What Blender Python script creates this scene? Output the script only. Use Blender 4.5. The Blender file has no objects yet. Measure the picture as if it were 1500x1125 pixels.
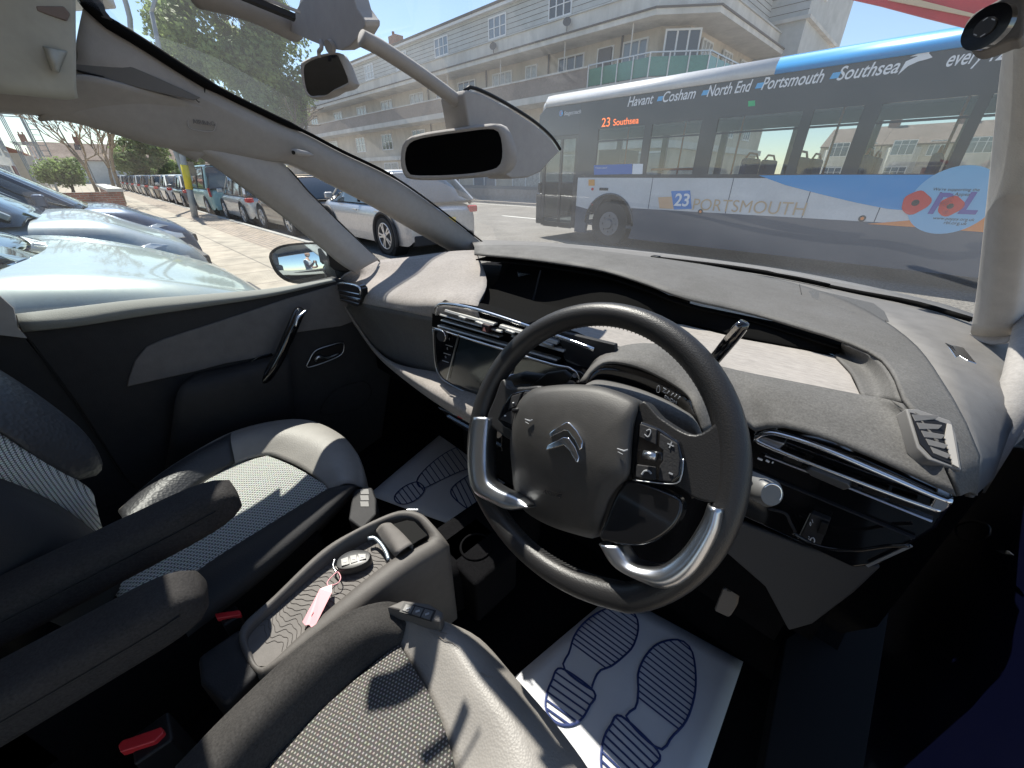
import bpy, bmesh, math, random
from mathutils import Vector, Matrix
random.seed(7)
SC = bpy.context.scene
COL = SC.collection
R = math.radians

# ---------------------------------------------------------------- camera
CAMP = Vector((.57, 0, 1.33)); FPX = 563.0
PITCH = math.atan((562.5 - 258) / FPX); YAW = R(45)
cam_d = bpy.data.cameras.new('camera'); cam = bpy.data.objects.new('camera', cam_d); COL.objects.link(cam)
cam_d.sensor_width = 36; cam_d.lens = 36 * FPX / 1500; cam_d.clip_start = .01; cam_d.clip_end = 2000
cam.location = CAMP; cam.rotation_euler = (R(90) - PITCH, 0, YAW)
SC.camera = cam

# ---------------------------------------------------------------- sky and sun
SUN = Vector((-.50, .155, .852)).normalized()
w = bpy.data.worlds.new("World"); SC.world = w; w.use_nodes = True
nt = w.node_tree; bg = nt.nodes['Background']
sky = nt.nodes.new('ShaderNodeTexSky'); sky.sky_type = 'NISHITA'; sky.sun_disc = False
sky.sun_elevation = math.asin(SUN.z); sky.sun_rotation = math.atan2(SUN.x, SUN.y)
sky.air_density = 1.0; sky.dust_density = .15; sky.ozone_density = 1.5
nt.links.new(sky.outputs[0], bg.inputs[0]); bg.inputs[1].default_value = .10
sl = bpy.data.lights.new('sun', 'SUN'); sl.energy = 5.0; sl.angle = R(.53); sl.color = (1, .945, .85)
so = bpy.data.objects.new('sun', sl); COL.objects.link(so)
so.rotation_euler = SUN.to_track_quat('Z', 'Y').to_euler(); so.location = (0, 0, 30)
SC.view_settings.view_transform = 'Standard'; SC.view_settings.look = 'None'
SC.view_settings.exposure = .82; SC.view_settings.gamma = 1
SC.cycles.max_bounces = 8; SC.cycles.transparent_max_bounces = 24

G = -.12      # road level, in metres, seen from the cabin's own datum

# ---------------------------------------------------------------- a pixel of the photo and a plane of the car -> a point
cf = Vector((-math.sin(YAW) * math.cos(PITCH), math.cos(YAW) * math.cos(PITCH), -math.sin(PITCH)))
cr = Vector((math.cos(YAW), math.sin(YAW), 0)); cu = cr.cross(cf)
def ray(px, py): return cr * ((px - 750) / FPX) - cu * ((py - 562.5) / FPX) + cf
def P(px, py, x=None, y=None, z=None, d=None):
    r = ray(px, py)
    if d is not None: return CAMP + r * d
    if x is not None: return CAMP + r * ((x - CAMP.x) / r.x)
    if y is not None: return CAMP + r * ((y - CAMP.y) / r.y)
    return CAMP + r * ((z - CAMP.z) / r.z)
def PL(px, py, o, n):
    r = ray(px, py); return CAMP + r * ((o - CAMP).dot(n) / r.dot(n))
def Ps(pts, **k): return [P(a, b, **k) for a, b in pts]

# ---------------------------------------------------------------- materials
MATS = {}
def mat(name, col, rough=.6, metal=0, noise=0, nscale=20, bump=0, bscale=200, coat=0, spec=.5, emit=None, voronoi=False, sheen=0, col2=None, stretch=None, bdist=.002, trans=0):
    if name in MATS: return MATS[name]
    m = bpy.data.materials.new(name); m.use_nodes = True; MATS[name] = m
    n = m.node_tree.nodes; l = m.node_tree.links; b = n['Principled BSDF']
    c = (*col, 1) if len(col) == 3 else col
    b.inputs['Base Color'].default_value = c; b.inputs['Roughness'].default_value = rough
    b.inputs['Metallic'].default_value = metal; b.inputs['Coat Weight'].default_value = coat
    b.inputs['Coat Roughness'].default_value = .05
    b.inputs['Specular IOR Level'].default_value = spec; b.inputs['Sheen Weight'].default_value = sheen
    if trans: b.inputs['Transmission Weight'].default_value = trans
    tc = n.new('ShaderNodeTexCoord'); src = tc.outputs['Object']
    if stretch:
        mp = n.new('ShaderNodeMapping'); mp.inputs['Scale'].default_value = stretch; l.new(src, mp.inputs[0]); src = mp.outputs[0]
    if noise or col2:
        t = n.new('ShaderNodeTexNoise'); t.inputs['Scale'].default_value = nscale; t.inputs['Detail'].default_value = 5
        t.inputs['Roughness'].default_value = .65; l.new(src, t.inputs['Vector'])
        rp = n.new('ShaderNodeValToRGB'); rp.color_ramp.elements[0].position = .32; rp.color_ramp.elements[1].position = .68
        k = noise or .3
        a = col2 if col2 else tuple(x * (1 - k) for x in col)
        bb = col if col2 else tuple(min(1, x * (1 + k)) for x in col)
        rp.color_ramp.elements[0].color = (*a[:3], 1); rp.color_ramp.elements[1].color = (*bb[:3], 1)
        l.new(t.outputs['Fac'], rp.inputs[0])
        t3 = n.new('ShaderNodeTexNoise'); t3.inputs['Scale'].default_value = max(.3, nscale / 40); t3.inputs['Detail'].default_value = 7; t3.inputs['Roughness'].default_value = .7; l.new(tc.outputs['Object'], t3.inputs['Vector'])
        mr = n.new('ShaderNodeMapRange'); mr.inputs[1].default_value = .3; mr.inputs[2].default_value = .7; mr.inputs[3].default_value = .84; mr.inputs[4].default_value = 1.12; l.new(t3.outputs['Fac'], mr.inputs[0])
        vm = n.new('ShaderNodeVectorMath'); vm.operation = 'SCALE'; l.new(rp.outputs[0], vm.inputs[0]); l.new(mr.outputs[0], vm.inputs['Scale']); l.new(vm.outputs[0], b.inputs['Base Color'])
        mr2 = n.new('ShaderNodeMapRange'); mr2.inputs[1].default_value = .3; mr2.inputs[2].default_value = .7; mr2.inputs[3].default_value = min(1, rough * 1.12); mr2.inputs[4].default_value = rough * .82; l.new(t3.outputs['Fac'], mr2.inputs[0]); l.new(mr2.outputs[0], b.inputs['Roughness'])
    if bump:
        if voronoi: t2 = n.new('ShaderNodeTexVoronoi'); t2.inputs['Scale'].default_value = bscale; o = t2.outputs['Distance']
        else: t2 = n.new('ShaderNodeTexNoise'); t2.inputs['Scale'].default_value = bscale; t2.inputs['Detail'].default_value = 3; o = t2.outputs['Fac']
        l.new(src, t2.inputs['Vector'])
        bp = n.new('ShaderNodeBump'); bp.inputs['Strength'].default_value = bump; bp.inputs['Distance'].default_value = bdist
        l.new(o, bp.inputs['Height']); l.new(bp.outputs[0], b.inputs['Normal'])
    if emit: b.inputs['Emission Color'].default_value = (*emit[0], 1); b.inputs['Emission Strength'].default_value = emit[1]
    return m

def glass_mat(name, tint=(1, 1, 1), refl=1.0, dust_veil=0.0, veil_col=(.8, .82, .85), opac=0.0, ior=1.5):
    """thin pane: clear body, Fresnel mirror on the surface, a thin dusty veil standing in for glare"""
    if name in MATS: return MATS[name]
    m = bpy.data.materials.new(name); m.use_nodes = True; MATS[name] = m
    n = m.node_tree.nodes; l = m.node_tree.links; n.remove(n['Principled BSDF']); out = n['Material Output']
    tr = n.new('ShaderNodeBsdfTransparent'); tr.inputs[0].default_value = (*tint, 1)
    gl = n.new('ShaderNodeBsdfGlossy'); gl.inputs['Roughness'].default_value = .01
    ge = n.new('ShaderNodeNewGeometry'); dp = n.new('ShaderNodeVectorMath'); dp.operation = 'DOT_PRODUCT'
    l.new(ge.outputs['Incoming'], dp.inputs[0]); l.new(ge.outputs['Normal'], dp.inputs[1])
    def mth(op, a_, b_):
        q = n.new('ShaderNodeMath'); q.operation = op; q.use_clamp = False
        for i, x in enumerate((a_, b_)):
            if x is None: continue
            if isinstance(x, (int, float)): q.inputs[i].default_value = x
            else: l.new(x, q.inputs[i])
        return q.outputs[0]
    c_ = mth('ABSOLUTE', dp.outputs['Value'], None)
    f_ = mth('ADD', mth('MULTIPLY', mth('POWER', mth('SUBTRACT', 1.0, c_), 5.0), .93), .07)   # Schlick, the two faces of a thin pane together
    mu = n.new('ShaderNodeMath'); mu.operation = 'MULTIPLY'; mu.inputs[1].default_value = refl; mu.use_clamp = True
    l.new(f_, mu.inputs[0])
    mx = n.new('ShaderNodeMixShader'); l.new(mu.outputs[0], mx.inputs[0]); l.new(tr.outputs[0], mx.inputs[1]); l.new(gl.outputs[0], mx.inputs[2])
    last = mx
    if dust_veil:
        df = n.new('ShaderNodeBsdfTranslucent'); df.inputs[0].default_value = (*veil_col, 1)  # pale translucent film mixed in to give the glare veil
        tc = n.new('ShaderNodeTexCoord'); ns = n.new('ShaderNodeTexNoise'); ns.inputs['Scale'].default_value = 2.2; ns.inputs['Detail'].default_value = 6
        l.new(tc.outputs['Object'], ns.inputs['Vector'])
        mr = n.new('ShaderNodeMapRange'); mr.inputs[1].default_value = .35; mr.inputs[2].default_value = .7; mr.inputs[3].default_value = dust_veil * .55; mr.inputs[4].default_value = dust_veil * 1.4
        l.new(ns.outputs['Fac'], mr.inputs[0])
        m2 = n.new('ShaderNodeMixShader'); l.new(mr.outputs[0], m2.inputs[0]); l.new(mx.outputs[0], m2.inputs[1]); l.new(df.outputs[0], m2.inputs[2]); last = m2
    l.new(last.outputs[0], out.inputs[0])
    return m

# ---------------------------------------------------------------- objects
def link(o): COL.objects.link(o); return o
def thing(name, label, cat, loc=(0, 0, 0), rotz=0, group=None):
    o = link(bpy.data.objects.new(name, None)); o.empty_display_size = .1
    o.location = loc; o.rotation_euler = (0, 0, rotz); o['label'] = label; o['category'] = cat
    if group: o['group'] = group
    return o
def tag(o, label, cat, group=None):
    o['label'] = label; o['category'] = cat
    if group: o['group'] = group
    return o
def newmesh(name, v, f, m, parent=None, smooth=False, world=True, bevel=0, seg=2, solid=0, sub=0, idx=None, solid_off=-1, autos=None, label=None):
    me = bpy.data.meshes.new(name); me.from_pydata([tuple(x) for x in v], [], f); me.validate()
    bm = bmesh.new(); bm.from_mesh(me)
    bmesh.ops.remove_doubles(bm, verts=bm.verts, dist=1e-6)
    bmesh.ops.recalc_face_normals(bm, faces=bm.faces) if not solid else None
    bm.to_mesh(me); bm.free()
    for mm in (m if isinstance(m, (list, tuple)) else [m]): me.materials.append(mm)
    if idx and len(idx) == len(me.polygons): me.polygons.foreach_set('material_index', idx)
    o = link(bpy.data.objects.new(name, me))
    if smooth: me.polygons.foreach_set('use_smooth', [True] * len(me.polygons))
    if autos: me.set_sharp_from_angle(angle=R(autos))
    if solid: s = o.modifiers.new('s', 'SOLIDIFY'); s.thickness = solid; s.offset = solid_off
    if sub: s = o.modifiers.new('u', 'SUBSURF'); s.levels = sub; s.render_levels = sub
    if bevel:
        b = o.modifiers.new('b', 'BEVEL'); b.width = bevel; b.segments = seg; b.limit_method = 'ANGLE'; b.angle_limit = R(40)
        if not smooth:
            me.polygons.foreach_set('use_smooth', [True] * len(me.polygons)); b.harden_normals = True
    if parent is not None:
        o.parent = parent
        if world:
            inv = Matrix.Identity(4); p = parent; ch = []
            while p is not None: ch.append(p); p = p.parent
            M = Matrix.Identity(4)
            for q in reversed(ch): M = M @ q.matrix_parent_inverse @ q.matrix_basis
            o.matrix_parent_inverse = M.inverted()
    if label: o['label'] = label
    return o
class MB:
    def __init__(s): s.v = []; s.f = []; s.m = []; s.cm = 0
    def add(s, v, f):
        k = len(s.v); s.v += [Vector(a) for a in v]; s.f += [[i + k for i in q] for q in f]; s.m += [s.cm] * len(f); return s
    def box(s, x0, x1, y0, y1, z0, z1):
        v = [(x, y, z) for x in (x0, x1) for y in (y0, y1) for z in (z0, z1)]
        return s.add(v, [(0, 1, 3, 2), (4, 6, 7, 5), (0, 4, 5, 1), (2, 3, 7, 6), (0, 2, 6, 4), (1, 5, 7, 3)])
    def prism(s, pts, off):
        n = len(pts); off = Vector(off); v = [Vector(p) for p in pts] + [Vector(p) + off for p in pts]
        return s.add(v, [list(range(n)), list(range(2 * n - 1, n - 1, -1))] + [(i, i + n, (i + 1) % n + n, (i + 1) % n) for i in range(n)])
    def bar(s, a, b, wx, wy, up=Vector((0, 0, 1))):
        a = Vector(a); b = Vector(b); d = (b - a).normalized(); sx = d.cross(up)
        if sx.length < 1e-4: sx = d.cross(Vector((0, 1, 0)))
        sx.normalize(); sy = sx.cross(d).normalized()
        v = [q + sx * i * wx / 2 + sy * j * wy / 2 for q in (a, b) for i, j in ((-1, -1), (1, -1), (1, 1), (-1, 1))]
        return s.add(v, [(0, 1, 2, 3), (7, 6, 5, 4)] + [(i, i + 4, (i + 1) % 4 + 4, (i + 1) % 4) for i in range(4)])
    def tube(s, path, rad, seg=8, ry=None, caps=True, up=None, closed=False, power=1.0):
        path = [Vector(p) for p in path]; n = len(path)
        if not isinstance(rad, (list, tuple)): rad = [rad] * n
        if ry is None: ry = rad
        elif not isinstance(ry, (list, tuple)): ry = [ry] * n
        rings = []; prev = None
        for i, p in enumerate(path):
            if closed: t = path[(i + 1) % n] - path[i - 1]
            else: t = path[min(i + 1, n - 1)] - path[max(i - 1, 0)]
            t.normalize()
            u_ = up if up is not None else (prev if prev is not None else (Vector((0, 0, 1)) if abs(t.z) < .9 else Vector((1, 0, 0))))
            a = t.cross(u_)
            if a.length < 1e-5: a = t.cross(Vector((1, 0, 0)))
            a.normalize(); b = a.cross(t).normalized(); prev = b
            ring = []
            for k in range(seg):
                th = 2 * math.pi * k / seg; c, q = math.cos(th), math.sin(th)
                c = math.copysign(abs(c) ** power, c); q = math.copysign(abs(q) ** power, q)
                ring.append(p + a * c * rad[i] + b * q * ry[i])
            rings.append(ring)
        k0 = len(s.v)
        v = [x for r_ in rings for x in r_]; f = []
        for i in range(n if closed else n - 1):
            for k in range(seg):
                j = (i + 1) % n
                f.append((i * seg + k, i * seg + (k + 1) % seg, j * seg + (k + 1) % seg, j * seg + k))
        if caps and not closed: f.append(list(range(seg))[::-1]); f.append([(n - 1) * seg + k for k in range(seg)])
        return s.add(v, f)
    def cyl(s, c, ax, r_, h, seg=24, r2=None):
        c = Vector(c); ax = Vector(ax).normalized()
        return s.tube([c, c + ax * h], [r_, r_ if r2 is None else r2], seg)
    def grid(s, rows):
        n = len(rows[0]); v = [x for r_ in rows for x in r_]
        return s.add(v, [(i * n + k, i * n + k + 1, (i + 1) * n + k + 1, (i + 1) * n + k) for i in range(len(rows) - 1) for k in range(n - 1)])
    def build(s, name, m, parent=None, **k):
        k.setdefault('idx', s.m if isinstance(m, (list, tuple)) else None)
        return newmesh(name, s.v, s.f, m, parent, **k)

def cat1(p0, p1, p2, p3, t):
    return .5 * ((2 * p1) + (-p0 + p2) * t + (2 * p0 - 5 * p1 + 4 * p2 - p3) * t * t + (-p0 + 3 * p1 - 3 * p2 + p3) * t ** 3)
def curve(pts, n, closed=False):
    """n points evenly spaced along a Catmull-Rom curve"""
    pts = [Vector(p) for p in pts]; m = len(pts); out = []
    rng = range(m if closed else m - 1)
    for i in rng:
        if closed: a, b, c, d = pts[i - 1], pts[i], pts[(i + 1) % m], pts[(i + 2) % m]
        else: b, c = pts[i], pts[i + 1]; a = pts[i - 1] if i else 2 * b - c; d = pts[i + 2] if i + 2 < m else 2 * c - b
        for k in range(12): out.append(cat1(a, b, c, d, k / 12))
    out.append(pts[0].copy() if closed else pts[-1].copy())
    L = [0]
    for i in range(1, len(out)): L.append(L[-1] + (out[i] - out[i - 1]).length)
    res = []; j = 0; tot = L[-1]; cnt = n if closed else n - 1
    for i in range(n):
        s_ = tot * i / cnt
        while j < len(L) - 2 and L[j + 1] < s_: j += 1
        seg = L[j + 1] - L[j]; t = 0 if seg < 1e-9 else (s_ - L[j]) / seg
        res.append(out[j].lerp(out[j + 1], min(1, max(0, t))))
    return res
def loft(rows, n=24, sub=4):
    """rows of any length -> smooth grid rows"""
    rr = [curve(r_, n) for r_ in rows]
    if sub <= 1 or len(rr) < 3:
        if len(rr) == 2 and sub > 1: return [[a.lerp(b, i / sub) for a, b in zip(*rr)] for i in range(sub + 1)]
        return rr
    out = []
    m = len(rr)
    for i in range(m - 1):
        for k in range(sub):
            row = []
            for j in range(n):
                b, c = rr[i][j], rr[i + 1][j]; a = rr[i - 1][j] if i else 2 * b - c; d = rr[i + 2][j] if i + 2 < m else 2 * c - b
                row.append(cat1(a, b, c, d, k / sub))
            out.append(row)
    out.append(rr[-1]); return out
def sheet(name, rows, m, parent, n=24, sub=4, solid=.004, **k):
    g = MB().grid(loft(rows, n, sub))
    return g.build(name, m, parent, smooth=True, solid=solid, solid_off=0, **k)
def plate(name, pts, off, m, parent, smoothn=0, bevel=.0015, **k):
    if smoothn: pts = curve(pts, smoothn, True)
    return MB().prism(pts, off).build(name, m, parent, bevel=bevel, **k)
def text(name, s, m, parent, o, right, up, width=None, size=None, ext=.001, shear=0, bold=0, spacing=1, align='LEFT', lift=.0):
    cu_ = bpy.data.curves.new(name, 'FONT'); cu_.body = s; cu_.size = 1; cu_.shear = shear; cu_.offset = bold; cu_.space_character = spacing; cu_.align_x = align
    ob = link(bpy.data.objects.new(name, cu_)); bpy.context.view_layer.update()
    me = bpy.data.meshes.new_from_object(ob.evaluated_get(bpy.context.evaluated_depsgraph_get()))
    bpy.data.objects.remove(ob); bpy.data.curves.remove(cu_)
    xs = [v.co.x for v in me.vertices]
    if not xs: return None
    right = Vector(right).normalized(); up = Vector(up).normalized(); nn = right.cross(up)
    k = width / (max(xs) - min(xs)) if width else size
    x0 = min(xs) if align == 'LEFT' else 0
    v = [Vector(o) + right * (q.co.x - x0) * k + up * q.co.y * k * (size / k if (size and width) else 1) + nn * lift for q in me.vertices]
    f = [list(p.vertices) for p in me.polygons]; bpy.data.meshes.remove(me)
    return newmesh(name, v, f, m, parent, solid=ext, solid_off=0)
def copy_tree(o, parent=None, loc=None, rotz=None, label=None, group=None):
    c = o.copy(); COL.objects.link(c)
    if parent is not None: c.parent = parent
    if loc is not None: c.location = loc
    if rotz is not None: c.rotation_euler = (0, 0, rotz)
    if label: c['label'] = label
    if group: c['group'] = group
    for ch in list(o.children): copy_tree(ch, c)
    return c

from mathutils.bvhtree import BVHTree
def make_bvh(names):
    dg = bpy.context.evaluated_depsgraph_get(); dg.update(); v = []; f = []
    for nme in names:
        o = bpy.data.objects[nme].evaluated_get(dg); me = o.to_mesh(); k = len(v)
        v += [o.matrix_world @ q.co for q in me.vertices]; f += [[i + k for i in p.vertices] for p in me.polygons]; o.to_mesh_clear()
    return BVHTree.FromPolygons(v, f)
def S(bvh, px, py, lift=.002, z=1.08):
    r = ray(px, py).normalized(); loc, nn, i, dist = bvh.ray_cast(CAMP, r)
    return (loc - r * lift) if loc is not None else P(px, py, z=z)
# ================================================================ materials of the cabin
M_dash = mat('dash_grain', (.092, .089, .085), .8, noise=.28, nscale=380, bump=.5, bscale=700, bdist=.0006)
M_ledge = mat('dash_ledge', (.13, .125, .12), .7, noise=.12, nscale=30, bump=.2, bscale=500, bdist=.0008)
M_fabric = mat('dash_fabric', (.27, .248, .228), .9, noise=.2, nscale=60, bump=.5, bscale=260, bdist=.001, stretch=(1, 5, 5), sheen=.2)
M_fab2 = mat('dash_fabric_left', (.245, .222, .205), .9, noise=.2, nscale=160, bump=.5, bscale=300, bdist=.001, sheen=.2)
M_lower = mat('lower_trim', (.024, .024, .026), .7, spec=.3, noise=.1, nscale=40, bump=.25, bscale=400)
M_black = mat('black_plastic', (.008, .008, .009), .5, spec=.3, bump=.1, bscale=500)
M_piano = mat('piano_black', (.006, .006, .007), .08, coat=.6)
M_chrome = mat('satin_chrome', (.72, .73, .75), .2, 1)
M_silver = mat('brushed_silver', (.52, .54, .57), .30, 1)
M_leather = mat('wheel_leather', (.016, .0155, .016), .42, bump=.3, bscale=600, bdist=.0006, voronoi=True)
M_hub = mat('hub_grain', (.042, .040, .038), .55, bump=.35, bscale=700, bdist=.0005, noise=.1, nscale=60)
M_trim = mat('pillar_trim', (.34, .325, .315), .85, noise=.05, nscale=60, bump=.12, bscale=500, sheen=.1)
M_trimD = mat('pillar_trim_grey', (.29, .278, .268), .85, noise=.05, nscale=50, bump=.12, bscale=500)
M_head = mat('headliner', (.50, .48, .45), .95, noise=.06, nscale=25, bump=.3, bscale=300)
M_screen = mat('screen_glass', (.014, .022, .028), .12, coat=.3)
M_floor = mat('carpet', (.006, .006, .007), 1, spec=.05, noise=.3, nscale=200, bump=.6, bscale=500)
M_paper = mat('mat_paper', (.62, .63, .66), .6, noise=.03, nscale=8, bump=.35, bscale=9, bdist=.01)
M_ink = mat('blue_ink', (.012, .03, .13), .6)
M_white = mat('white_mark', (.75, .76, .78), .5)
M_dim = mat('dim_mark', (.30, .31, .33), .5)
M_red = mat('buckle_red', (.50, .025, .03), .35)
M_pink = mat('pink_tag', (.75, .33, .37), .4)
M_rubber = mat('tray_rubber', (.135, .125, .118), .75, noise=.08, nscale=60, bump=.15, bscale=300)
M_cons = mat('console_grain', (.095, .088, .083), .65, noise=.08, nscale=60, bump=.3, bscale=500, bdist=.0008)
M_blueb = mat('body_blue', (.0012, .0018, .010), .3, coat=.5)
M_leatherS = mat('seat_leather', (.26, .245, .228), .5, noise=.08, nscale=14, bump=.4, bscale=330, bdist=.0008, voronoi=True)
M_seatdk = mat('seat_leather_dark', (.028, .029, .033), .5, bump=.4, bscale=160, voronoi=True)
M_twill = mat('seat_twill', (.036, .034, .033), .95, noise=.35, nscale=350, bump=.6, bscale=420, bdist=.001, sheen=.05, spec=.25)
M_line = mat('groove_line', (.03, .03, .03), .8)

def dotted(name, base, dot, scale, r=.28, rot=0, ax=('X', 'Y')):
    """woven seat cloth: light stitches in rows on a dark ground"""
    m = mat(name, base, .9, bump=0); n = m.node_tree.nodes; l = m.node_tree.links; b = n['Principled BSDF']
    tc = n.new('ShaderNodeTexCoord'); mp = n.new('ShaderNodeMapping'); mp.inputs['Scale'].default_value = scale; mp.inputs['Rotation'].default_value = (0, 0, rot)
    l.new(tc.outputs['Object'], mp.inputs[0])
    sp = n.new('ShaderNodeSeparateXYZ'); l.new(mp.outputs[0], sp.inputs[0])
    def mth(op, a, b_=None):
        q = n.new('ShaderNodeMath'); q.operation = op
        for i, x in enumerate((a, b_)):
            if x is None: continue
            if isinstance(x, (int, float)): q.inputs[i].default_value = x
            else: l.new(x, q.inputs[i])
        return q.outputs[0]
    fx = mth('SUBTRACT', mth('FRACT', sp.outputs[ax[0]]), .5)
    row = mth('MULTIPLY', mth('MODULO', mth('FLOOR', sp.outputs[ax[0]]), 2.0), .5)
    fy = mth('SUBTRACT', mth('FRACT', mth('ADD', sp.outputs[ax[1]], row)), .5)
    dist = mth('SQRT', mth('ADD', mth('MULTIPLY', fx, fx), mth('MULTIPLY', fy, fy)))
    msk = mth('LESS_THAN', dist, r)
    ns = n.new('ShaderNodeTexNoise'); ns.inputs['Scale'].default_value = 300; l.new(tc.outputs['Object'], ns.inputs['Vector'])
    mx = n.new('ShaderNodeMix'); mx.data_type = 'RGBA'; l.new(msk, mx.inputs[0]); mx.inputs[6].default_value = (*base, 1); mx.inputs[7].default_value = (*dot, 1)
    m2 = n.new('ShaderNodeMix'); m2.data_type = 'RGBA'; m2.blend_type = 'MULTIPLY'; m2.inputs[0].default_value = .5
    l.new(mx.outputs[2], m2.inputs[6]); l.new(ns.outputs['Color'], m2.inputs[7]); l.new(m2.outputs[2], b.inputs['Base Color'])
    bp = n.new('ShaderNodeBump'); bp.inputs['Strength'].default_value = .6; bp.inputs['Distance'].default_value = .001
    l.new(msk, bp.inputs['Height']); l.new(bp.outputs[0], b.inputs['Normal'])
    return m
M_dot = dotted('seat_dotted_cloth', (.075, .07, .066), (.36, .345, .32), (235, 175, 0), .26, R(8))
M_dotp = dotted('seat_woven_cloth', (.10, .10, .10), (.62, .64, .60), (230, 100, 0), .42, R(5))
M_dotb = dotted('seatback_woven_cloth', (.11, .11, .11), (.62, .64, .60), (330, 260, 330), .42, 0, ('Y', 'Z'))

car = thing('car', 'car we sit in, with black steering wheel on the right and grey dashboard', 'car', (0, 0, G))

# ================================================================ dashboard
def mix(pts, **k):  # points given as (px,py,axis value) on one axis
    ax = list(k)[0]; return [P(a, b, **{ax: c}) for a, b, c in pts]
CR = [P(697, 366, z=1.125), P(760, 364, z=1.12), P(850, 368, z=1.115), P(960, 379, z=1.11), P(1060, 395, z=1.11), P(1165, 418, z=1.108), P(1250, 448, z=1.105), P(1330, 500, z=1.10), P(1385, 575, z=1.095), P(1420, 645, z=1.075), P(1432, 690, z=1.055), P(1424, 725, z=1.035)]
LIP = [P(695, 374, z=1.143), P(760, 380, z=1.146), P(820, 388, z=1.146), P(880, 398, z=1.142), P(940, 416, z=1.134), P(1000, 438, z=1.124), P(1060, 452, z=1.117), P(1110, 464, z=1.113), P(1167, 481, z=1.110), P(1232, 501, z=1.107), P(1283, 524, z=1.105), P(1307, 552, z=1.103)]
_tr, _br = P(1323, 591, z=1.100), P(1400, 727, y=.52)
LIP += [_tr, _tr.lerp(_br, .5) + Vector((0, 0, .008)), _br]
crest = []
A_ = curve(CR, 40); B_ = curve(LIP, 40)
for i, (a, b) in enumerate(zip(A_, B_)):
    c = a.lerp(b, .55); c.z = max(a.z, b.z) + .008 * max(0, 1 - i / 30); crest.append(c)
dash = MB().grid(loft([A_, crest, B_], 40, 6)).build('dashboard', M_dash, car, smooth=True, solid=.004, solid_off=-1)
dash['label'] = 'grained grey dashboard hood over the instrument recess'
# pale ledge between hood and windscreen
cowl = [P(560, 388, z=1.055), P(640, 372, z=1.09), P(700, 358, z=1.10), P(800, 361, z=1.10), P(950, 376, z=1.10), P(1100, 394, z=1.10), P(1200, 411, z=1.10), P(1330, 438, z=1.10), P(1420, 466, z=1.098), P(1462, 500, z=1.09), P(1505, 560, z=1.07)]
sheet('windscreen_ledge', [[P(690, 352, z=1.09), P(800, 356, z=1.09), P(950, 370, z=1.09), P(1100, 389, z=1.09), P(1200, 406, z=1.09), P(1330, 434, z=1.09), P(1425, 462, z=1.088), P(1475, 500, z=1.08), P(1515, 560, z=1.065), P(1480, 620, z=1.04), P(1450, 700, z=1.02)],
                          [p + Vector((0, .004, -.006)) for p in CR]], M_ledge, dash, 40, 4, .006)
# recess behind the brow : dark back wall + floor
W_top = [p + Vector((0, .10 - .085 * min(1, i / 20), -.012)) for i, p in enumerate(curve(LIP[:10], 30))]
W_bot = curve([P(712, 426, z=1.052), P(790, 448, z=1.052), P(880, 466, z=1.066), P(1000, 474, z=1.074), P(1090, 495, z=1.078), P(1180, 512, z=1.08), P(1228, 519, z=1.083)], 30)
W_in = [p + Vector((0, .004, -.012)) for p in curve(LIP[:10], 30)]
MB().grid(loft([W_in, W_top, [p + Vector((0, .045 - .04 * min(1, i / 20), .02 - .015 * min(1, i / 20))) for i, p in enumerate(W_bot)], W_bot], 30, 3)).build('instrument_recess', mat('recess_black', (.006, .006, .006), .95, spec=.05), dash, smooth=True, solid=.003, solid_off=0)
MB().prism([P(757, 398, y=.76), P(880, 412, y=.80), P(1010, 440, y=.80), P(1000, 474, y=.80), P(880, 476, y=.77), P(765, 448, y=.735)], (0, .01, 0)).build('instrument_display', M_screen, dash, bevel=.003)
MB().bar(P(792, 396, y=.73), P(778, 452, y=.70), .002, .004).build('display_divider', M_lower, dash)
# small shelf wedge at the left of the recess
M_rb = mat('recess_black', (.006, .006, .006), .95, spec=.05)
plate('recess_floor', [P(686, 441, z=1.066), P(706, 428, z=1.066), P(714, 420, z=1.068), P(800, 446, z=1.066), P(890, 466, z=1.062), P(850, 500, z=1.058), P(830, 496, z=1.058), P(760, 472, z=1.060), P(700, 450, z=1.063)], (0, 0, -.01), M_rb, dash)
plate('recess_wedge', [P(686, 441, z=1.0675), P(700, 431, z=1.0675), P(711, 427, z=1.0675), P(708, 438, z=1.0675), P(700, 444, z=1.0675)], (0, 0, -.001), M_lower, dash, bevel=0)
# textured pale panel
pan = [P(820, 488, z=1.066), P(885, 467, z=1.068), P(1000, 475, z=1.075), P(1090, 497, z=1.078), P(1175, 512, z=1.08), P(1222, 522, z=1.08), P(1246, 548, z=1.08), P(1262, 581, z=1.08), P(1180, 566, z=1.08), P(1100, 550, z=1.078), P(1030, 534, z=1.076), P(930, 516, z=1.07)]
plate('textured_panel', pan, (0, 0, -.008), M_fabric, dash)
# sunlit end of the recess
sheet('recess_end', [[P(1222, 521, z=1.082), P(1247, 548, z=1.082), P(1263, 582, z=1.082)], [P(1232, 514, z=1.083), P(1272, 545, z=1.084), P(1290, 585, z=1.084)], [P(1234, 502, z=1.106), P(1283, 524, z=1.104), P(1307, 552, z=1.102), P(1322, 590, z=1.0995)]], M_dash, dash, 14, 5)
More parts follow.
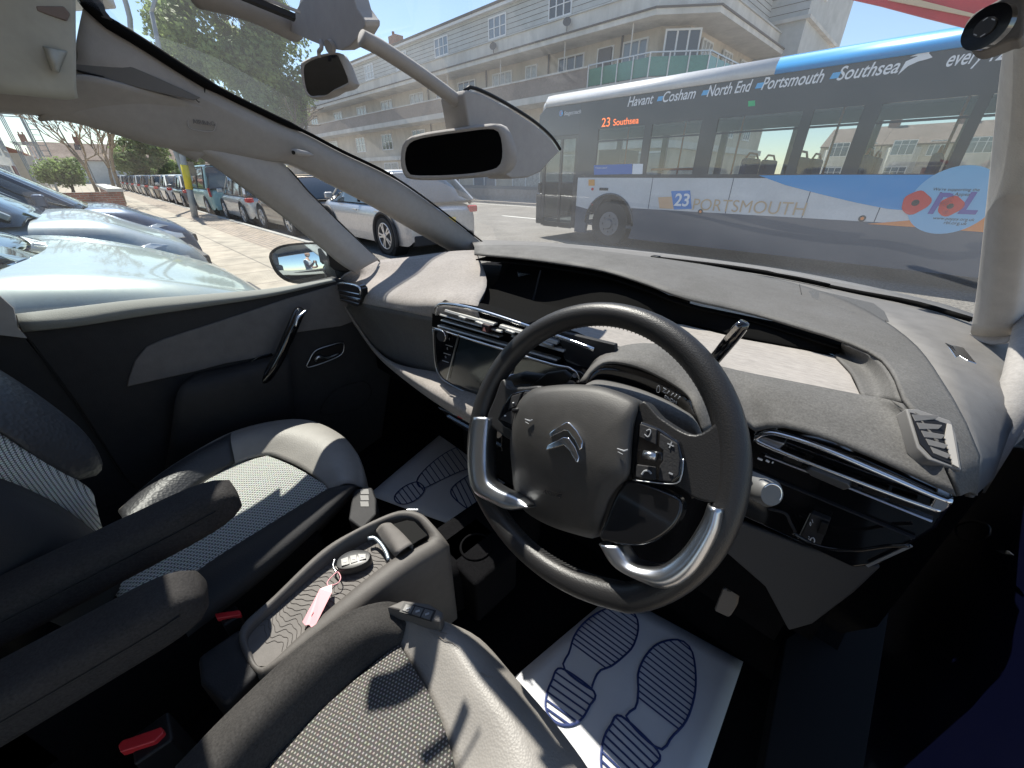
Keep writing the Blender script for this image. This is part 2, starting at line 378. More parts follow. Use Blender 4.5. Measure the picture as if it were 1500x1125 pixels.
# main front surface
top_r = [P(790, 478, z=1.058), P(930, 516, z=1.069), P(1030, 534, z=1.075), P(1100, 550, z=1.077), P(1180, 566, z=1.079), P(1262, 582, z=1.082), P(1300, 586, z=1.090), P(1323, 591, z=1.1005)]
bot_r = [P(830, 530, y=.5), P(900, 560, y=.50), P(1060, 600, y=.51), P(1100, 632, y=.52), P(1140, 626, y=.522), P(1200, 641, y=.524), P(1260, 664, y=.526), P(1330, 695, y=.525), P(1399.5, 727, y=.52)]
mid_r = [a.lerp(b, .5) + Vector((0, 0, .009)) for a, b in zip(curve(top_r, 30), curve(bot_r, 30))]
MB().grid(loft([curve(top_r, 30), mid_r, curve(bot_r, 30)], 30, 6)).build('front_skin', M_dash, dash, smooth=True, solid=.004, solid_off=-1)
# left (passenger) part : top, face, shelf
L0 = [P(505, 402, z=1.045), P(545, 384, z=1.065), P(600, 377, z=1.08), P(660, 369, z=1.095), P(697, 367, z=1.10)]
L1 = [P(492, 418, y=.505), P(548, 403, y=.60), P(620, 398, y=.68), P(670, 401, y=.68), P(713, 411, y=.66)]
L2 = [P(498, 436, y=.498), P(540, 446, y=.50), P(590, 456, y=.505), P(640, 466, y=.508), P(680, 474, y=.51), P(706, 480, y=.51)]
L1b = [P(494, 428, y=.498), P(540, 428, y=.515), P(600, 434, y=.53), P(655, 439, y=.512), P(684, 443, y=.515), P(700, 449, y=.513)]
sheet('passenger_dash_top', [L0, L1, L1b, L2], M_fab2, dash, 30, 5)
L3 = [P(503, 446, y=.50), P(542, 503, y=.53), P(578, 532, y=.53), P(645, 546, y=.52), P(720, 556, y=.52)]
L2m = [a.lerp(b, .45) + Vector((0, .012, 0)) for a, b in zip(curve(L2, 20), curve(L3, 20))]
sheet('passenger_dash_face', [curve(L2, 20), L2m, curve(L3, 20)], M_dash, dash, 24, 5)
L4 = [P(505, 450, y=.50), P(548, 511, y=.52), P(590, 544, y=.47), P(660, 588, y=.44), P(735, 628, y=.44)]
L4b = [P(504, 452, y=.515), P(547, 514, y=.53), P(588, 552, y=.49), P(655, 600, y=.46), P(730, 642, y=.46)]
L5 = [P(519, 480, y=.60), P(550, 540, y=.60), P(600, 580, y=.60), P(655, 605, y=.60), P(730, 650, y=.58)]
sheet('lower_shelf', [curve(L3, 20), curve(L4, 20), curve(L4b, 20)], M_fab2, dash, 24, 5)
MB().prism([P(640, 596, y=.455), P(735, 640, y=.455), P(735, 662, y=.455), P(668, 622, y=.455)], (0, .05, 0)).build('lower_control_strip', M_piano, dash, bevel=.002)
MB().bar(P(655, 610, y=.453), P(735, 655, y=.453), .003, .004).build('control_strip_trim', M_chrome, dash)
MB().prism([P(672, 606, y=.452), P(679, 609, y=.452), P(677, 614, y=.452), P(670, 611, y=.452)], (0, .004, 0)).build('red_button', M_red, dash)
MB().box(-.70, .66, .56, 1.12, .70, 1.0).build('dash_sun_block', M_floor, dash); MB().box(-.20, .63, .62, .95, .58, .72).build('dash_sun_block_low', M_floor, dash); MB().box(.22, .47, .46, .585, .74, .97).build('column_sun_block', M_floor, dash, bevel=.02); MB().box(-.12, .20, .50, .585, .66, .84).build('stack_sun_block', M_floor, dash, bevel=.01)  # blocks added inside the dash to keep sun off the paper mats
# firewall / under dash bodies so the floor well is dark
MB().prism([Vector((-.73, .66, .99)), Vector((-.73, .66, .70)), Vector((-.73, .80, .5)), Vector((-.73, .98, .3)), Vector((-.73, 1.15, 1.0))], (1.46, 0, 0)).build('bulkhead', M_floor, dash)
# ------------------------------------------------ centre vent and touch screen
vent = MB().prism([P(633, 449, y=.505), P(650, 440, y=.505), P(700, 450, y=.505), P(830, 492, y=.505), P(890, 520, y=.505), P(870, 545, y=.505), P(740, 512, y=.505), P(632, 482, y=.505)], (0, .03, 0)).build('center_vent', M_rb, dash, bevel=.002)
def slat(a, b, h, dep, m, name='slat', par=None, y=.495):
    p, q = P(*a, y=y), P(*b, y=y); mb = MB()
    up = Vector((0, 0, 1)); tl = Vector((0, h * .8, 0)); mb.prism([p + up * h / 2 + tl, q + up * h / 2 + tl, q - up * h / 2, p - up * h / 2], (0, dep, 0))
    return mb.build(name, m, par, bevel=min(h, .003) * .3)
sl0 = MB().tube(curve(Ps([(640, 462), (638, 452), (650, 445), (700, 454), (820, 494), (870, 512)], y=.488), 30), .0035, 8).build('vent_frame', M_chrome, vent, smooth=True)
M_slat = mat('slat_silver', (.42, .42, .41), .4, .6)
for a, b, h, c in [((650, 455), (722, 476), .0045, M_slat), ((730, 478), (815, 503), .005, M_slat), ((643, 461), (735, 487), .0030, M_slat), ((645, 469), (730, 494), .0030, M_slat), ((748, 492), (825, 515), .004, M_slat), ((640, 477), (815, 528), .003, M_slat)]:
    slat(a, b, h, .016, c, 'slat', vent, .492)
for a in ((675, 466), (745, 487), (775, 497), (800, 505), (700, 474)):
    p = P(*a, y=.486); MB().box(p.x - .011, p.x + .011, p.y, p.y + .008, p.z - .0022, p.z + .0022).build('vent_tab', M_slat if a[0] != 775 else M_black, vent, bevel=.001)
p = P(710, 482, y=.484); MB().box(p.x - .010, p.x + .010, p.y, p.y + .012, p.z - .008, p.z + .008).build('hazard_button', mat('hazard_red', (.03, .01, .01), .4), vent, bevel=.002)
tri = [p + Vector((0, -.001, .005)), p + Vector((-.005, -.001, -.004)), p + Vector((.005, -.001, -.004))]
MB().prism(tri, (0, -.0008, 0)).build('hazard_mark', mat('hazard_mark', (.8, .35, .3), .4), vent)
scr = plate('center_console_panel', Ps([(634, 481), (700, 500), (790, 528), (850, 545), (866, 560), (845, 590), (760, 605), (700, 584), (655, 562), (642, 550), (636, 530)], y=.478), (0, .04, 0), M_piano, dash, bevel=.004)
MB().tube(curve(Ps([(634, 480), (740, 513), (810, 534), (838, 540), (850, 556), (842, 562)], y=.475), 30), .0022, 8).build('console_chrome', M_chrome, scr, smooth=True)
MB().tube(curve(Ps([(634, 482), (637, 530), (643, 549), (656, 561), (700, 583), (740, 600)], y=.476), 30), .0014, 8).build('console_edge', M_silver, scr, smooth=True)
plate('touch_screen', Ps([(675, 492), (760, 517), (735, 590), (700, 577), (658, 558)], y=.475), (0, .004, 0), M_screen, scr, bevel=.001)
MB().bar(P(672, 491, y=.473), P(655, 556, y=.473), .002, .004).build('screen_rail', M_silver, scr)
MB().tube([P(648, 492, y=.478), P(648, 492, y=.455)], .0125, 24).build('volume_knob', M_black, scr, smooth=True, autos=40)
mb = MB(); c_ = P(648, 492, y=.4545)
mb.tube([c_ + Vector((math.cos(t) * .0115, 0, math.sin(t) * .0115)) for t in [2 * math.pi * i / 24 for i in range(24)]], .0012, 6, closed=True).build('knob_ring', M_chrome, scr, smooth=True)
for a, b in (((653, 505), (663, 508)), ((650, 517), (660, 520)), ((648, 528), (657, 531))):
    MB().bar(P(*a, y=.474), P(*b, y=.474), .0012, .0015).build('key_mark', M_dim, scr)
for s_, a in (('♪', (658, 498)), ('≡', (655, 512)), ('G', (652, 524))):
    text('key_symbol', s_ if s_ == 'G' else {'♪': 'f', '≡': 'E'}[s_], M_dim, scr, P(*a, y=.474), (1, 0, 0), (0, 0, 1), size=.008)
for a in ((828, 545), (842, 550)):
    MB().tube(Ps([a], y=.474) + [P(*a, y=.478)], .004, 12).build('climate_button', M_dim, scr)
# wiper stalk seen left behind the rim, side trim panel
MB().tube([P(745, 558, y=.40), P(772, 553, y=.39), P(800, 556, y=.40), P(840, 565, y=.42)], [.0085, .010, .008, .007], 16).build('wiper_stalk', M_black, dash, smooth=True)
MB().tube([P(744, 558, y=.402), P(752, 556, y=.40)], [.0090, .0095], 20).build('stalk_cap', M_silver, dash, smooth=True)
plate('paddle_shifter', [P(775, 566, y=.385), P(800, 547, y=.385), P(825, 543, y=.385), P(836, 553, y=.385), P(828, 562, y=.385), P(790, 570, y=.385)], (0, .008, 0), M_black, dash, bevel=.003)
plate('side_trim', [P(815, 485, y=.50), P(900, 505, y=.50), P(905, 580, y=.50), P(860, 575, y=.50), P(838, 560, y=.50)], (0, .01, 0), M_lower, dash)
# ------------------------------------------------ column cowl with gear display
def cowlrow(pts, y): return Ps(pts, y=y)
c0 = [P(850, 560, y=.47), P(880, 522, y=.50), P(930, 505, y=.53), P(985, 512, y=.54), P(1040, 560, y=.52), P(1062, 620, y=.48)]
c1 = [P(858, 560, y=.43), P(866, 545, y=.44), P(889, 531, y=.46), P(931, 537, y=.475), P(977, 558, y=.475), P(1007, 579, y=.465), P(1018, 600, y=.45), P(1030, 635, y=.44)]
sheet('column_cowl', [c0, c1], M_dash, dash, 30, 3, .004)
c2 = [P(862, 568, y=.435), P(870, 558, y=.445), P(885, 557, y=.46), P(931, 569, y=.475), P(977, 588, y=.475), P(1002, 603, y=.465), P(1014, 612, y=.45), P(1028, 640, y=.44)]
sheet('gear_display', [[p + Vector((0, .004, 0)) for p in c1], c2], M_piano, dash, 30, 2, .004)
c3 = [P(845, 580, y=.40), P(872, 574, y=.40), P(925, 584, y=.40), P(975, 603, y=.40), P(1015, 628, y=.40), P(1028, 655, y=.40)]
sheet('column_shroud', [c2, c3, [p + Vector((0, .03, -.10)) for p in c3]], M_dash, dash, 30, 4, .004)
text('gear_letters', 'RNDM', M_dim, dash, P(973, 583, y=.455), P(992, 593, y=.455) - P(973, 583, y=.455), (0, .15, 1), width=.017)
text('gear_letter_park', 'Z', M_dim, dash, P(970, 573, y=.458), (1, 0, -.3), (0, .15, 1), size=.008)
mb = MB()
for a in ((977, 576), (983, 579), (988, 581), (993, 584)): mb.bar(P(*a, y=.457), P(a[0] + 3, a[1] - 3, y=.457), .0009, .001)
mb.build('gear_ticks', M_white, dash)
mb = MB(); mb.tube(curve(Ps([(963, 566), (966, 566), (966, 574), (962, 574)], y=.457), 14, True), .0004, 6, closed=True).build('gear_icon', M_dim, dash)
# gear selector
MB().tube(curve([P(1030, 545, y=.47), P(1052, 520, y=.45), P(1072, 496, y=.44), P(1086, 478, y=.44), P(1091, 472, y=.44)], 14), [.006] * 4 + [.008] * 9 + [.005], 14, ry=[.005] * 14).build('gear_selector', M_piano, dash, smooth=True)
MB().bar(P(1062, 498, y=.43), P(1080, 478, y=.43), .002, .004).build('selector_trim', M_chrome, dash)
# ------------------------------------------------ right vent, light stalk, fascia
rv = plate('right_fascia', Ps([(1040, 610), (1100, 640), (1140, 630), (1260, 668), (1400, 731), (1372, 775), (1335, 798), (1290, 828), (1250, 833), (1180, 800), (1050, 740)], y=.532), (0, .05, 0), M_piano, dash, bevel=.004)
MB().tube(curve(Ps([(1104, 643), (1122, 634), (1145, 636), (1200, 654), (1290, 692), (1360, 722), (1394, 735)], y=.522), 40), .0048, 8, ry=.0032).build('vent_frame', M_chrome, rv, smooth=True)
MB().tube(curve(Ps([(1106, 645), (1130, 656), (1200, 684), (1300, 722), (1362, 744), (1378, 748)], y=.52), 40), .0028, 8).build('vent_frame', M_chrome, rv, smooth=True)
plate('vent_end_cap', Ps([(1370, 727), (1394, 735), (1391, 744), (1381, 752), (1361, 743)], y=.518), (0, .02, 0), M_chrome, rv, bevel=.002)
plate('vent_end_cap', Ps([(1106, 644), (1120, 641), (1150, 650), (1141, 659), (1122, 653)], y=.523), (0, .02, 0), M_silver, rv, bevel=.002)
for a, b, hh in (((1120, 668), (1185, 693), .0018), ((1240, 714), (1366, 765), .0022), ((1100, 690), (1340, 790), .0015)):
    slat(a, b, hh, .01, M_lower if hh == .0015 else M_silver, 'slat', rv, .526)
for i in range(5):
    a = (1165 + i * 40, 664 + i * 15.3); MB().bar(P(a[0], a[1], y=.528), P(a[0] - 5, a[1] + 14, y=.528), .003, .02).build('vent_vane', M_black, rv)
MB().prism(Ps([(1180, 689), (1187, 686), (1244, 709), (1246, 716), (1236, 719), (1186, 697)], y=.512), (0, .015, 0)).build('vent_tab', M_silver if 0 else mat('tab_grey', (.06, .06, .06), .35), rv, bevel=.002)
for a, b in (((1110, 671), (1117, 674)), ((1122, 674), (1127, 677)), ((1131, 677), (1133, 678))): MB().bar(P(*a, y=.524), P(*b, y=.524), .0015, .0025).build('button_mark', M_white, rv)
MB().tube(curve(Ps([(1160, 780), (1200, 800), (1250, 806), (1300, 800), (1332, 799)], y=.51), 30), .0022, 8).build('fascia_edge', M_piano, rv, smooth=True)
MB().bar(P(1335, 799, y=.527), P(1270, 829, y=.527), .0016, .003).build('fascia_trim', M_silver, rv)
MB().tube([P(1040, 688, y=.445), P(1084, 702, y=.435), P(1092, 706, y=.43), P(1126, 722, y=.405), P(1131, 724, y=.402)], [.010, .011, .0150, .0150, .012], 24).build('light_stalk', mat('stalk_black', (.11, .11, .11), .45), dash, smooth=True, autos=50)
cc = P(1130, 723.5, y=.4025); ax = (P(1126, 722, y=.405) - P(1092, 706, y=.43)).normalized()
mb = MB(); e1 = ax.cross(Vector((0, 0, 1))).normalized(); e2 = ax.cross(e1)
mb.tube([cc + e1 * math.cos(t) * .0105 + e2 * math.sin(t) * .0105 for t in [2 * math.pi * i / 28 for i in range(28)]], .001, 6, closed=True).build('stalk_ring', M_chrome, dash, smooth=True)
for a in ((1099, 700), (1095, 712), (1098, 718), (1115, 706)): MB().tube([P(*a, y=.403), P(*a, y=.406)], .0012, 8).build('stalk_mark', M_white, dash)
plate('headlamp_level_switch', Ps([(1188, 752), (1216, 763), (1200, 803), (1170, 790)], y=.522), (0, .01, 0), M_lower, rv)
plate('level_wheel', Ps([(1202, 764), (1214, 768), (1208, 786), (1196, 781)], y=.517), (0, .01, 0), M_black, rv)
MB().bar(P(1187, 752, y=.520), P(1169, 789, y=.520), .0008, .001).build('switch_edge', M_silver, rv)
text('level_mark', '0 1', M_white, rv, P(1187, 771, y=.520), P(1197, 758, y=.520) - P(1187, 771, y=.520), (-.4, 0, .7), size=.007)
mb = MB(); mb.tube(curve(Ps([(1188, 789), (1192, 788), (1193, 794), (1187, 794)], y=.520), 12, True), .0007, 6, closed=True)
for k in range(3): mb.bar(P(1184, 786 + k * 3, y=.52), P(1186, 787 + k * 3, y=.52), .0007, .0007)
mb.build('headlamp_mark', M_white, rv)
MB().tube(curve(Ps([(1125, 745), (1150, 752), (1158, 766), (1165, 779)], y=.522), 16), .002, 8).build('fascia_rib', M_lower, rv, smooth=True)
# side window demister, grille, etched mark, chrome clip : laid on the skin of the dashboard
BV = make_bvh(['dashboard', 'front_skin', 'windscreen_ledge'])
def Sp(pts, lift): return [S(BV, x, y, lift) for x, y in pts]
M_vg = mat('vent_grey', (.17, .165, .16), .6)
vc = Sp([(1330, 601), (1400, 622), (1407, 686), (1350, 662)], 0); v_o = sum(vc, Vector((0, 0, 0))) / 4; v_n = (vc[2] - vc[0]).cross(vc[3] - vc[1]).normalized()
if v_n.z < 0: v_n = -v_n
def VP(px, py, off=0): return PL(px, py, v_o + v_n * (off + .0068), v_n)
dv = plate('demister_vent', [VP(*p) for p in ((1327, 598), (1345, 599), (1394, 616), (1402, 638), (1410, 690), (1362, 674), (1344, 655))], -v_n * .016, M_vg, dash, bevel=.002)
plate('vent_throat', [VP(p, q, .0012) for p, q in ((1334, 604), (1388, 621), (1396, 642), (1403, 683), (1365, 668), (1348, 650))], -v_n * .003, M_black, dv, bevel=0)
for k in range(5):
    t = k / 4; a = (1336 + 27 * t, 609 + 47 * t); b = (1375 + 17 * t, 609 + 58 * t)
    MB().prism([VP(a[0], a[1] - 2, .002), VP(b[0] + 2, b[1] - 1, .0055), VP(b[0] - 4, b[1] + 5, .002), VP(a[0] + 5, a[1] + 8, .0016)], -v_n * .003).build('louvre', M_vg, dv, bevel=.0005)
plate('vent_light_edge', [VP(p, q, .0022) for p, q in ((1388, 620), (1394, 622), (1405, 685), (1396, 680), (1384, 642))], -v_n * .003, mat('vent_edge', (.36, .34, .31), .6), dv, bevel=0)
plate('speaker_grille', Sp([(1183, 426), (1195, 424), (1280, 444), (1296, 456), (1303, 471), (1250, 458), (1190, 436)], .003), (0, 0, -.008), mat('grille', (.085, .085, .085), .7, bump=.8, bscale=700, voronoi=True), dash)
plate('ledge_clip', Sp([(1386, 503), (1412, 509), (1432, 533), (1418, 528), (1406, 521), (1400, 524)], .004), (0, 0, -.006), M_chrome, dash)
plate('clip_shadow_slot', Sp([(1385, 502), (1396, 507), (1404, 520), (1397, 516)], .0045), (0, 0, -.003), M_black, dash, bevel=0)
q0, q1 = Sp([(1171, 417), (1174, 431)], .002); MB().bar(q0, q1, .0012, .002).build('ledge_seam', M_line, dash)
MB().tube(curve([P(870, 368, z=1.108), P(960, 380, z=1.104), P(1060, 393, z=1.103), P(1160, 409, z=1.103), P(1250, 427, z=1.102), P(1340, 444, z=1.101), P(1422, 468, z=1.100)], 30), .0050, 8).build('windscreen_base_seal', mat('seal_black', (.004, .004, .004), .9, spec=.1), dash, smooth=True)
MB().tube(curve([P(958, 378, z=1.113), P(1000, 383, z=1.114), P(1080, 393, z=1.113), P(1165, 407, z=1.111), P(1215, 418, z=1.108)], 20), [.006] * 14 + [.004] * 6, 8).build('wiper_blade', mat('seal_black', (.004, .004, .004), .9, spec=.1), dash, smooth=True)
MB().box(*(lambda p: (p.x - .012, p.x + .012, p.y - .01, p.y + .01, p.z - .004, p.z + .007))(P(960, 378, z=1.114))).build('wiper_joint', M_black, dash, bevel=.002)

# ================================================================ steering wheel
WO = Vector((.353, .334, 1.027)); TT = .51
WN = Vector((0, -math.cos(TT), math.sin(TT))); WV = Vector((0, math.sin(TT), math.cos(TT))); WX = Vector((1, 0, 0))
def W(px, py, off=0): return PL(px, py, WO + WN * off, WN)
def Ws(pts, off=0): return [W(a, b, off) for a, b in pts]
rim = []
for i in range(96):
    t = 2 * math.pi * i / 96; c, s_ = math.cos(t), math.sin(t); rr = .1735
    if s_ < -.70: rr *= (1 - .10 * ((-s_ - .70) / .3) ** .8)       # flattened foot
    rim.append(WO + WX * c * rr + WV * s_ * rr)
sw = MB().tube(rim, [.0148 + .0012 * abs(math.cos(2 * math.pi * i / 96)) for i in range(96)], 20, ry=[.0150] * 96, closed=True, up=WN).build('steering_wheel', M_leather, car, smooth=True)
sw['label'] = 'black leather steering wheel with silver lower grips and two chrome chevrons'
# stitches round the inside of the rim
st = MB()
for i in range(0, 360, 2):
    t = R(i)
    if 195 < i < 215 or 325 < i < 345: continue
    c, s_ = math.cos(t), math.sin(t); rr = .1735
    if s_ < -.70: rr *= (1 - .10 * ((-s_ - .70) / .3) ** .8)
    p = WO + WX * c * (rr - .0150) + WV * s_ * (rr - .0150) + WN * .003
    q = WO + WX * math.cos(t + .02) * (rr - .0153) + WV * math.sin(t + .02) * (rr - .0153) - WN * .003
    st.bar(p, q, .0008, .0012)
st.build('stitching', mat('thread', (.05, .05, .05), .7), sw)
def wplate(name, pts, off, th, m, n=0, bevel=.003, par=sw, **k): return plate(name, Ws(pts, off), -WN * th, m, par, n, bevel, **k)
hub_px = [(754, 605), (760, 588), (778, 571), (805, 565), (845, 563), (885, 567), (925, 582), (936, 592), (930, 620), (926, 655), (924, 690), (918, 703), (905, 715), (893, 735), (884, 765), (874, 788), (840, 782), (800, 768), (768, 748), (754, 725), (750, 690), (747, 655), (749, 628)]
cx = sum(p[0] for p in hub_px) / len(hub_px); cy = sum(p[1] for p in hub_px) / len(hub_px)
rings = []
hubc = curve([Vector((a, b, 0)) for a, b in hub_px], 72, True)
for f_, o_ in ((1.0, .012), (.995, .026), (.97, .034), (.90, .038), (.7, .041), (.4, .042), (.1, .042)):
    row_ = []
    for p in hubc:
        u1, u2 = cx + (p.x - cx) * f_, cy + (p.y - cy) * f_
        v_ = (W(u1, u2, o_) - WO).dot(WV) - .02
        row_.append(W(u1, u2, o_ - (3.6 * v_ * v_ if v_ < 0 else 1.5 * v_ * v_)))
    rings.append(row_)
mb = MB()
for i in range(len(rings) - 1):
    for k in range(72):
        a = rings[i][k]; b = rings[i][(k + 1) % 72]; c = rings[i + 1][(k + 1) % 72]; d = rings[i + 1][k]; mb.add([a, b, c, d], [(0, 1, 2, 3)])
mb.add(rings[-1], [list(range(72))])
mb.add([p - WN * .03 for p in rings[0]] + rings[0], [[k, (k + 1) % 72, 72 + (k + 1) % 72, 72 + k] for k in range(72)])
o = mb.build('airbag_cover', M_hub, sw, smooth=True)
# chevron emblem
CHR = mat('emblem_chrome', (.8, .81, .83), .1, 1)
for pts in ([(803, 636), (808, 631), (829, 618), (834, 619), (845, 631), (853, 646), (852, 657), (848, 660), (841, 645), (831, 632), (826, 631), (806, 641)],
            [(798, 660), (802, 652), (825, 640), (833, 641), (842, 654), (848, 670), (846, 678), (843, 677), (834, 661), (826, 652), (802, 659)]):
    wplate('chevron', pts, .047, .010, CHR, 0, .0015)
for a in ((769, 614), (904, 657)):
    p = W(*a, .043); MB().tube([p, p + WX * .008 + WV * .001, p + WX * .011 + WV * .004], [.0006, .0010, .0007], 6).build('horn_mark', M_dim, sw)
    MB().bar(p + WX * .002 - WV * .003, p + WX * .008 - WV * .003, .0006, .0008).build('horn_mark', M_dim, sw)
text('airbag_mark', 'AIRBAG', M_black, sw, W(795, 722, .030), W(820, 730, .030) - W(795, 722, .030), WV, size=.0075)
# lower black gloss wedge under the hub, spokes and button pads
wplate('spoke', [(936, 590), (968, 612), (1000, 632), (1022, 636), (1045, 622), (1062, 600), (1075, 640), (1080, 690), (1072, 742), (1045, 738), (1016, 730), (985, 712), (925, 702)], .012, .022, M_leather, 60, .006)
wplate('spoke', [(795, 568), (765, 566), (745, 566), (735, 553), (722, 585), (712, 612), (722, 628), (752, 645), (762, 610)], .010, .022, M_leather, 48, .006)
wplate('lower_bezel', [(924, 703), (985, 724), (1000, 745), (985, 775), (950, 797), (915, 799), (877, 790), (886, 762), (897, 733), (908, 714)], .022, .02, mat('gloss_black', (.008, .008, .009), .22, coat=.4), 48, .004)
bp = wplate('button_pad', [(936, 616), (966, 628), (994, 647), (1000, 672), (998, 697), (985, 709), (926, 702), (930, 660)], .024, .014, M_piano, 0, .003)
bl = wplate('button_pad', [(748, 576), (768, 571), (789, 571), (778, 590), (766, 612), (752, 634), (738, 626), (727, 615), (736, 594)], .022, .014, M_piano, 0, .003)
for pts in ([(937, 620), (962, 629), (961, 652), (936, 640)], [(966, 634), (992, 650), (996, 672), (994, 696), (982, 706), (964, 704), (966, 682), (971, 675), (971, 660), (965, 655)], [(932, 680), (960, 684), (960, 703), (930, 699)]):
    wplate('button', pts, .0265, .004, M_lower, 0, .0012, bp)
for pts in ([(749, 580), (764, 575), (757, 595), (744, 600)], [(768, 574), (786, 573), (776, 588), (762, 588)], [(742, 604), (755, 600), (750, 622), (732, 614)], [(754, 612), (764, 606), (757, 628), (748, 624)]):
    wplate('button', pts, .0245, .004, M_lower, 0, .0012, bl)
MB().tube([W(943, 665, .034), W(961, 669, .034)], .0042, 16).build('scroll_wheel', M_silver, bp, smooth=True)
MB().tube([W(752, 602, .032), W(762, 600, .032)], .0035, 16).build('scroll_wheel', M_black, bl, smooth=True)
MB().tube(curve(Ws([(926, 703), (985, 709), (998, 697), (1001, 672)], .0255), 20), .0007, 6).build('pad_trim', M_silver, bp, smooth=True)
text('button_mark', '+', M_dim, bp, W(975, 656, .0275), WX, WV, size=.014); text('button_mark', '-', M_dim, bp, W(978, 697, .0275), WX, WV, size=.016)
mb = MB(); mb.tube(curve(Ws([(944, 636), (949, 640), (953, 634), (952, 629), (947, 631)], .0275), 14), .0006, 6); mb.tube(curve(Ws([(940, 695), (944, 690), (950, 690), (954, 694)], .0275), 12), .0011, 6); mb.build('phone_mark', M_dim, bp)
mb = MB()
for a in ((751, 590), (773, 580), (739, 609), (755, 618)): mb.tube([W(*a, .0255), W(a[0] + 2, a[1], .0255)], .0009, 6)
mb.build('button_mark', M_white, bl)
def grip(name, outer, inner, off=.016):
    a = curve(Ws(outer, off), 40); b = curve(Ws(inner, off), 40)
    rows = [[p - WN * .022 for p in a], a, [p.lerp(q, .3) + WN * .0075 for p, q in zip(a, b)], [p.lerp(q, .7) + WN * .006 for p, q in zip(a, b)], b, [p - WN * .022 for p in b]]
    MB().grid(loft(rows, 40, 4)).build(name, M_silver, sw, smooth=True, solid=.002, solid_off=-1)
grip('silver_grip', [(694, 611), (688, 639), (686, 689), (696, 722), (725, 739), (746, 747), (777, 744)], [(716, 612), (712, 660), (714, 700), (730, 716), (759, 728), (777, 739)])
grip('silver_grip', [(1057, 745), (1047, 785), (1013, 838), (976, 859), (942, 850), (901, 827), (880, 795)], [(1040, 739), (1030, 765), (1003, 806), (972, 831), (944, 833), (923, 824), (906, 799)])
MB().tube([WO - WN * .015, WO - WN * .16], [.05, .055], 24).build('steering_column', M_black, sw, smooth=True)
# ================================================================ seats
def V(*a): return Vector(a)
seat = MB()
LI = [P(560, 925, z=.655), P(583, 948, z=.655), P(610, 985, z=.655), P(640, 1050, z=.655), P(665, 1125, z=.655), P(668, 1200, z=.66)]
LM = [P(575, 912, z=.676), P(612, 912, z=.684), P(665, 945, z=.69), P(710, 1010, z=.69), P(760, 1080, z=.69), P(800, 1180, z=.69)]
LO = [P(592, 890, z=.66), P(640, 909, z=.668), P(692, 934, z=.664), P(742, 990, z=.66), P(800, 1058, z=.655), P(850, 1128, z=.65), P(880, 1190, z=.65)]
LD = [p + V(.006, .012, -.05) for p in LO]; LD2 = [p + V(.0, .0, -.25) for p in LO]
sheet('driver_seat', [LI, LM, LO, LD, LD2], M_leatherS, car, 30, 6, .006)
ds = bpy.data.objects['driver_seat']; ds['label'] = 'nearest seat cushion with tan leather front edge and dotted cloth centre'
FJ = [P(583, 949, z=.655), P(540, 982, z=.655), P(490, 1030, z=.655), P(400, 1125, z=.655), P(340, 1200, z=.655)]
FC = [P(596, 898, z=.672), P(560, 892, z=.695), P(505, 910, z=.705), P(430, 965, z=.71), P(330, 1060, z=.71), P(255, 1140, z=.71)]
FM = [P(592, 925, z=.68), P(545, 925, z=.705), P(480, 960, z=.712), P(400, 1035, z=.715), P(320, 1125, z=.715), P(290, 1180, z=.715)]
FD = [p + V(-.014, .008, -.03) for p in FC]; FD2 = [p + V(-.012, 0, -.25) for p in FC]
sheet('fabric_bolster', [FJ, FM, FC, FD, FD2], M_twill, ds, 30, 6, .005)
cen = MB().grid(loft([[P(583, 949, z=.656), P(584, 949, z=.656), P(585, 950, z=.656)], [P(470, 1050, z=.657), P(545, 1045, z=.665), P(635, 1035, z=.657)], [P(400, 1125, z=.657), P(530, 1125, z=.668), P(665, 1125, z=.657)], [P(330, 1210, z=.657), P(520, 1210, z=.665), P(668, 1210, z=.657)]], 20, 6)).build('cloth_centre', M_dot, ds, smooth=True, solid=.01, solid_off=-1)
MB().tube([p + V(0, 0, .002) for p in curve(LI[1:], 30)], .0018, 6).build('piping', M_black, ds, smooth=True)
MB().tube([p + V(0, 0, .0015) for p in curve(FM, 30)], .0009, 6).build('seam', M_black, ds, smooth=True)
MB().box(.16, .60, -.6, .10, .36, .645).build('seat_base', M_floor, ds, bevel=.02)
# creases in the worn front leather
mb = MB()
for pts in ([(628, 925), (640, 930), (650, 938), (662, 942), (672, 950)], [(636, 918), (645, 926), (655, 928)], [(705, 985), (712, 990), (722, 992)]):
    MB().tube([P(a, b, z=.693) for a, b in pts], .0006, 4).build('leather_crease', mat('crease', (.20, .175, .155), .8), ds)
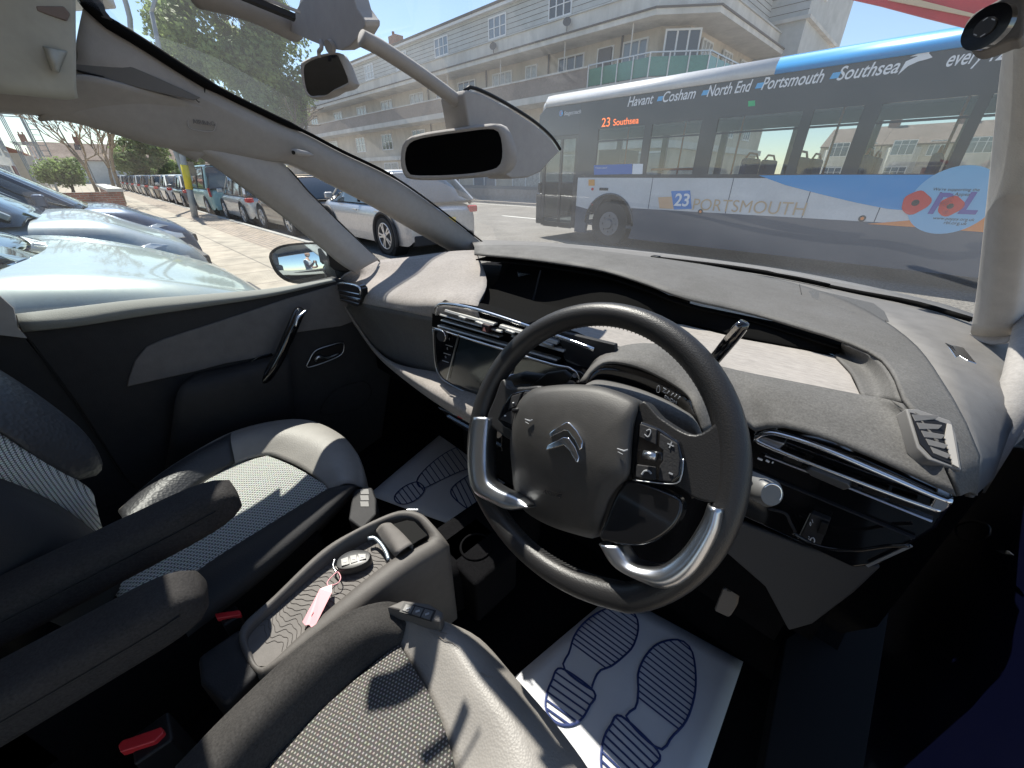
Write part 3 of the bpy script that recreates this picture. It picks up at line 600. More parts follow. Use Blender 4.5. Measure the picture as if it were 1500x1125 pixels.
# seat heater / easy access buttons beside the cushion
def keys(name, quad, z, par, marks):
    o = plate(name, [P(a, b, z=z) for a, b in quad], (0, 0, -.03), M_cons, par, bevel=.003)
    return o
kp = keys('seat_button_pod', [(566, 889), (590, 879), (628, 884), (650, 897), (645, 912), (620, 905), (600, 897)], .716, ds, 0)
def keycap(q0, q1, q2, q3, z, par):
    for k in range(3):
        t0, t1 = k / 3 + .01, (k + 1) / 3 - .02
        l = lambda a, b, t: (a[0] + (b[0] - a[0]) * t, a[1] + (b[1] - a[1]) * t)
        pp = [l(q0, q1, t0), l(q0, q1, t1), l(q3, q2, t1), l(q3, q2, t0)]
        plate('seat_button', [P(a, b, z=z) for a, b in pp], (0, 0, -.004), mat('key_grey', (.08, .08, .08), .5), par, bevel=.001)
        m_ = [sum(p[0] for p in pp) / 4, sum(p[1] for p in pp) / 4]
        MB().bar(P(m_[0] - 3, m_[1] + 1, z=z + .0008), P(m_[0] + 3, m_[1] - 1, z=z + .0008), .003, .0006).build('button_mark', M_dim, par)
keycap((594, 884), (636, 895), (630, 908), (588, 894), .7185, kp)
plate('driver_bezel', [P(a, b, z=.7168) for a, b in ((592, 882), (639, 894), (632, 910), (585, 896))], (0, 0, -.002), M_black, kp, bevel=0)

# passenger seat
PO = [P(175, 750, z=.67), P(225, 705, z=.68), P(280, 668, z=.69), P(340, 636, z=.69), P(402, 620, z=.685), P(450, 619, z=.68), P(488, 634, z=.675), P(513, 660, z=.67), P(524, 690, z=.665), P(523, 712, z=.66)]
PI = [P(205, 800, z=.655), P(250, 745, z=.655), P(300, 705, z=.655), P(345, 680, z=.655), P(390, 667, z=.655), P(420, 676, z=.655), P(445, 688, z=.655), P(465, 702, z=.655), P(478, 713, z=.655), P(486, 724, z=.655)]
PM = [a.lerp(b, .5) + V(0, 0, .018) for a, b in zip(PO, PI)]
PD = [p + V(-.012, .004, -.03) for p in PO]; PD[6:] = [p + V(.006, .012, -.04) for p in PO[6:]]; PD2 = [p + V(0, 0, -.25) for p in PO]
ps = sheet('passenger_seat', [PI, PM, PO, PD, PD2], M_leatherS, car, 40, 6, .006)
ps['label'] = 'far front seat with light leather edge and striped cloth'
# outboard side of the same leather, covered by a dark sheet as its shade
MB().grid(loft([[p + V(0, 0, .0025) for p in PI[:4]], [p + V(0, 0, .0035) for p in PM[:4]], [p + V(-.002, 0, .002) for p in PO[:4]], [p + V(-.003, 0, 0) for p in PD[:4]]], 20, 4)).build('bolster_shade', M_seatdk, ps, smooth=True, solid=.002, solid_off=1)
eL = curve([P(a, b, z=.657) for a, b in ((391, 667), (345, 680), (300, 705), (250, 745), (205, 800), (150, 860))], 14); eR = curve([P(a, b, z=.657) for a, b in ((484, 715), (440, 742), (400, 768), (340, 808), (280, 850), (215, 905))], 14)
rows = [[p.lerp(q, k / 6) + V(0, 0, .012 * math.sin(math.pi * k / 6) - .001) for p, q in zip(eL, eR)] for k in range(7)]
MB().grid(loft(rows, 24, 4)).build('cloth_centre', M_dotp, ps, smooth=True, solid=.01, solid_off=-1)
rows = [[P(482, 716, z=.656), P(400, 766, z=.656), P(300, 830, z=.656), P(215, 900, z=.656)], [P(505, 712, z=.685), P(420, 775, z=.695), P(320, 842, z=.70), P(235, 905, z=.70)], [P(524, 712, z=.665), P(455, 778, z=.68), P(370, 850, z=.68), P(270, 925, z=.68)], [P(526, 716, z=.55), P(462, 785, z=.5), P(375, 860, z=.5), P(275, 935, z=.5)]]
sheet('fabric_bolster', rows, mat('bolster_dark', (.018, .018, .02), .9, bump=.4, bscale=400), ps, 24, 5, .004)
MB().box(-.60, -.14, -.6, .12, .36, .64).build('seat_base', M_floor, ps, bevel=.02)
pk = plate('seat_button_pod', [P(a, b, z=.665) for a, b in ((517, 716), (545, 713), (551, 730), (551, 752), (530, 775), (510, 760))], (0, 0, -.05), M_lower, ps, bevel=.005)
for k in range(3): plate('seat_button', [P(a, b + 9 * k, z=.6662) for a, b in ((527, 716), (540, 716), (541, 724), (528, 724))], (0, 0, -.003), mat('key_grey', (.08, .08, .08), .5), pk, bevel=.001)
# passenger backrest (upright, seen from the side)
def br(pts): return [V(*p) for p in pts]
bo = [P(-60, 510, x=-.50), P(0, 545, x=-.46), P(60, 585, x=-.43), P(110, 625, x=-.40), P(132, 655, x=-.38), P(138, 680, x=-.38), P(120, 697, x=-.37)]
bi = [P(-60, 605, x=-.30), P(0, 632, x=-.30), P(40, 660, x=-.30), P(78, 688, x=-.31), P(95, 698, x=-.32), P(108, 702, x=-.33), P(112, 702, x=-.34)]
bm_ = [a.lerp(b, .5) + V(.01, .02, 0) for a, b in zip(bo, bi)]
bd = [p + V(-.05, -.05, 0) for p in bo]; bd2 = [p + V(-.05, -.25, 0) for p in bo]
sheet('backrest', [bi, bm_, bo, bd, bd2], M_seatdk, ps, 24, 5, .005)
r0 = [P(-60, 605, x=-.31), P(0, 632, x=-.31), P(60, 668, x=-.315), P(112, 704, x=-.33), P(135, 725, x=-.33), P(138, 770, x=-.33)]
r1 = [P(-60, 680, x=-.26), P(0, 702, x=-.26), P(40, 718, x=-.27), P(80, 738, x=-.28), P(112, 760, x=-.29), P(140, 782, x=-.30)]
sheet('backrest_cloth', [r0, [a.lerp(b, .5) + V(.003, .008, 0) for a, b in zip(r0, r1)], r1], M_dotb, ps, 24, 4, .004)
r2 = [p + V(.10, -.06, -.12) for p in r1]
sheet('backrest_inner_bolster', [r1, [a.lerp(b, .5) + V(.02, .04, 0) for a, b in zip(r1, r2)], r2], mat('bolster_dark', (.018, .018, .02), .9), ps, 20, 4, .004)
MB().box(-.62, -.14, -.55, -.30, .45, 1.15).build('backrest_shell', M_black, ps, bevel=.04)
# armrests
M_arm = mat('armrest_twill', (.034, .032, .032), .95, noise=.3, nscale=320, bump=.8, bscale=360, bdist=.0012, sheen=0, spec=.2)
def armrest(name, par, top, bot, lab):
    path = [t.lerp(b, .5) for t, b in zip(top, bot)]; path = curve(path, 26)
    T_ = curve(top, 26); B_ = curve(bot, 26); n = 26
    hh = [(a - b).length / 2 for a, b in zip(T_, B_)]
    taper = [1] * 21 + [.99, .97, .92, .82, .5]
    o = MB().tube(path, [.038 * max(.7, taper[i]) for i in range(n)], 28, ry=[.036 * taper[i] for i in range(n)], up=V(0, 0, 1), power=.5).build(name, M_arm, par, smooth=True, label=lab)
    MB().tube([p + V(  .0385 * max(.7, taper[i]), 0, .010) for i, p in enumerate(path[:24])], .0012, 6).build('seam', M_black, o, smooth=True)
    return o
def arm(name, par, e, s_, lab):  # e end point, s_ start
    d = (e - s_); pts = [s_ + d * t for t in (0, .25, .5, .75, 1)]
    return armrest(name, par, [p + V(0, 0, .03) for p in pts], [p - V(0, 0, .03) for p in pts], lab)
arm('armrest', car, P(295, 862, z=.83), P(-20, 1022, z=.80) + V(.0, -.12, -.02), 'nearer folding armrest, its tip in the sun')
arm('armrest', car, P(345, 722, z=.85), P(0, 885, z=.82) + V(0, -.14, -.02), 'farther folding armrest, almost all in shade')
# belt buckles
def buckle(px, py, z, sz, lab):
    c = P(px, py, z=z); b = MB(); b.prism([c + V(-.016, -.012, 0) * sz, c + V(.016, -.012, 0) * sz, c + V(.018, .02, 0) * sz, c + V(-.018, .02, 0) * sz], (0, 0, -.12))
    o = b.build('belt_buckle', M_black, car, bevel=.004, label=lab)
    return o
b1 = buckle(215, 1085, .70, 1.2, 'nearest seat belt buckle with dark red button')
plate('release_button', [P(a, b, z=.708) for a, b in ((172, 1092), (178, 1084), (236, 1064), (240, 1072), (226, 1086), (176, 1102))], (0, 0, -.012), M_red, b1, bevel=.002)
b2 = buckle(333, 903, .66, .8, 'seat belt buckle beside the console with bright red button')
plate('release_button', [P(a, b, z=.666) for a, b in ((314, 898), (351, 893), (353, 900), (317, 906))], (0, 0, -.01), M_red, b2, bevel=.002)

# ================================================================ console
oL = [P(352, 955, z=.655), P(352, 918, z=.668), P(400, 873, z=.675), P(470, 805, z=.69), P(520, 775, z=.70), P(570, 752, z=.70), P(598, 746, z=.70), P(622, 753, z=.70), P(640, 770, z=.695), P(657, 792, z=.685), P(655, 800, z=.68), P(610, 826, z=.688), P(560, 862, z=.686), P(500, 912, z=.675), P(450, 952, z=.665), P(395, 988, z=.655), P(375, 988, z=.652)]
iL = [P(368, 955, z=.66), P(362, 925, z=.668), P(405, 882, z=.672), P(475, 818, z=.682), P(525, 785, z=.69), P(570, 762, z=.695), P(594, 757, z=.695), P(612, 762, z=.695), P(622, 774, z=.69), P(630, 786, z=.685), P(625, 792, z=.684), P(585, 813, z=.684), P(540, 845, z=.68), P(485, 890, z=.672), P(440, 930, z=.665), P(395, 972, z=.66), P(378, 975, z=.657)]
def ring(rows, n=90):
    rr = [curve(r_, n, True) for r_ in rows]; mb = MB()
    for a, b in zip(rr, rr[1:]):
        k0 = len(mb.v); mb.add(a + b, [[k, (k + 1) % n, n + (k + 1) % n, n + k] for k in range(n)])
    return mb, rr
mb, rr = ring([[p + V(0, 0, -.25) for p in oL], [p + V(0, 0, -.012) for p in oL], [a.lerp(b, .3) + V(0, 0, .004) for a, b in zip(oL, iL)], [a.lerp(b, .75) + V(0, 0, .004) for a, b in zip(oL, iL)], iL, [p + V(0, 0, -.03) for p in iL]])
con = mb.build('centre_console', M_cons, car, smooth=True, label='low centre console with ribbed rubber tray and open bin')
tray_px = [(365, 975), (362, 925), (405, 882), (475, 818), (540, 778), (552, 780), (600, 808), (585, 816), (540, 845), (485, 890), (440, 930), (395, 976)]
tz = lambda a, b: .655 + .012 * max(0, min(1, (a - 370) / 230))
plate('rubber_tray', [P(a, b, z=tz(a, b)) for a, b in tray_px], (0, 0, -.01), M_rubber, con, bevel=0)
# wavy grooves moulded in the tray
mb = MB()
e0 = curve([P(a, b, z=tz(a, b) + .0006) for a, b in ((366, 935), (420, 872), (480, 818), (545, 781))], 30); e1 = curve([P(a, b, z=tz(a, b) + .0006) for a, b in ((398, 966), (480, 895), (540, 846), (596, 812))], 30)
for i in range(2, 29):
    pts = []
    for k in range(25):
        t = k / 24; b_ = e0[i].lerp(e1[i], t); dr = (e0[min(29, i + 1)] - e0[i - 1]).normalized()
        pts.append(b_ + dr * (.006 * math.sin(t * 9 + .25 * i) + .002 * math.sin(t * 23)))
    mb.tube(pts, .0005, 4)
mb.build('tray_grooves', mat('tray_groove', (.09, .08, .075), .8), con)
# roller lid and open bin
plate('bin_opening', [P(a, b, z=.6965) for a, b in ((574, 768), (596, 762), (607, 764), (626, 784), (612, 792), (603, 798))], (0, 0, -.003), mat('void', (.004, .004, .004), 1), con, bevel=0)
lid_a = curve([P(a, b, z=.698) for a, b in ((573, 768), (588, 782), (603, 799))], 10)
lid_b = curve([P(a, b, z=.698) for a, b in ((560, 770), (572, 788), (586, 811))], 10)
lid_c = curve([P(a, b, z=.682) for a, b in ((550, 778), (562, 795), (580, 816))], 10)
sheet('roller_lid', [[p + V(0, 0, -.014) for p in lid_a], [p + V(0, 0, .002) for p in lid_a], [p + V(0, 0, .004) for p in lid_b], lid_c], M_rubber, con, 12, 5, .003)
mb = MB(); mb.tube(curve([P(a, b, z=.684) for a, b in ((539, 789), (548, 788), (558, 797), (566, 810), (569, 820))], 20), .0034, 8, power=.7).build('tray_handle', mat('handle_blue_grey', (.38, .44, .50), .3, .6), con, smooth=True)
MB().tube([P(a, b, z=.695) for a, b in ((596, 747),)] + [P(612, 747, z=.695)], .002, 6).build('console_clip', M_silver, con)
# cup holder forward of the console, in shade
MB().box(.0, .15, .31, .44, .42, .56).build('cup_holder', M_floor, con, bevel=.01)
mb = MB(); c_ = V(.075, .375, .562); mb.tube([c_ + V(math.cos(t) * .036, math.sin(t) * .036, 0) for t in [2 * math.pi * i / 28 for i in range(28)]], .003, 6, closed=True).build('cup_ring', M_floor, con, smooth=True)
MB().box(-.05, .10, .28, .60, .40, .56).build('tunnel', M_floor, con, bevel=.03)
# black rear block of the console
MB().prism([P(a, b, z=.655) for a, b in ((352, 918), (368, 960), (378, 985), (330, 1035), (292, 1000), (288, 962))], (0, 0, -.2)).build('console_rear', M_lower, con, bevel=.008)

# ================================================================ floor and body shell
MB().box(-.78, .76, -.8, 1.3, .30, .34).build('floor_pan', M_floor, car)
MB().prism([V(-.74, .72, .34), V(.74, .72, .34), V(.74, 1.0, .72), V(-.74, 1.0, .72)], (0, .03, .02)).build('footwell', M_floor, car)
# pedals
pd = MB().prism([V(.50, .80, .52), V(.55, .80, .52), V(.55, .86, .60), V(.50, .86, .60)], (0, .01, -.012)).build('brake_pedal', M_lower, car, bevel=.003)
MB().prism([P(1045, 895, y=.56), P(1058, 862, y=.56), P(1082, 868, y=.57), P(1078, 890, y=.57), P(1068, 906, y=.56)], (0, .015, 0)).build('accelerator_pedal', mat('pedal_rubber', (.14, .125, .11), .7, bump=.5, bscale=200), car, bevel=.004)
MB().bar(P(1070, 865, y=.57), P(1080, 800, y=.60), .014, .010).build('pedal_arm', M_black, bpy.data.objects['accelerator_pedal'])
# lower dash side panel on the driver's right
plate('knee_panel', [P(1050, 752, y=.535), P(1180, 802, y=.535), P(1290, 832, y=.535), P(1250, 870, y=.545), P(1190, 915, y=.55), P(1155, 925, y=.55), P(1120, 860, y=.55), P(1040, 790, y=.535)], (0, .01, 0), mat('knee_grey', (.06, .06, .062), .75, bump=.2, bscale=300), car, bevel=.004)
plate('sill_plate', [P(1150, 935, z=.45), P(1290, 835, z=.45), P(1345, 800, z=.45), P(1310, 1000, z=.45), P(1290, 1160, z=.45), P(1110, 1160, z=.45)], (0, 0, -.05), mat('sill_black', (.008, .0075, .008), .8, spec=.2), car, bevel=.004)
# door aperture frame (blue painted) and sill on the right
plate('door_jamb', [P(1424, 705, x=.76), P(1500, 640, x=.78), P(1620, 560, x=.80), P(1700, 900, x=.80), P(1500, 1130, x=.78), P(1262, 1130, x=.76), P(1300, 900, x=.76), P(1345, 800, x=.76)], (.03, 0, 0), M_blueb, car, bevel=.004)
MB().tube(curve([P(a, b, x=.752) for a, b in ((1400, 772), (1420, 764), (1445, 768), (1450, 782), (1430, 792), (1405, 788))], 24, True), .0015, 6, closed=True).build('chassis_grommet', M_black, car, smooth=True)
for pts in ([(1458, 806), (1475, 806), (1482, 812), (1468, 811)], ):
    plate('latch_plate', [P(a, b, x=.755) for a, b in pts], (.002, 0, 0), M_silver, car, bevel=0)
# trim strip following the door opening
MB().tube(curve([P(1416, 712, x=.735), P(1434, 676, x=.735), P(1468, 632, x=.735), P(1489, 580, x=.735), P(1503, 520, x=.735), P(1516, 440, x=.735), P(1530, 300, x=.735), P(1580, 80, x=.73)], 30), .015, 16, ry=.018).build('door_seal_trim', mat('seal_trim', (.30, .285, .27), .95, bump=.35, bscale=500, bdist=.0008, noise=.1, nscale=200), car, smooth=True)
# right windscreen pillar
pts = [P(1468, 520, y=.95), P(1466, 470, y=.93), P(1478, 350, y=.86), P(1492, 200, y=.78), P(1515, 60, y=.66), P(1545, -60, y=.50), P(1600, -260, y=.35)]
def pillar(name, L, Rr, m, thick, **k):
    a = curve(L, 30); b = curve(Rr, 30); off = Vector(thick)
    rows = [[p + off for p in a], [p.lerp(q, .04) + off * .25 for p, q in zip(a, b)], [p.lerp(q, .14) for p, q in zip(a, b)], [p.lerp(q, .5) - off * .18 for p, q in zip(a, b)], [p.lerp(q, .86) for p, q in zip(a, b)], [p.lerp(q, .96) + off * .25 for p, q in zip(a, b)], [p + off for p in b]]
    return sheet(name, rows, m, car, 40, 4, .004, **k)
plR = pillar('windscreen_pillar', [P(1418, 489, y=1.0), P(1428, 420, y=.96), P(1441, 300, y=.88), P(1451, 200, y=.80), P(1463, 90, y=.68), P(1478, -10, y=.56), P(1500, -150, y=.42), P(1560, -400, y=.25)],
       [P(1482, 492, y=.95), P(1493, 440, y=.91), P(1512, 300, y=.83), P(1528, 200, y=.75), P(1545, 90, y=.63), P(1560, -10, y=.5), P(1600, -150, y=.38), P(1680, -400, y=.2)], mat('pillar_right', (.40, .38, .355), .9, bump=.5, bscale=400, bdist=.0008, noise=.06, nscale=40), (.02, .06, 0), label='right windscreen pillar in pale woven trim, lit by the sun')
plate('pillar_foot', [P(1418, 488, y=1.0), P(1428, 500, y=.98), P(1450, 506, y=.96), P(1475, 505, y=.95), P(1484, 492, y=.95), P(1450, 480, y=.98)], (.01, .05, 0), M_trim, plR, bevel=.004)
# small housing with round camera near the top right
def disc(c, n, r_, h, seg=28, **k): return MB().cyl(c, n, r_, h, seg)
hp = [P(a, b, y=.50) for a, b in ((1411, 50), (1414, 35), (1428, 18), (1452, 5), (1480, -10), (1500, -10), (1500, 52), (1480, 60), (1450, 72), (1430, 76), (1418, 68))]
hs = plate('camera_housing', hp, (.004, .035, 0), mat('housing_grey', (.10, .095, .09), .8, bump=.3, bscale=300), car, 40, .006)
cN = (CAMP - P(1446, 40, y=.49)).normalized(); cN = (cN + V(-.5, 0, .1)).normalized()
c_ = P(1446, 40, y=.488)
o = MB().cyl(c_ - cN * .004, cN, .0125, .006, 32).build('camera_lens', M_piano, hs, smooth=True, autos=40)
MB().cyl(c_ + cN * .002, cN, .0055, .0015, 20).build('lens_centre', mat('lens_grey', (.05, .05, .05), .2), hs, smooth=True, autos=40)
mb = MB(); e1 = cN.cross(V(0, 0, 1)).normalized(); e2 = e1.cross(cN)
for k in range(6):
    t = k * 1.05; p = c_ + cN * .0032 + (e1 * math.cos(t) + e2 * math.sin(t)) * .0045; q = p + (e1 * -math.sin(t) + e2 * math.cos(t)) * .0025; mb.bar(p, q, .0007, .0005)
mb.build('lens_marks', M_dim, hs)

# ================================================================ left door, belt line, mirror
dx = -.74
door = plate('passenger_door', [P(25, 480, x=dx), P(30, 472, x=dx), P(150, 462, x=dx), P(300, 445, x=dx), P(400, 430, x=dx), P(495, 408, x=dx), P(530, 420, x=dx), P(580, 500, x=dx), P(560, 640, x=dx), P(450, 720, x=dx), P(250, 760, x=dx), P(180, 700, x=dx), P(110, 590, x=dx)], (-.05, 0, 0), M_lower, car, bevel=.008, label='inside of the closed passenger door with grab handle')
sheet('belt_cap', [[P(22, 470, x=dx - .07), P(117, 456, x=dx - .07), P(200, 446, x=dx - .07), P(300, 438, x=dx - .07), P(400, 429, x=dx - .07), P(487, 414, x=dx - .07)],
    [P(24, 461, x=dx - .02), P(117, 450, x=dx - .02), P(200, 440, x=dx - .02), P(300, 432, x=dx - .02), P(400, 423, x=dx - .02), P(485, 409, x=dx - .02)],
    [P(28, 472, x=dx + .015), P(110, 467, x=dx + .015), P(200, 453, x=dx + .015), P(300, 442, x=dx + .013), P(400, 429, x=dx + .01), P(490, 410, x=dx + .008)],
    [P(34, 486, x=dx + .012), P(110, 478, x=dx + .012), P(200, 464, x=dx + .012), P(300, 449, x=dx + .01), P(400, 433, x=dx + .008), P(492, 412, x=dx + .004)]], mat('belt_trim', (.20, .205, .19), .8, bump=.3, bscale=350), door, 30, 5, .004)
plate('door_insert', [P(a, b, x=dx + .006) for a, b in ((186, 567), (188, 556), (198, 528), (215, 508), (240, 497), (330, 468), (420, 438), (503, 414), (512, 430), (520, 470), (500, 478), (436, 487), (400, 520), (330, 533), (280, 546))], (-.01, 0, 0), mat('insert_grey', (.13, .122, .12), .8, bump=.2, bscale=200, noise=.1, nscale=30), door, bevel=.003)
sheet('door_armrest', [[P(285, 548, x=dx + .004), P(340, 536, x=dx + .004), P(420, 515, x=dx + .004)], [P(260, 575, x=dx + .06), P(340, 555, x=dx + .06), P(425, 530, x=dx + .05)], [P(250, 640, x=dx + .05), P(340, 620, x=dx + .05), P(430, 590, x=dx + .04)], [P(240, 700, x=dx + .01), P(340, 680, x=dx + .01), P(440, 650, x=dx + .01)]], M_lower, door, 16, 5, .004)
MB().tube(curve([P(45, 500, x=dx + .004), P(110, 590, x=dx + .004), P(180, 695, x=dx + .004)], 12), .002, 6).build('door_gap', M_black, door)
plate('window_switch', [P(a, b, x=dx + .012) for a, b in ((366, 531), (378, 522), (398, 517), (402, 524), (390, 530))], (-.004, 0, 0), M_piano, door)
gh = MB().tube(curve([P(440, 455, x=dx + .04), P(436, 462, x=dx + .05), P(424, 490, x=dx + .06), P(408, 525, x=dx + .06), P(390, 553, x=dx + .05), P(370, 573, x=dx + .02)], 24), [.014, .015] + [.014] * 18 + [.012, .010, .008, .006], 14, ry=[.016] * 24, power=.8).build('grab_handle', M_piano, door, smooth=True)
MB().tube(curve([P(449, 455, x=dx + .055), P(440, 462, x=dx + .066), P(436, 467, x=dx + .07), P(433, 478, x=dx + .072)], 12), .0045, 8).build('handle_cap', M_chrome, gh, smooth=True)
mb = MB(); mb.tube(curve([P(a, b, x=dx + .012) for a, b in ((451, 538), (453, 528), (462, 514), (480, 507), (500, 502), (504, 507), (500, 519), (480, 529))], 36, True), .0018, 8, closed=True).build('release_bezel', M_silver, door, smooth=True)
plate('release_recess', [P(a, b, x=dx + .010) for a, b in ((453, 536), (455, 528), (463, 516), (480, 509), (499, 504), (502, 508), (498, 518), (480, 527))], (-.004, 0, 0), M_black, door, bevel=0)
MB().tube(curve([P(462, 529, x=dx + .016), P(466, 523, x=dx + .02), P(480, 524, x=dx + .018), P(496, 518, x=dx + .016)], 12), [.003, .005, .006, .006, .005, .004, .004, .003, .003, .003, .003, .002], 10).build('release_lever', M_silver, door, smooth=True)
mb = MB(); mb.tube(curve([P(a, b, x=dx + .014) for a, b in ((470, 605), (482, 580), (505, 565), (535, 560), (545, 575), (530, 595), (500, 605))], 30, True), .0012, 6, closed=True).build('speaker_ring', M_black, door, smooth=True)
# left vent, at the end of the dashboard
lv = plate('side_vent', Ps([(486, 425), (490, 416), (500, 413), (524, 417), (530, 424), (529, 440), (523, 449), (505, 443), (491, 437)], y=.490), (0, .02, 0), M_piano, dash, 30, .002)
MB().tube(curve(Ps([(489, 424), (492, 417), (503, 415), (523, 419), (528, 426), (527, 434)], y=.486), 24), .0032, 8).build('vent_frame', M_chrome, lv, smooth=True)
for a, b in (((491, 424), (525, 431)), ((490, 430), (526, 438)), ((492, 436), (524, 445))): slat(a, b, .0022, .01, M_silver, 'slat', lv, .487)
MB().tube([P(512, 436, y=.482), P(524, 439, y=.482)], .0025, 6).build('vent_tab', M_chrome, lv)
# door mirror (outside, reflects the photographer)
mc = P(440, 385, x=-.96)
tgt = V(.95, -.42, 1.28); mn = ((CAMP + V(.0, .0, .0) - mc).normalized() + (tgt - mc).normalized()).normalized()
def MP(px, py, off=0): return PL(px, py, mc + mn * off, mn)
mir_px = [(398, 377), (404, 367), (420, 361), (450, 358), (474, 359), (481, 366), (484, 385), (482, 402), (468, 409), (446, 412), (425, 409), (408, 397)]
hsg = [(394, 377), (400, 365), (418, 358), (450, 355), (474, 356), (483, 362), (488, 385), (486, 404), (470, 413), (446, 416), (422, 413), (404, 400)]
mo = MB(); a = curve([MP(p, q, .004) for p, q in hsg], 40, True); b = [p - mn * .03 for p in a]; cc_ = sum(a, V(0, 0, 0)) / 40
c1_ = [cc_ + (p - cc_) * .8 - mn * .085 for p in a]; c2_ = [cc_ + (p - cc_) * .3 - mn * .11 for p in a]
for u_, v_ in ((a, b), (b, c1_), (c1_, c2_)): mo.add(u_ + v_, [[k, (k + 1) % 40, 40 + (k + 1) % 40, 40 + k] for k in range(40)])
mo.add(c2_, [list(range(40))])
cap = curve([MP(p, q, .004) for p, q in mir_px], 40, True); mo.add(a + cap, [[k, (k + 1) % 40, 40 + (k + 1) % 40, 40 + k] for k in range(40)])
mo.add(cap + [p - mn * .006 for p in cap], [[k, (k + 1) % 40, 40 + (k + 1) % 40, 40 + k] for k in range(40)])
dm = mo.build('door_mirror', M_black, car, smooth=True, autos=50, label='black left door mirror showing a man with a phone')
mgc = sum(cap, V(0, 0, 0)) / 40; gr = []
for k in range(9):
    t = 1 - k / 8; row = [mgc + (p - mgc) * t for p in cap]
    gr.append([p + mn * ((.0095 - (p - mgc).length ** 2 / (2 * .55)) - .006) for p in row]); gr[-1].append(gr[-1][0])
MB().grid(gr).build('mirror_glass', mat('mirror', (.80, .86, .88), .01, 1), dm, smooth=True)
plate('mirror_sail', [P(478, 352, x=dx - .01), P(486, 350, x=dx - .01), P(500, 372, x=dx - .01), P(530, 402, x=dx - .01), P(490, 396, x=dx - .01), P(484, 390, x=dx - .01)], (-.02, 0, 0), M_black, door, bevel=.003)
MB().bar(MP(484, 392, -.03), P(500, 396, x=-.77), .04, .05).build('mirror_arm', M_black, dm)

# ================================================================ left pillars, roof rail, header
MT = M_trimD
pil = sheet('windscreen_pillar', [
    [P(125, 0, x=-.60), P(150, 32, x=-.61), P(200, 62, x=-.62), P(300, 125, x=-.64), P(393, 171, x=-.66), P(449, 197, x=-.665), P(500, 224, x=-.67), P(575, 261, x=-.68), P(640, 306, x=-.68), P(712, 361, x=-.68)],
    [P(112, 60, x=-.61), P(200, 98, x=-.62), P(298, 142, x=-.635), P(393, 186, x=-.65), P(449, 211, x=-.655), P(498, 237, x=-.66), P(570, 275, x=-.67), P(634, 320, x=-.675), P(703, 367, x=-.675)],
    [P(110, 95, x=-.62), P(200, 125, x=-.63), P(298, 156, x=-.64), P(390, 203, x=-.655), P(440, 222, x=-.66), P(490, 250, x=-.665), P(560, 287, x=-.675), P(624, 330, x=-.68), P(695, 372, x=-.68)],
    [P(60, 170, x=-.66), P(110, 172, x=-.66), P(236, 208, x=-.67), P(330, 222, x=-.68), P(402, 234, x=-.68), P(426, 237, x=-.68), P(481, 264, x=-.69), P(543, 295, x=-.69), P(606, 331, x=-.70), P(688, 377, x=-.70)],
    [P(60, 172, x=-.70), P(110, 176, x=-.70), P(236, 212, x=-.71), P(330, 226, x=-.71), P(400, 238, x=-.71), P(423, 240, x=-.71), P(478, 267, x=-.72), P(540, 299, x=-.72), P(602, 335, x=-.73), P(684, 381, x=-.73)]], MT, car, 60, 5, .005, label='left windscreen pillar in grey trim sweeping down to the dashboard')
rail = sheet('roof_rail', [
    [P(-60, 110, x=-.60), P(60, 120, x=-.60), P(120, 110, x=-.60), P(200, 128, x=-.62), P(296, 156, x=-.64), P(302, 176, x=-.65)],
    [P(-60, 135, x=-.63), P(60, 145, x=-.63), P(120, 150, x=-.64), P(200, 165, x=-.655), P(290, 190, x=-.67), P(330, 205, x=-.68)],
    [P(-60, 158, x=-.66), P(0, 161, x=-.66), P(60, 166, x=-.66), P(120, 178, x=-.675), P(180, 192, x=-.68), P(236, 207, x=-.685), P(290, 232, x=-.69)],
    [P(-60, 160, x=-.72), P(0, 163, x=-.72), P(60, 168, x=-.72), P(120, 181, x=-.73), P(180, 195, x=-.73), P(236, 211, x=-.73), P(290, 236, x=-.73)]], MT, pil, 40, 5, .005)
# dark valley between rail and pillar
plate('sun_visor_pocket', [P(a, b, x=-.617) for a, b in ((110, 62), (180, 92), (240, 118), (294, 143), (284, 147), (220, 133), (150, 114), (110, 104))], (-.004, 0, 0), mat('pocket_grey', (.12, .115, .11), .85), pil, bevel=.0015)
MB().tube(curve([P(112, 103, x=-.612), P(200, 124, x=-.625), P(282, 141, x=-.632), (P(286, 146, x=-.634)), P(294, 150, x=-.636), P(299, 140, x=-.635), P(300, 126, x=-.635)], 30), .0014, 6).build('pillar_seam', M_black, pil, smooth=True)
mb = MB(); mb.tube(curve([P(a, b, x=-.648) for a, b in ((277, 172), (284, 169), (312, 174), (316, 180), (314, 190), (306, 193), (281, 189), (275, 182))], 30, True), .0009, 6, closed=True).build('airbag_badge', M_trim, pil, smooth=True)
text('airbag_mark', 'AIRBAG', mat('emboss', (.15, .14, .135), .8), pil, P(283, 181, x=-.645), P(309, 184, x=-.645) - P(283, 181, x=-.645), (0, -.1, 1), size=.012)
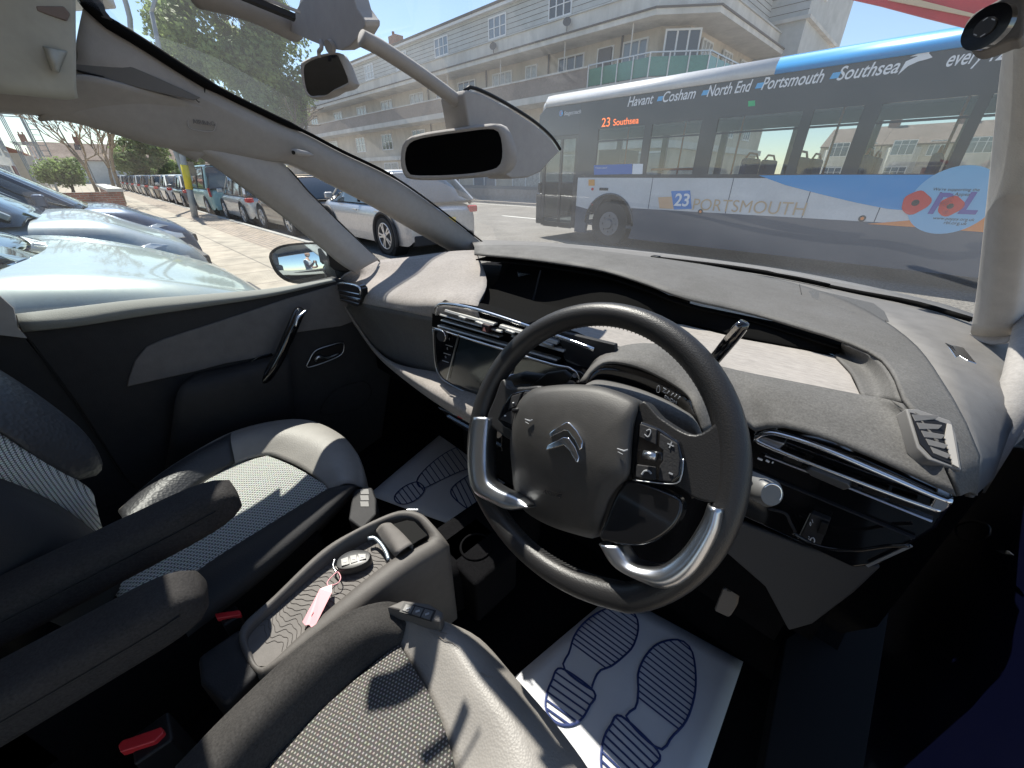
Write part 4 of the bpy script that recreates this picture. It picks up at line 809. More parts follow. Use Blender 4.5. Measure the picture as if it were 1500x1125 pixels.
# rear strut of the quarter light
st_ = sheet('quarter_strut', [
    [P(236, 206, x=-.69), P(262, 198, x=-.69), P(330, 214, x=-.69), P(403, 232, x=-.69), P(425, 252, x=-.695), P(449, 280, x=-.70), P(480, 311, x=-.71), P(512, 342, x=-.715), P(554, 381, x=-.72)],
    [P(237, 207, x=-.685), P(290, 217, x=-.68), P(355, 246, x=-.68), P(418, 290, x=-.685), P(468, 332, x=-.695), P(536, 390, x=-.71)],
    [P(237, 209, x=-.71), P(293, 230, x=-.71), P(355, 274, x=-.71), P(418, 320, x=-.72), P(468, 361, x=-.73), P(498, 386, x=-.73), P(520, 400, x=-.73)]], M_trim, pil, 40, 5, .005, label='rear strut of the quarter window, lighter than the pillar')
MB().tube(curve([P(404, 233, x=-.70), P(427, 252, x=-.705), P(451, 280, x=-.71), P(482, 311, x=-.72), P(514, 342, x=-.725), P(556, 383, x=-.73)], 20), .0028, 6).build('quarter_seal', M_black, pil, smooth=True)
MB().tube(curve([P(108, -22, x=-.60), P(122, -2, x=-.59), P(149, 27, x=-.60), P(200, 58, x=-.61), P(300, 121, x=-.63), P(393, 168, x=-.65), P(449, 194, x=-.655), P(500, 221, x=-.66), P(575, 258, x=-.67), P(640, 303, x=-.67), P(714, 360, x=-.67)], 40), [.011] * 8 + [.008] * 6 + [.0045] * 10 + [.003] * 16, 8).build('windscreen_seal', mat('seal_black', (.004, .004, .004), .9, spec=.1), pil, smooth=True)
MB().tube([P(428, 223, x=-.640), P(436, 223, x=-.635), P(450, 225, x=-.64), P(459, 227, x=-.648)], [.0075, .0075, .006, .001], 14).build('grip_pod', M_trim, pil, smooth=True)
MB().cyl(P(430, 223.5, x=-.632), V(1, -.8, 0), .0045, .001, 16).build('pod_hole', M_black, pil)
plate('corner_trim', [P(a, b, x=-.588) for a, b in ((106, -20), (152, -20), (151, 2), (155, 16), (166, 30), (150, 26), (130, 10), (116, -4))], (-.01, 0, 0), mat('corner_grey', (.05, .048, .046), .9), pil, bevel=.002)
# sun blind carrier top left (brightly lit headliner flap)
flap = sheet('sun_blind', [[P(-80, -40, x=-.50), P(40, -40, x=-.50), P(108, -40, x=-.50)], [P(-80, 30, x=-.515), P(40, 22, x=-.515), P(110, 20, x=-.515)], [P(-80, 90, x=-.52), P(40, 88, x=-.525), P(111, 85, x=-.525)], [P(-80, 122, x=-.53), P(30, 130, x=-.53), P(90, 136, x=-.535), P(111, 134, x=-.535)], [P(-80, 126, x=-.56), P(30, 134, x=-.56), P(90, 140, x=-.56), P(111, 138, x=-.56)]], mat('blind_cloth', (.36, .37, .34), .95, noise=.12, nscale=9, bump=.3, bscale=14, bdist=.01), car, 24, 5, .01, label='pale sun blind in the top left corner with moulded grips')
sheet('blind_grip', [[P(64, 68, x=-.515), P(70, 85, x=-.505), P(77, 104, x=-.515)], [P(76, 72, x=-.50), P(78, 88, x=-.49), P(80, 104, x=-.50)], [P(98, 75, x=-.52), P(92, 88, x=-.52), P(84, 106, x=-.52)]], mat('blind_cloth', (.50, .51, .47), .95), flap, 10, 3, .003)
plate('blind_slot', [P(52, 8, x=-.506), P(94, 9, x=-.505), P(103, 20, x=-.505), P(98, 31, x=-.508), P(54, 16, x=-.508)], (-.004, 0, 0), mat('slot_brown', (.16, .13, .12), .8), flap, bevel=.002)
# roof over and behind the camera
roof = MB(); roof.box(-.70, .70, -2.2, .045, 1.62, 1.68)
roof.prism([V(-.70, -.04, 1.62), V(-.54, .02, 1.62), V(-.50, .10, 1.62), V(-.62, .16, 1.60), V(-.70, .10, 1.60)], (0, 0, .05))
rf = roof.build('roof', M_head, car, bevel=.005)
MB().box(-.75, -.70, -2.2, .05, 1.50, 1.66).build('roof_side', M_blueb, rf)
MB().box(.70, .75, -2.2, .25, 1.52, 1.66).build('roof_side', M_blueb, rf)
MB().prism([V(-.745, -.27, .3), V(-.745, -.24, 1.10), V(-.74, -.26, 1.55), V(-.74, -.45, 1.55), V(-.74, -.50, .3)], (-.06, 0, 0)).build('door_pillar', M_lower, car, bevel=.01)
plate('pillar_trim_piece', [P(-10, 425, x=-.725), P(20, 452, x=-.725), P(26, 480, x=-.725), P(40, 496, x=-.725), P(-10, 490, x=-.725)], (-.008, 0, 0), M_trimD, car)
MB().prism([P(a, b_, x=-.742) for a, b_ in ((-90, 440), (0, 452), (22, 478), (70, 536), (112, 592), (185, 704), (262, 768), (230, 900), (-90, 900))], (-.05, 0, 0)).build('lower_pillar_trim', M_lower, car)
MB().box(-.80, -.75, .30, 1.4, .25, .98).build('footwell_side', M_floor, car)
MB().box(-.80, -.79, -2.2, -.2, .25, 1.05).build('rear_door', M_lower, car)
MB().box(-.75, .75, -2.25, -2.2, .3, 1.6).build('tailgate', M_lower, car)
MB().box(-.55, -.18, -.42, -.34, 1.14, 1.36).build('headrest', M_seatdk, car, bevel=.03)
# header with blind cassette, roof strip towards the mirror
hd = MB().tube(curve([P(285, -12, z=1.565), P(330, -2, z=1.56), P(380, 16, z=1.555), (P(430, 42, z=1.55))], 14), .024, 14, ry=.018).build('windscreen_header', MT, car, smooth=True, label='grey header bar with sliding blind rail above the windscreen')
MB().bar(P(335, -14, z=1.54), P(432, 26, z=1.525), .014, .006).build('blind_rail', M_lower, hd)
MB().bar(P(345, -18, z=1.538), P(440, 18, z=1.523), .003, .003).build('rail_edge', M_trim, hd)
cons = []
def qpts(pts, z): return [P(a, b, z=z) for a, b in pts]
top_ = qpts([(418, 40), (430, 10), (440, -20), (500, -25), (532, 10), (536, 35), (528, 55), (505, 72), (470, 66)], 1.50)
bot_ = qpts([(416, 44), (430, 38), (445, 10), (500, -5), (528, 20), (534, 38), (526, 58), (500, 74), (468, 70)], 1.455)
oc = MB().prism([P(a, b, y=.33) for a, b in ((413, 42), (418, 40), (437, 8), (446, -30), (510, -30), (522, 12), (535, 30), (535, 38), (526, 54), (512, 68), (500, 74), (482, 71), (455, 60))], (0, .022, .004)).build('overhead_console', M_trim, car, bevel=.010, seg=4, label='grey overhead console at the top of the windscreen')
MB().cyl(P(486, 68, y=.325), V(.2, -1, -.3), .008, .006, 20).build('sensor_eye', MT, oc, smooth=True, autos=40)
MB().tube(curve([P(470, 60, y=.325), P(471, 70, y=.32), P(467, 76, y=.32), P(468, 84, y=.32)], 12), .0028, 8).build('mirror_stalk', M_trim, oc, smooth=True)
# child-watching mirror
def wmirror(px_out, px_in, o_, nrm, name, lab, depth, tail):
    def q(p, off): return PL(p[0], p[1], o_ + nrm * off, nrm)
    a = curve([q(p, 0) for p in px_out], 48, True); b = curve([q(p, .001) for p in px_in], 48, True); c = sum(a, V(0, 0, 0)) / 48
    back = [c + (p - c) * 1.0 - nrm * depth * .5 + tail * .4 for p in a]; back2 = [c + (p - c) * .82 - nrm * depth + tail for p in a]
    mb = MB(); n = 48; F = [[k, (k + 1) % n, n + (k + 1) % n, n + k] for k in range(n)]
    lip_ = [p.lerp(r_, .5) + nrm * .002 for p, r_ in zip(a, b)]
    for u_, v_ in ((b, lip_), (lip_, a), (a, back), (back, back2)): mb.add(u_ + v_, F)
    mb.add(back2, [list(range(n))])
    o = mb.build(name, M_trim, car, smooth=True, autos=60, label=lab)
    MB().add([p - nrm * .0005 for p in b], [list(range(n))]).build('mirror_glass', mat('mirror_dark', (.16, .17, .19), .03, 1), o)
    return o
n1 = (V(.55, -1.15, .02)).normalized()
wmirror([(440, 98), (447, 88), (470, 80), (492, 77), (500, 82), (512, 112), (516, 122), (508, 130), (492, 134), (478, 142), (470, 144), (456, 144), (446, 132)], [(445, 100), (452, 91), (470, 84), (492, 80), (498, 88), (510, 118), (504, 124), (490, 131), (478, 139), (466, 140), (455, 140), (448, 128)],
        P(480, 110, y=.33), n1, 'conversation_mirror', 'small rounded mirror hanging under the overhead console', .02, V(.012, 0, -.002))
n2 = (V(.50, -1.0, -.03)).normalized()
wmirror([(587, 232), (592, 208), (615, 196), (680, 186), (725, 181), (740, 190), (752, 222), (750, 242), (735, 256), (700, 260), (640, 264), (600, 262), (590, 252)], [(593, 233), (598, 212), (620, 202), (680, 193), (720, 189), (732, 197), (736, 222), (733, 240), (722, 248), (690, 254), (640, 257), (602, 256), (596, 248)],
        P(670, 222, y=.44), n2, 'rear_view_mirror', 'large rear-view mirror on the windscreen, its glass almost black', .022, V(.008, 0, 0))
MB().tube(curve([P(530, 56, x=0), P(560, 72, x=0), P(620, 112, x=0), P(672, 150, x=0)], 16), .0115, 14, ry=.009).build('roof_spine', M_trim, car, smooth=True, label='slim grey spine running from the header to the mirror mount')
mt = MB(); f0 = [P(a, b, x=.0) for a, b in ((664, 140), (668, 134), (690, 140), (730, 160), (770, 185), (795, 207), (806, 223), (795, 233), (778, 252), (760, 260), (735, 262), (700, 240), (672, 188))]
mo_ = mt.prism([p + V(.025, 0, 0) for p in f0], (-.06, 0, 0)).build('mirror_mount', M_trim, car, bevel=.010, seg=4, label='wedge-shaped grey cover of the mirror mount on the glass')
MB().tube(curve([p + V(.02, .006, .004) for p in f0[0:7]], 20), .0028, 6).build('mount_seal', M_black, mo_, smooth=True)
# ================================================================ glazing
prof = [(1.40, 1.04), (1.18, 1.185), (.92, 1.32), (.67, 1.44), (.446, 1.525), (.28, 1.58), (.10, 1.625), (-.05, 1.65)]
rows = []
for y_, z_ in prof:
    row = []
    for i in range(17):
        x_ = -.80 + 1.60 * i / 16; u_ = (x_ / .80) ** 2
        row.append(V(x_ * (1 - .07 * max(0, (z_ - 1.05) / .57)), y_ - .13 * u_, z_ - .02 * u_))
    rows.append(row)
M_wind = glass_mat('windscreen_glass', (.97, .985, .98),   .48, .036, (.86, .88, .90))
ws = MB().grid(loft(rows, 30, 3)).build('windscreen', M_wind, car, smooth=True, label='raked panoramic windscreen, with a thin dusty veil standing in for glare')
M_side = glass_mat('side_glass', (.93, .97, .96), .9, .015)
MB().add([V(-.765, -.20, 1.03), V(-.765, .60, 1.0), V(-.725, .42, 1.37), V(-.69, .10, 1.52), V(-.68, -.24, 1.56)], [(0, 1, 2, 3, 4)]).build('side_window', M_side, car)
# windscreen wiper and scuttle just outside
MB().bar(P(940, 383, z=1.075), P(1360, 449, z=1.075), .012, .02).build('wiper', M_black, car)
MB().tube(curve([P(1000, 388, z=1.08), P(1100, 400, z=1.085), P(1200, 420, z=1.08), P(1425, 468, z=1.07)], 20), .007, 8).build('wiper_arm', M_black, car, smooth=True)
# bonnet
bn = []
for y_, z_ in ((1.10, 1.03), (1.30, 1.0), (1.5, .96), (1.75, .90), (1.95, .82), (2.02, .70), (2.03, .5)):
    bn.append([V(-.85 + 1.7 * i / 12, y_ - .28 * ((i - 6) / 6) ** 2, z_ - .06 * ((i - 6) / 6) ** 4 - .02) for i in range(13)])
MB().grid(loft(bn, 24, 3)).build('bonnet', M_blueb, car, smooth=True)
# red banner strip along the top right of the windscreen
red = mat('banner_red', (.62, .02, .035), .55, noise=.1, nscale=12)
bnr = plate('banner', [P(1228, -6, y=1.2), P(1290, 8, y=1.2), P(1350, 24, y=1.2), P(1418, 41, y=1.2), P(1500, 62, y=1.2), P(1500, -60, y=1.2), P(1228, -60, y=1.2)], (0, .01, 0), red, None, bevel=0)
tag(bnr, 'red banner with a cream stripe across the top right corner of the windscreen view', 'banner')
MB().prism([P(1300, 0, y=1.195), P(1440, 28, y=1.195), P(1438, 23, y=1.195), P(1340, -2, y=1.195)], (0, .003, 0)).build('stripe', mat('cream', (.75, .55, .35), .6), bnr)

# ================================================================ loose things in the cabin
def footmat(name, lab, quad, z, prints):
    c = [P(a, b, z=z) for a, b in quad]
    g = []
    for i in range(13):
        row = []
        for j in range(13):
            u_, v_ = i / 12, j / 12; p = c[0].lerp(c[1], u_).lerp(c[3].lerp(c[2], u_), v_)
            row.append(p + V(0, 0, .0014 * math.sin(u_ * 5 + v_ * 3)))
        g.append(row)
    o = MB().grid(g).build(name, M_paper, None, smooth=True, solid=.0012, solid_off=0); tag(o, lab, 'floor mat', 'paper floor mats with printed shoe soles')
    for outl, lines in prints:
        mb = MB()
        for cl, pts in outl: mb.tube([p + V(0, 0, 0) for p in curve([P(a, b, z=z + .0035) for a, b in pts], 44 if cl else 8, cl)], .0022, 4, ry=.0006, closed=cl, up=V(0, 0, 1))
        for a, b in lines: mb.tube([P(*a, z=z + .0035), P(*b, z=z + .0035)], .0017, 4, ry=.0006, up=V(0, 0, 1))
        mb.build('sole_print', M_ink, o)
    return o
def hatch(poly, d0, d1, n, t0=0., t1=1.):
    """lines across polygon poly, from the edge direction d0->d1 stepped down"""
    out = []
    dirx, diry = d1[0] - d0[0], d1[1] - d0[1]; L_ = math.hypot(dirx, diry); dirx /= L_; diry /= L_; nx, ny = -diry, dirx
    ds = [(p[0] - d0[0]) * nx + (p[1] - d0[1]) * ny for p in poly]; lo, hi = min(ds), max(ds)
    for k in range(n):
        s_ = lo + (hi - lo) * (t0 + (t1 - t0) * (k + .5) / n); xs = []
        for i in range(len(poly)):
            a, b = poly[i], poly[(i + 1) % len(poly)]; da, db = ds[i] - s_, ds[(i + 1) % len(poly)] - s_
            if da * db < 0: t = da / (da - db); xs.append((a[0] + (b[0] - a[0]) * t, a[1] + (b[1] - a[1]) * t))
        if len(xs) >= 2:
            xs.sort(key=lambda q: q[0] * dirx + q[1] * diry); out.append((xs[0], xs[-1]))
    return out
def poly_s(pts, n=60):
    return [(p.x, p.y) for p in curve([Vector((a, b, 0)) for a, b in pts], n, True)]
toeL = [(887, 892), (912, 890), (930, 900), (935, 920), (928, 945), (915, 960), (895, 976), (878, 983), (868, 1002), (866, 1010), (826, 979), (834, 955), (842, 930), (860, 908)]
heelL = [(822, 979), (870, 1013), (863, 1035), (850, 1055), (830, 1062), (812, 1056), (800, 1040), (800, 1020), (808, 998)]
toeR = [(985, 937), (1002, 940), (1014, 955), (1019, 985), (1018, 1015), (1010, 1045), (1000, 1063), (985, 1078), (965, 1097), (918, 1052), (932, 1035), (935, 1010), (935, 985), (945, 962), (962, 944)]
heelR = [(910, 1049), (965, 1102), (955, 1125), (935, 1150), (905, 1160), (885, 1140), (880, 1110), (885, 1080), (895, 1062)]
hl = lambda p, a, b, n, t0=0, t1=1: hatch(poly_s(p), a, b, n, t0, t1)
footmat('paper_floor_mat', 'white paper mat with blue shoe soles under the steering wheel', [(900, 868), (1089, 969), (980, 1290), (690, 1046)], .352,
        [([(True, toeL), (True, heelL)], hl(toeL, (840, 950), (885, 983), 13, .0, .72) + hl(heelL, (822, 979), (870, 1013), 6, .1, .95)), ([(True, toeR), (True, heelR)], hl(toeR, (935, 1012), (1000, 1063), 14, 0, .74) + hl(heelR, (910, 1049), (965, 1102), 8, .05, .95))])
toeP = [(612, 700), (640, 672), (670, 655), (700, 652), (712, 662), (700, 680), (670, 692), (640, 706), (618, 715)]
heelP = [(578, 727), (590, 714), (610, 706), (622, 716), (612, 730), (595, 738), (582, 736)]
toeP2 = [(660, 720), (680, 700), (705, 690), (720, 700), (718, 730), (700, 748), (680, 742)]
footmat('paper_floor_mat', 'white paper mat lying in the far footwell beside the console', [(655, 628), (760, 690), (720, 790), (540, 725)], .352,
        [([(True, toeP), (True, heelP)], hl(toeP, (640, 672), (660, 700), 12, .05, .9) + hl(heelP, (590, 714), (606, 735), 6)), ([(True, toeP2)], hl(toeP2, (680, 700), (700, 740), 8))])
# key fob with pink tag
zt = .668
kf = MB(); a = curve([P(a, b, z=zt + .012) for a, b in ((494, 822), (505, 812), (520, 807), (538, 808), (544, 814), (540, 824), (525, 832), (508, 836), (494, 834))], 30, True); c = sum(a, V(0, 0, 0)) / 30
rings = [[p - V(0, 0, .012) for p in a], a, [c + (p - c) * .93 + V(0, 0, .004) for p in a], [c + (p - c) * .6 + V(0, 0, .006) for p in a]]
for u_, v_ in zip(rings, rings[1:]): kf.add(u_ + v_, [[k, (k + 1) % 30, 30 + (k + 1) % 30, 30 + k] for k in range(30)])
kf.add(rings[-1], [list(range(30))])
key = kf.build('car_key', mat('fob_black', (.03, .03, .03), .35), None, smooth=True, autos=45); tag(key, 'black key fob with pink paper tag lying on the console tray', 'car key')
for q in ([(499, 819), (510, 815), (512, 826), (500, 829)], [(512, 814), (522, 812), (524, 822), (514, 825)], [(524, 811), (536, 811), (536, 818), (526, 821)]):
    plate('fob_button', [P(a_, b_, z=zt + .0195) for a_, b_ in q], (0, 0, -.002), mat('fob_grey', (.10, .10, .10), .4), key, bevel=.0006)
    m_ = (sum(i[0] for i in q) / 4, sum(i[1] for i in q) / 4); MB().bar(P(m_[0] - 2, m_[1], z=zt + .0202), P(m_[0] + 2, m_[1], z=zt + .0202), .002, .0004).build('button_mark', M_white, key)
MB().tube(curve([P(491, 818, z=zt + .012), P(488, 828, z=zt + .010), P(491, 836, z=zt + .008), P(494, 838, z=zt + .008)], 10), .0018, 8).build('key_ring', M_chrome, key, smooth=True)
MB().tube(curve([P(495, 838, z=zt + .008), P(499, 846, z=zt + .009), P(495, 854, z=zt + .009), P(482, 858, z=zt + .008), P(480, 852, z=zt + .008), P(490, 841, z=zt + .01)], 30, True), .0010, 6, closed=True).build('tag_loop', M_pink, key, smooth=True)
plate('paper_tag', [P(a_, b_, z=z_) for a_, b_, z_ in ((486, 856, zt + .012), (469, 862, zt + .012), (443, 911, zt + .003), (447, 916, zt + .003), (453, 915, zt + .003), (456, 919, zt + .003), (463, 914, zt + .004), (486, 868, zt + .012))], (0, 0, -.0012), M_pink, key, bevel=0)
text('tag_mark', '1', M_black, key, P(456, 902, z=zt + .0062), P(462, 898, z=zt + .006) - P(456, 902, z=zt + .006), P(468, 880, z=zt + .01) - P(456, 902, z=zt + .006), size=.008)
# ================================================================ ground
def struct(o): o['kind'] = 'structure'; return o
M_asph = mat('asphalt', (.15, .142, .13), .9, noise=.5, nscale=26, bump=1, bscale=40, bdist=.015)
M_pave = None
def slab_mat(name, c1, c2, mortar, sx, rowh, msz=.012, off=.5, upright=False):
    m = mat(name, c1, .85); n = m.node_tree.nodes; l = m.node_tree.links; b = n['Principled BSDF']
    tc = n.new('ShaderNodeTexCoord'); br = n.new('ShaderNodeTexBrick'); 
    if upright:
        sp = n.new('ShaderNodeSeparateXYZ'); l.new(tc.outputs['Object'], sp.inputs[0]); ad = n.new('ShaderNodeMath'); ad.operation = 'ADD'; l.new(sp.outputs['X'], ad.inputs[0]); l.new(sp.outputs['Y'], ad.inputs[1])
        cb = n.new('ShaderNodeCombineXYZ'); l.new(ad.outputs[0], cb.inputs['X']); l.new(sp.outputs['Z'], cb.inputs['Y']); l.new(cb.outputs[0], br.inputs['Vector'])
    else: l.new(tc.outputs['Object'], br.inputs['Vector'])
    br.inputs['Color1'].default_value = (*c1, 1); br.inputs['Color2'].default_value = (*c2, 1); br.inputs['Mortar'].default_value = (*mortar, 1)
    br.inputs['Scale'].default_value = 1; br.inputs['Brick Width'].default_value = sx; br.inputs['Row Height'].default_value = rowh; br.inputs['Mortar Size'].default_value = msz; br.offset = off
    ns = n.new('ShaderNodeTexNoise'); ns.inputs['Scale'].default_value = 3; ns.inputs['Detail'].default_value = 8; l.new(tc.outputs['Object'], ns.inputs['Vector'])
    mx = n.new('ShaderNodeMix'); mx.data_type = 'RGBA'; mx.blend_type = 'OVERLAY'; mx.inputs[0].default_value = .55
    l.new(br.outputs['Color'], mx.inputs[6]); l.new(ns.outputs['Fac'], mx.inputs[7]); l.new(mx.outputs[2], b.inputs['Base Color'])
    bp = n.new('ShaderNodeBump'); bp.inputs['Strength'].default_value = .6; bp.inputs['Distance'].default_value = .01; l.new(br.outputs['Fac'], bp.inputs['Height']); bp.invert = True; l.new(bp.outputs[0], b.inputs['Normal'])
    return m
M_flag = slab_mat('flagstones', (.36, .31, .25), (.30, .265, .215), (.16, .14, .12), .9, .6)
M_brickp = slab_mat('block_paving', (.34, .27, .21), (.28, .23, .19), (.14, .12, .10), .2, .1, .01)
M_white_p = mat('road_paint', (.70, .70, .66), .7, noise=.15, nscale=30)
struct(MB().box(-400, 300, -300, 400, G - .5, G).build('road', M_asph))
struct(MB().box(-300, 300, -40, 2.35, G - .3, G + .10).build('pavement', M_flag))
struct(MB().box(-300, 300, 2.35, 3.25, G - .3, G + .096).build('paved_strip', M_brickp))
struct(MB().box(-300, 300, 3.25, 3.38, G - .3, G + .115).build('kerb', mat('kerb_stone', (.33, .32, .30), .85, noise=.15, nscale=8), bevel=.015))
struct(MB().box(-300, 300, 17.3, 60, G - .3, G + .12).build('far_pavement', mat('far_pave', (.40, .35, .30), .9, noise=.15, nscale=2)))
mb = MB()
for k in range(-30, 12): mb.box(k * 6., k * 6. + 3.2, 11.95, 12.07, G, G + .006)
mb.box(-300, 100, 16.6, 16.7, G, G + .006)
struct(mb.build('road_marking', M_white_p))

# ================================================================ vehicles
M_tyre = mat('tyre', (.018, .018, .018), .8); M_alloy = mat('alloy', (.55, .56, .58), .3, .9)
M_clad = mat('cladding', (.025, .025, .027), .7)
M_cglass = mat('car_glass', (.018, .024, .028), .04, coat=.5, spec=.9)
M_tail = mat('tail_lamp', (.55, .02, .02), .15, coat=.6); M_headl = mat('head_lamp', (.55, .58, .60), .08, .4, coat=1)
M_plate = mat('plate_yellow', (.75, .55, .08), .5); M_platew = mat('plate_white', (.75, .75, .72), .5)
def paint(name, c, met=.4): return mat(name, c, .38, met, coat=.7, noise=.04, nscale=900)
def interp(tab, t):
    for (a, va), (b, vb) in zip(tab, tab[1:]):
        if t <= b: u_ = (t - a) / (b - a) if b > a else 0; u_ = u_ * u_ * (3 - 2 * u_); return va + (vb - va) * u_
    return tab[-1][1]
def make_car(name, label, pm, Ln=4.3, Wd=1.8, H=1.5, kind='hatch', loc=(0, 0, 0), rotz=0, group=None, bulge=.10, clad=False, wheel_r=.33, tail=True, detail=True):
    """nose towards +y, origin on the ground under the middle"""
    root = thing(name, label, 'car', loc, rotz, group)
    h = Ln / 2; w_ = Wd / 2
    if kind == 'mpv': belt, hood, cw, wr, rs, rb = H * .63, H * .665, h - 1.12, h - 2.0, -h + .45, -h + .10
    elif kind == 'van': belt, hood, cw, wr, rs, rb = H * .55, H * .56, h - .75, h - 1.25, -h + .12, -h + .03
    elif kind == 'suv': belt, hood, cw, wr, rs, rb = H * .62, H * .64, h - 1.0, h - 1.75, -h + .75, -h + .12
    elif kind == 'estate': belt, hood, cw, wr, rs, rb = H * .60, H * .60, h - 1.1, h - 1.85, -h + .55, -h + .10
    else: belt, hood, cw, wr, rs, rb = H * .61, H * .62, h - 1.0, h - 1.75, -h + .75, -h + .12
    topz = [(-h, belt - .12), (-h + .15, belt), (-h + .9, belt + .01), (cw - .1, belt + .02), (cw, hood), (cw + .35, hood - .02), (h - .42, hood - .14), (h - .12, hood - .27), (h - .02, hood - .42), (h, .42)]
    wid = [(-h, .84), (-h + .12, .93), (-h + .7, 1), (h - .9, 1), (h - .35, .92), (h - .08, .74), (h, .66)]
    ys = [-h, -h + .03, -h + .1, -h + .25, -h + .5] + [-h + .5 + (Ln - 1.3) * i / 12 for i in range(1, 12)] + [h - .8, h - .6, h - .42, h - .25, h - .12, h - .05, h - .015, h]
    rows = []
    for y in ys:
        tz_ = interp(topz, y); ww = w_ * interp(wid, y); bz = .22 + (.10 if abs(y) > h - .1 else 0)
        tz_ = max(tz_, bz + .1); sh = min(.20, (tz_ - bz) * .35)
        half = [(0, tz_), (.45 * ww, tz_ - .006), (.72 * ww, tz_ - .018), (.82 * ww, tz_ - .022 + (.012 if y > cw else 0)), (.93 * ww, tz_ - .06), (.975 * ww, tz_ - sh * .7), (ww, tz_ - sh * 1.3), (.985 * ww, (tz_ + bz) / 2 - .03), (ww, bz + .16), (.96 * ww, bz)]
        rows.append([V(-a, y, b) for a, b in reversed(half)] + [V(a, y, b) for a, b in half[1:]])
    g = MB().grid(rows)
    n = len(rows[0]); g.f.append(list(range(n))); g.f.append(list(range(len(g.v) - n, len(g.v)))[::-1]); g.m += [0, 0]
    body = g.build('body', pm, root, smooth=True, world=False, sub=2 if detail else 1)
    # glasshouse
    rz = H; wt = .74; pr = [(rb, belt - .01, .90), (rb + .02, belt + .05, .90), (rs, rz - .07, wt + .02), (rs + .25, rz - .015, wt), ((rs + wr) / 2, rz, wt), (wr - .1, rz - .02, wt), (wr, rz - .05, wt + .01), (cw - .05, hood + .02, .88), (cw + .02, hood - .02, .88)]
    gl = []
    for y, z, k in pr:
        bzz = belt - .02
        tt = max(0.0, (z - belt) / (rz - belt)); ww = w_ * (.93 + (k - .93) * tt); 
        bu = bulge * (2.6 if kind == 'mpv' else 1) * (1 - tt) if y > wr + .05 else 0
        gl.append([V(-w_ * .93, y, bzz), V(-ww, y, max(z - .06 * tt, bzz)), V(-ww * .9, y + bu * .25, max(z - .012 * tt, bzz + .001)), V(-ww * .5, y + bu * .8, max(z, bzz + .001)), V(0, y + bu, z + .012 * tt), V(ww * .5, y + bu * .8, max(z, bzz + .001)), V(ww * .9, y + bu * .25, max(z - .012 * tt, bzz + .001)), V(ww, y, max(z - .06 * tt, bzz)), V(w_ * .93, y, bzz)])
    # slope sides: lower ring follows the belt
    MB().grid(loft(gl, 14, 2)).build('glasshouse', M_cglass, root, smooth=True, world=False)
    # roof skin
    rf_ = []
    for y, z, k in pr[2:7]:
        tt = (z - belt) / (rz - belt); ww = w_ * (.93 + (k - .93) * tt)
        rf_.append([V(-ww - .006, y, z - .06 * tt), V(-ww * .9, y, z - .012 * tt + .008), V(0, y, z + .012 * tt + .008), V(ww * .9, y, z - .012 * tt + .008), V(ww + .006, y, z - .06 * tt)])
    MB().grid(loft(rf_, 14, 3)).build('roof', pm, root, smooth=True, world=False, solid=.02, solid_off=-1)
    # pillars
    pb = MB()
    def wpt(y, z, s_):
        tt = max(0., min(1, (z - belt) / (rz - belt))); return V(s_ * (w_ * (.93 + (wt - .93) * tt) + .004), y, z)
    for s_ in (-1, 1):
        pb.bar(wpt(cw - .02, hood - .01, s_ * .97), wpt(wr, rz - .06, s_), .03, .04); pb.bar(wpt(rb + .06, belt, s_), wpt(rs + .04, rz - .08, s_), .07, .14 if kind != 'van' else .08)
    pb.build('pillars', pm, root, world=False, bevel=.01)
    pb = MB()
    for s_ in (-1, 1):
        for y in ((cw + rb) / 2 + .15, (rb + rs) / 2 + .55):
            pb.bar(wpt(y, belt, s_), wpt(y, rz - .07, s_), .05, .03)
    pb.build('door_posts', M_clad, root, world=False)
    # doors gaps and handles
    if detail:
        for s_ in (-1, 1):
            for y in ((cw + rb) / 2 + .22, (cw + rb) / 2 - .75):
                MB().box(s_ * (w_ + .012) - .012, s_ * (w_ + .012) + .012, y - .09, y + .09, belt - .16, belt - .135).build('door_handle', pm, root, world=False, bevel=.004)
        for s_ in (-1, 1):
            p0 = wpt(cw - .25, belt + .03, s_); MB().box(p0.x + s_ * .02 - .0, p0.x + s_ * .20, p0.y - .04, p0.y + .06, p0.z, p0.z + .13).build('wing_mirror', pm, root, world=False, bevel=.03)
    # lamps, plate, bumper
    for s_ in (-1, 1):
        if kind == 'van': MB().box(s_ * w_ * .90 - .04, s_ * w_ * .90 + .04, -h - .012, -h + .1, belt - .30, belt + .02).build('tail_lamp', M_tail, root, world=False, bevel=.01)
        else: MB().box(s_ * w_ * .84 - .13, s_ * w_ * .84 + .10, -h + .0, -h + .22, belt - .19, belt - .06).build('tail_lamp', M_tail, root, world=False, bevel=.03)
        MB().prism([V(s_ * w_ * .52, h - .02, hood - .44), V(s_ * w_ * .60, h - .10, hood - .31), V(s_ * w_ * .90, h - .38, hood - .22), V(s_ * w_ * .965, h - .50, hood - .25), V(s_ * w_ * .90, h - .22, hood - .40)], (0, -.10, -.02)).build('headlight', M_headl, root, world=False, bevel=.01)
    MB().box(-w_ * .80, w_ * .80, -h - .02, -h + .15, .22, .42).build('rear_bumper', M_clad if (clad or kind == 'suv') else pm, root, world=False, bevel=.03)
    MB().box(-.26, .26, -h - .028, -h, belt - .36, belt - .25).build('number_plate', M_plate, root, world=False)
    MB().box(-.26, .26, h - .01, h + .02, .42, .53).build('number_plate', M_platew, root, world=False)
    MB().box(-w_ * .5, w_ * .5, h - .10, h + .005, hood - .50, hood - .40).build('grille', M_clad, root, world=False, bevel=.02)
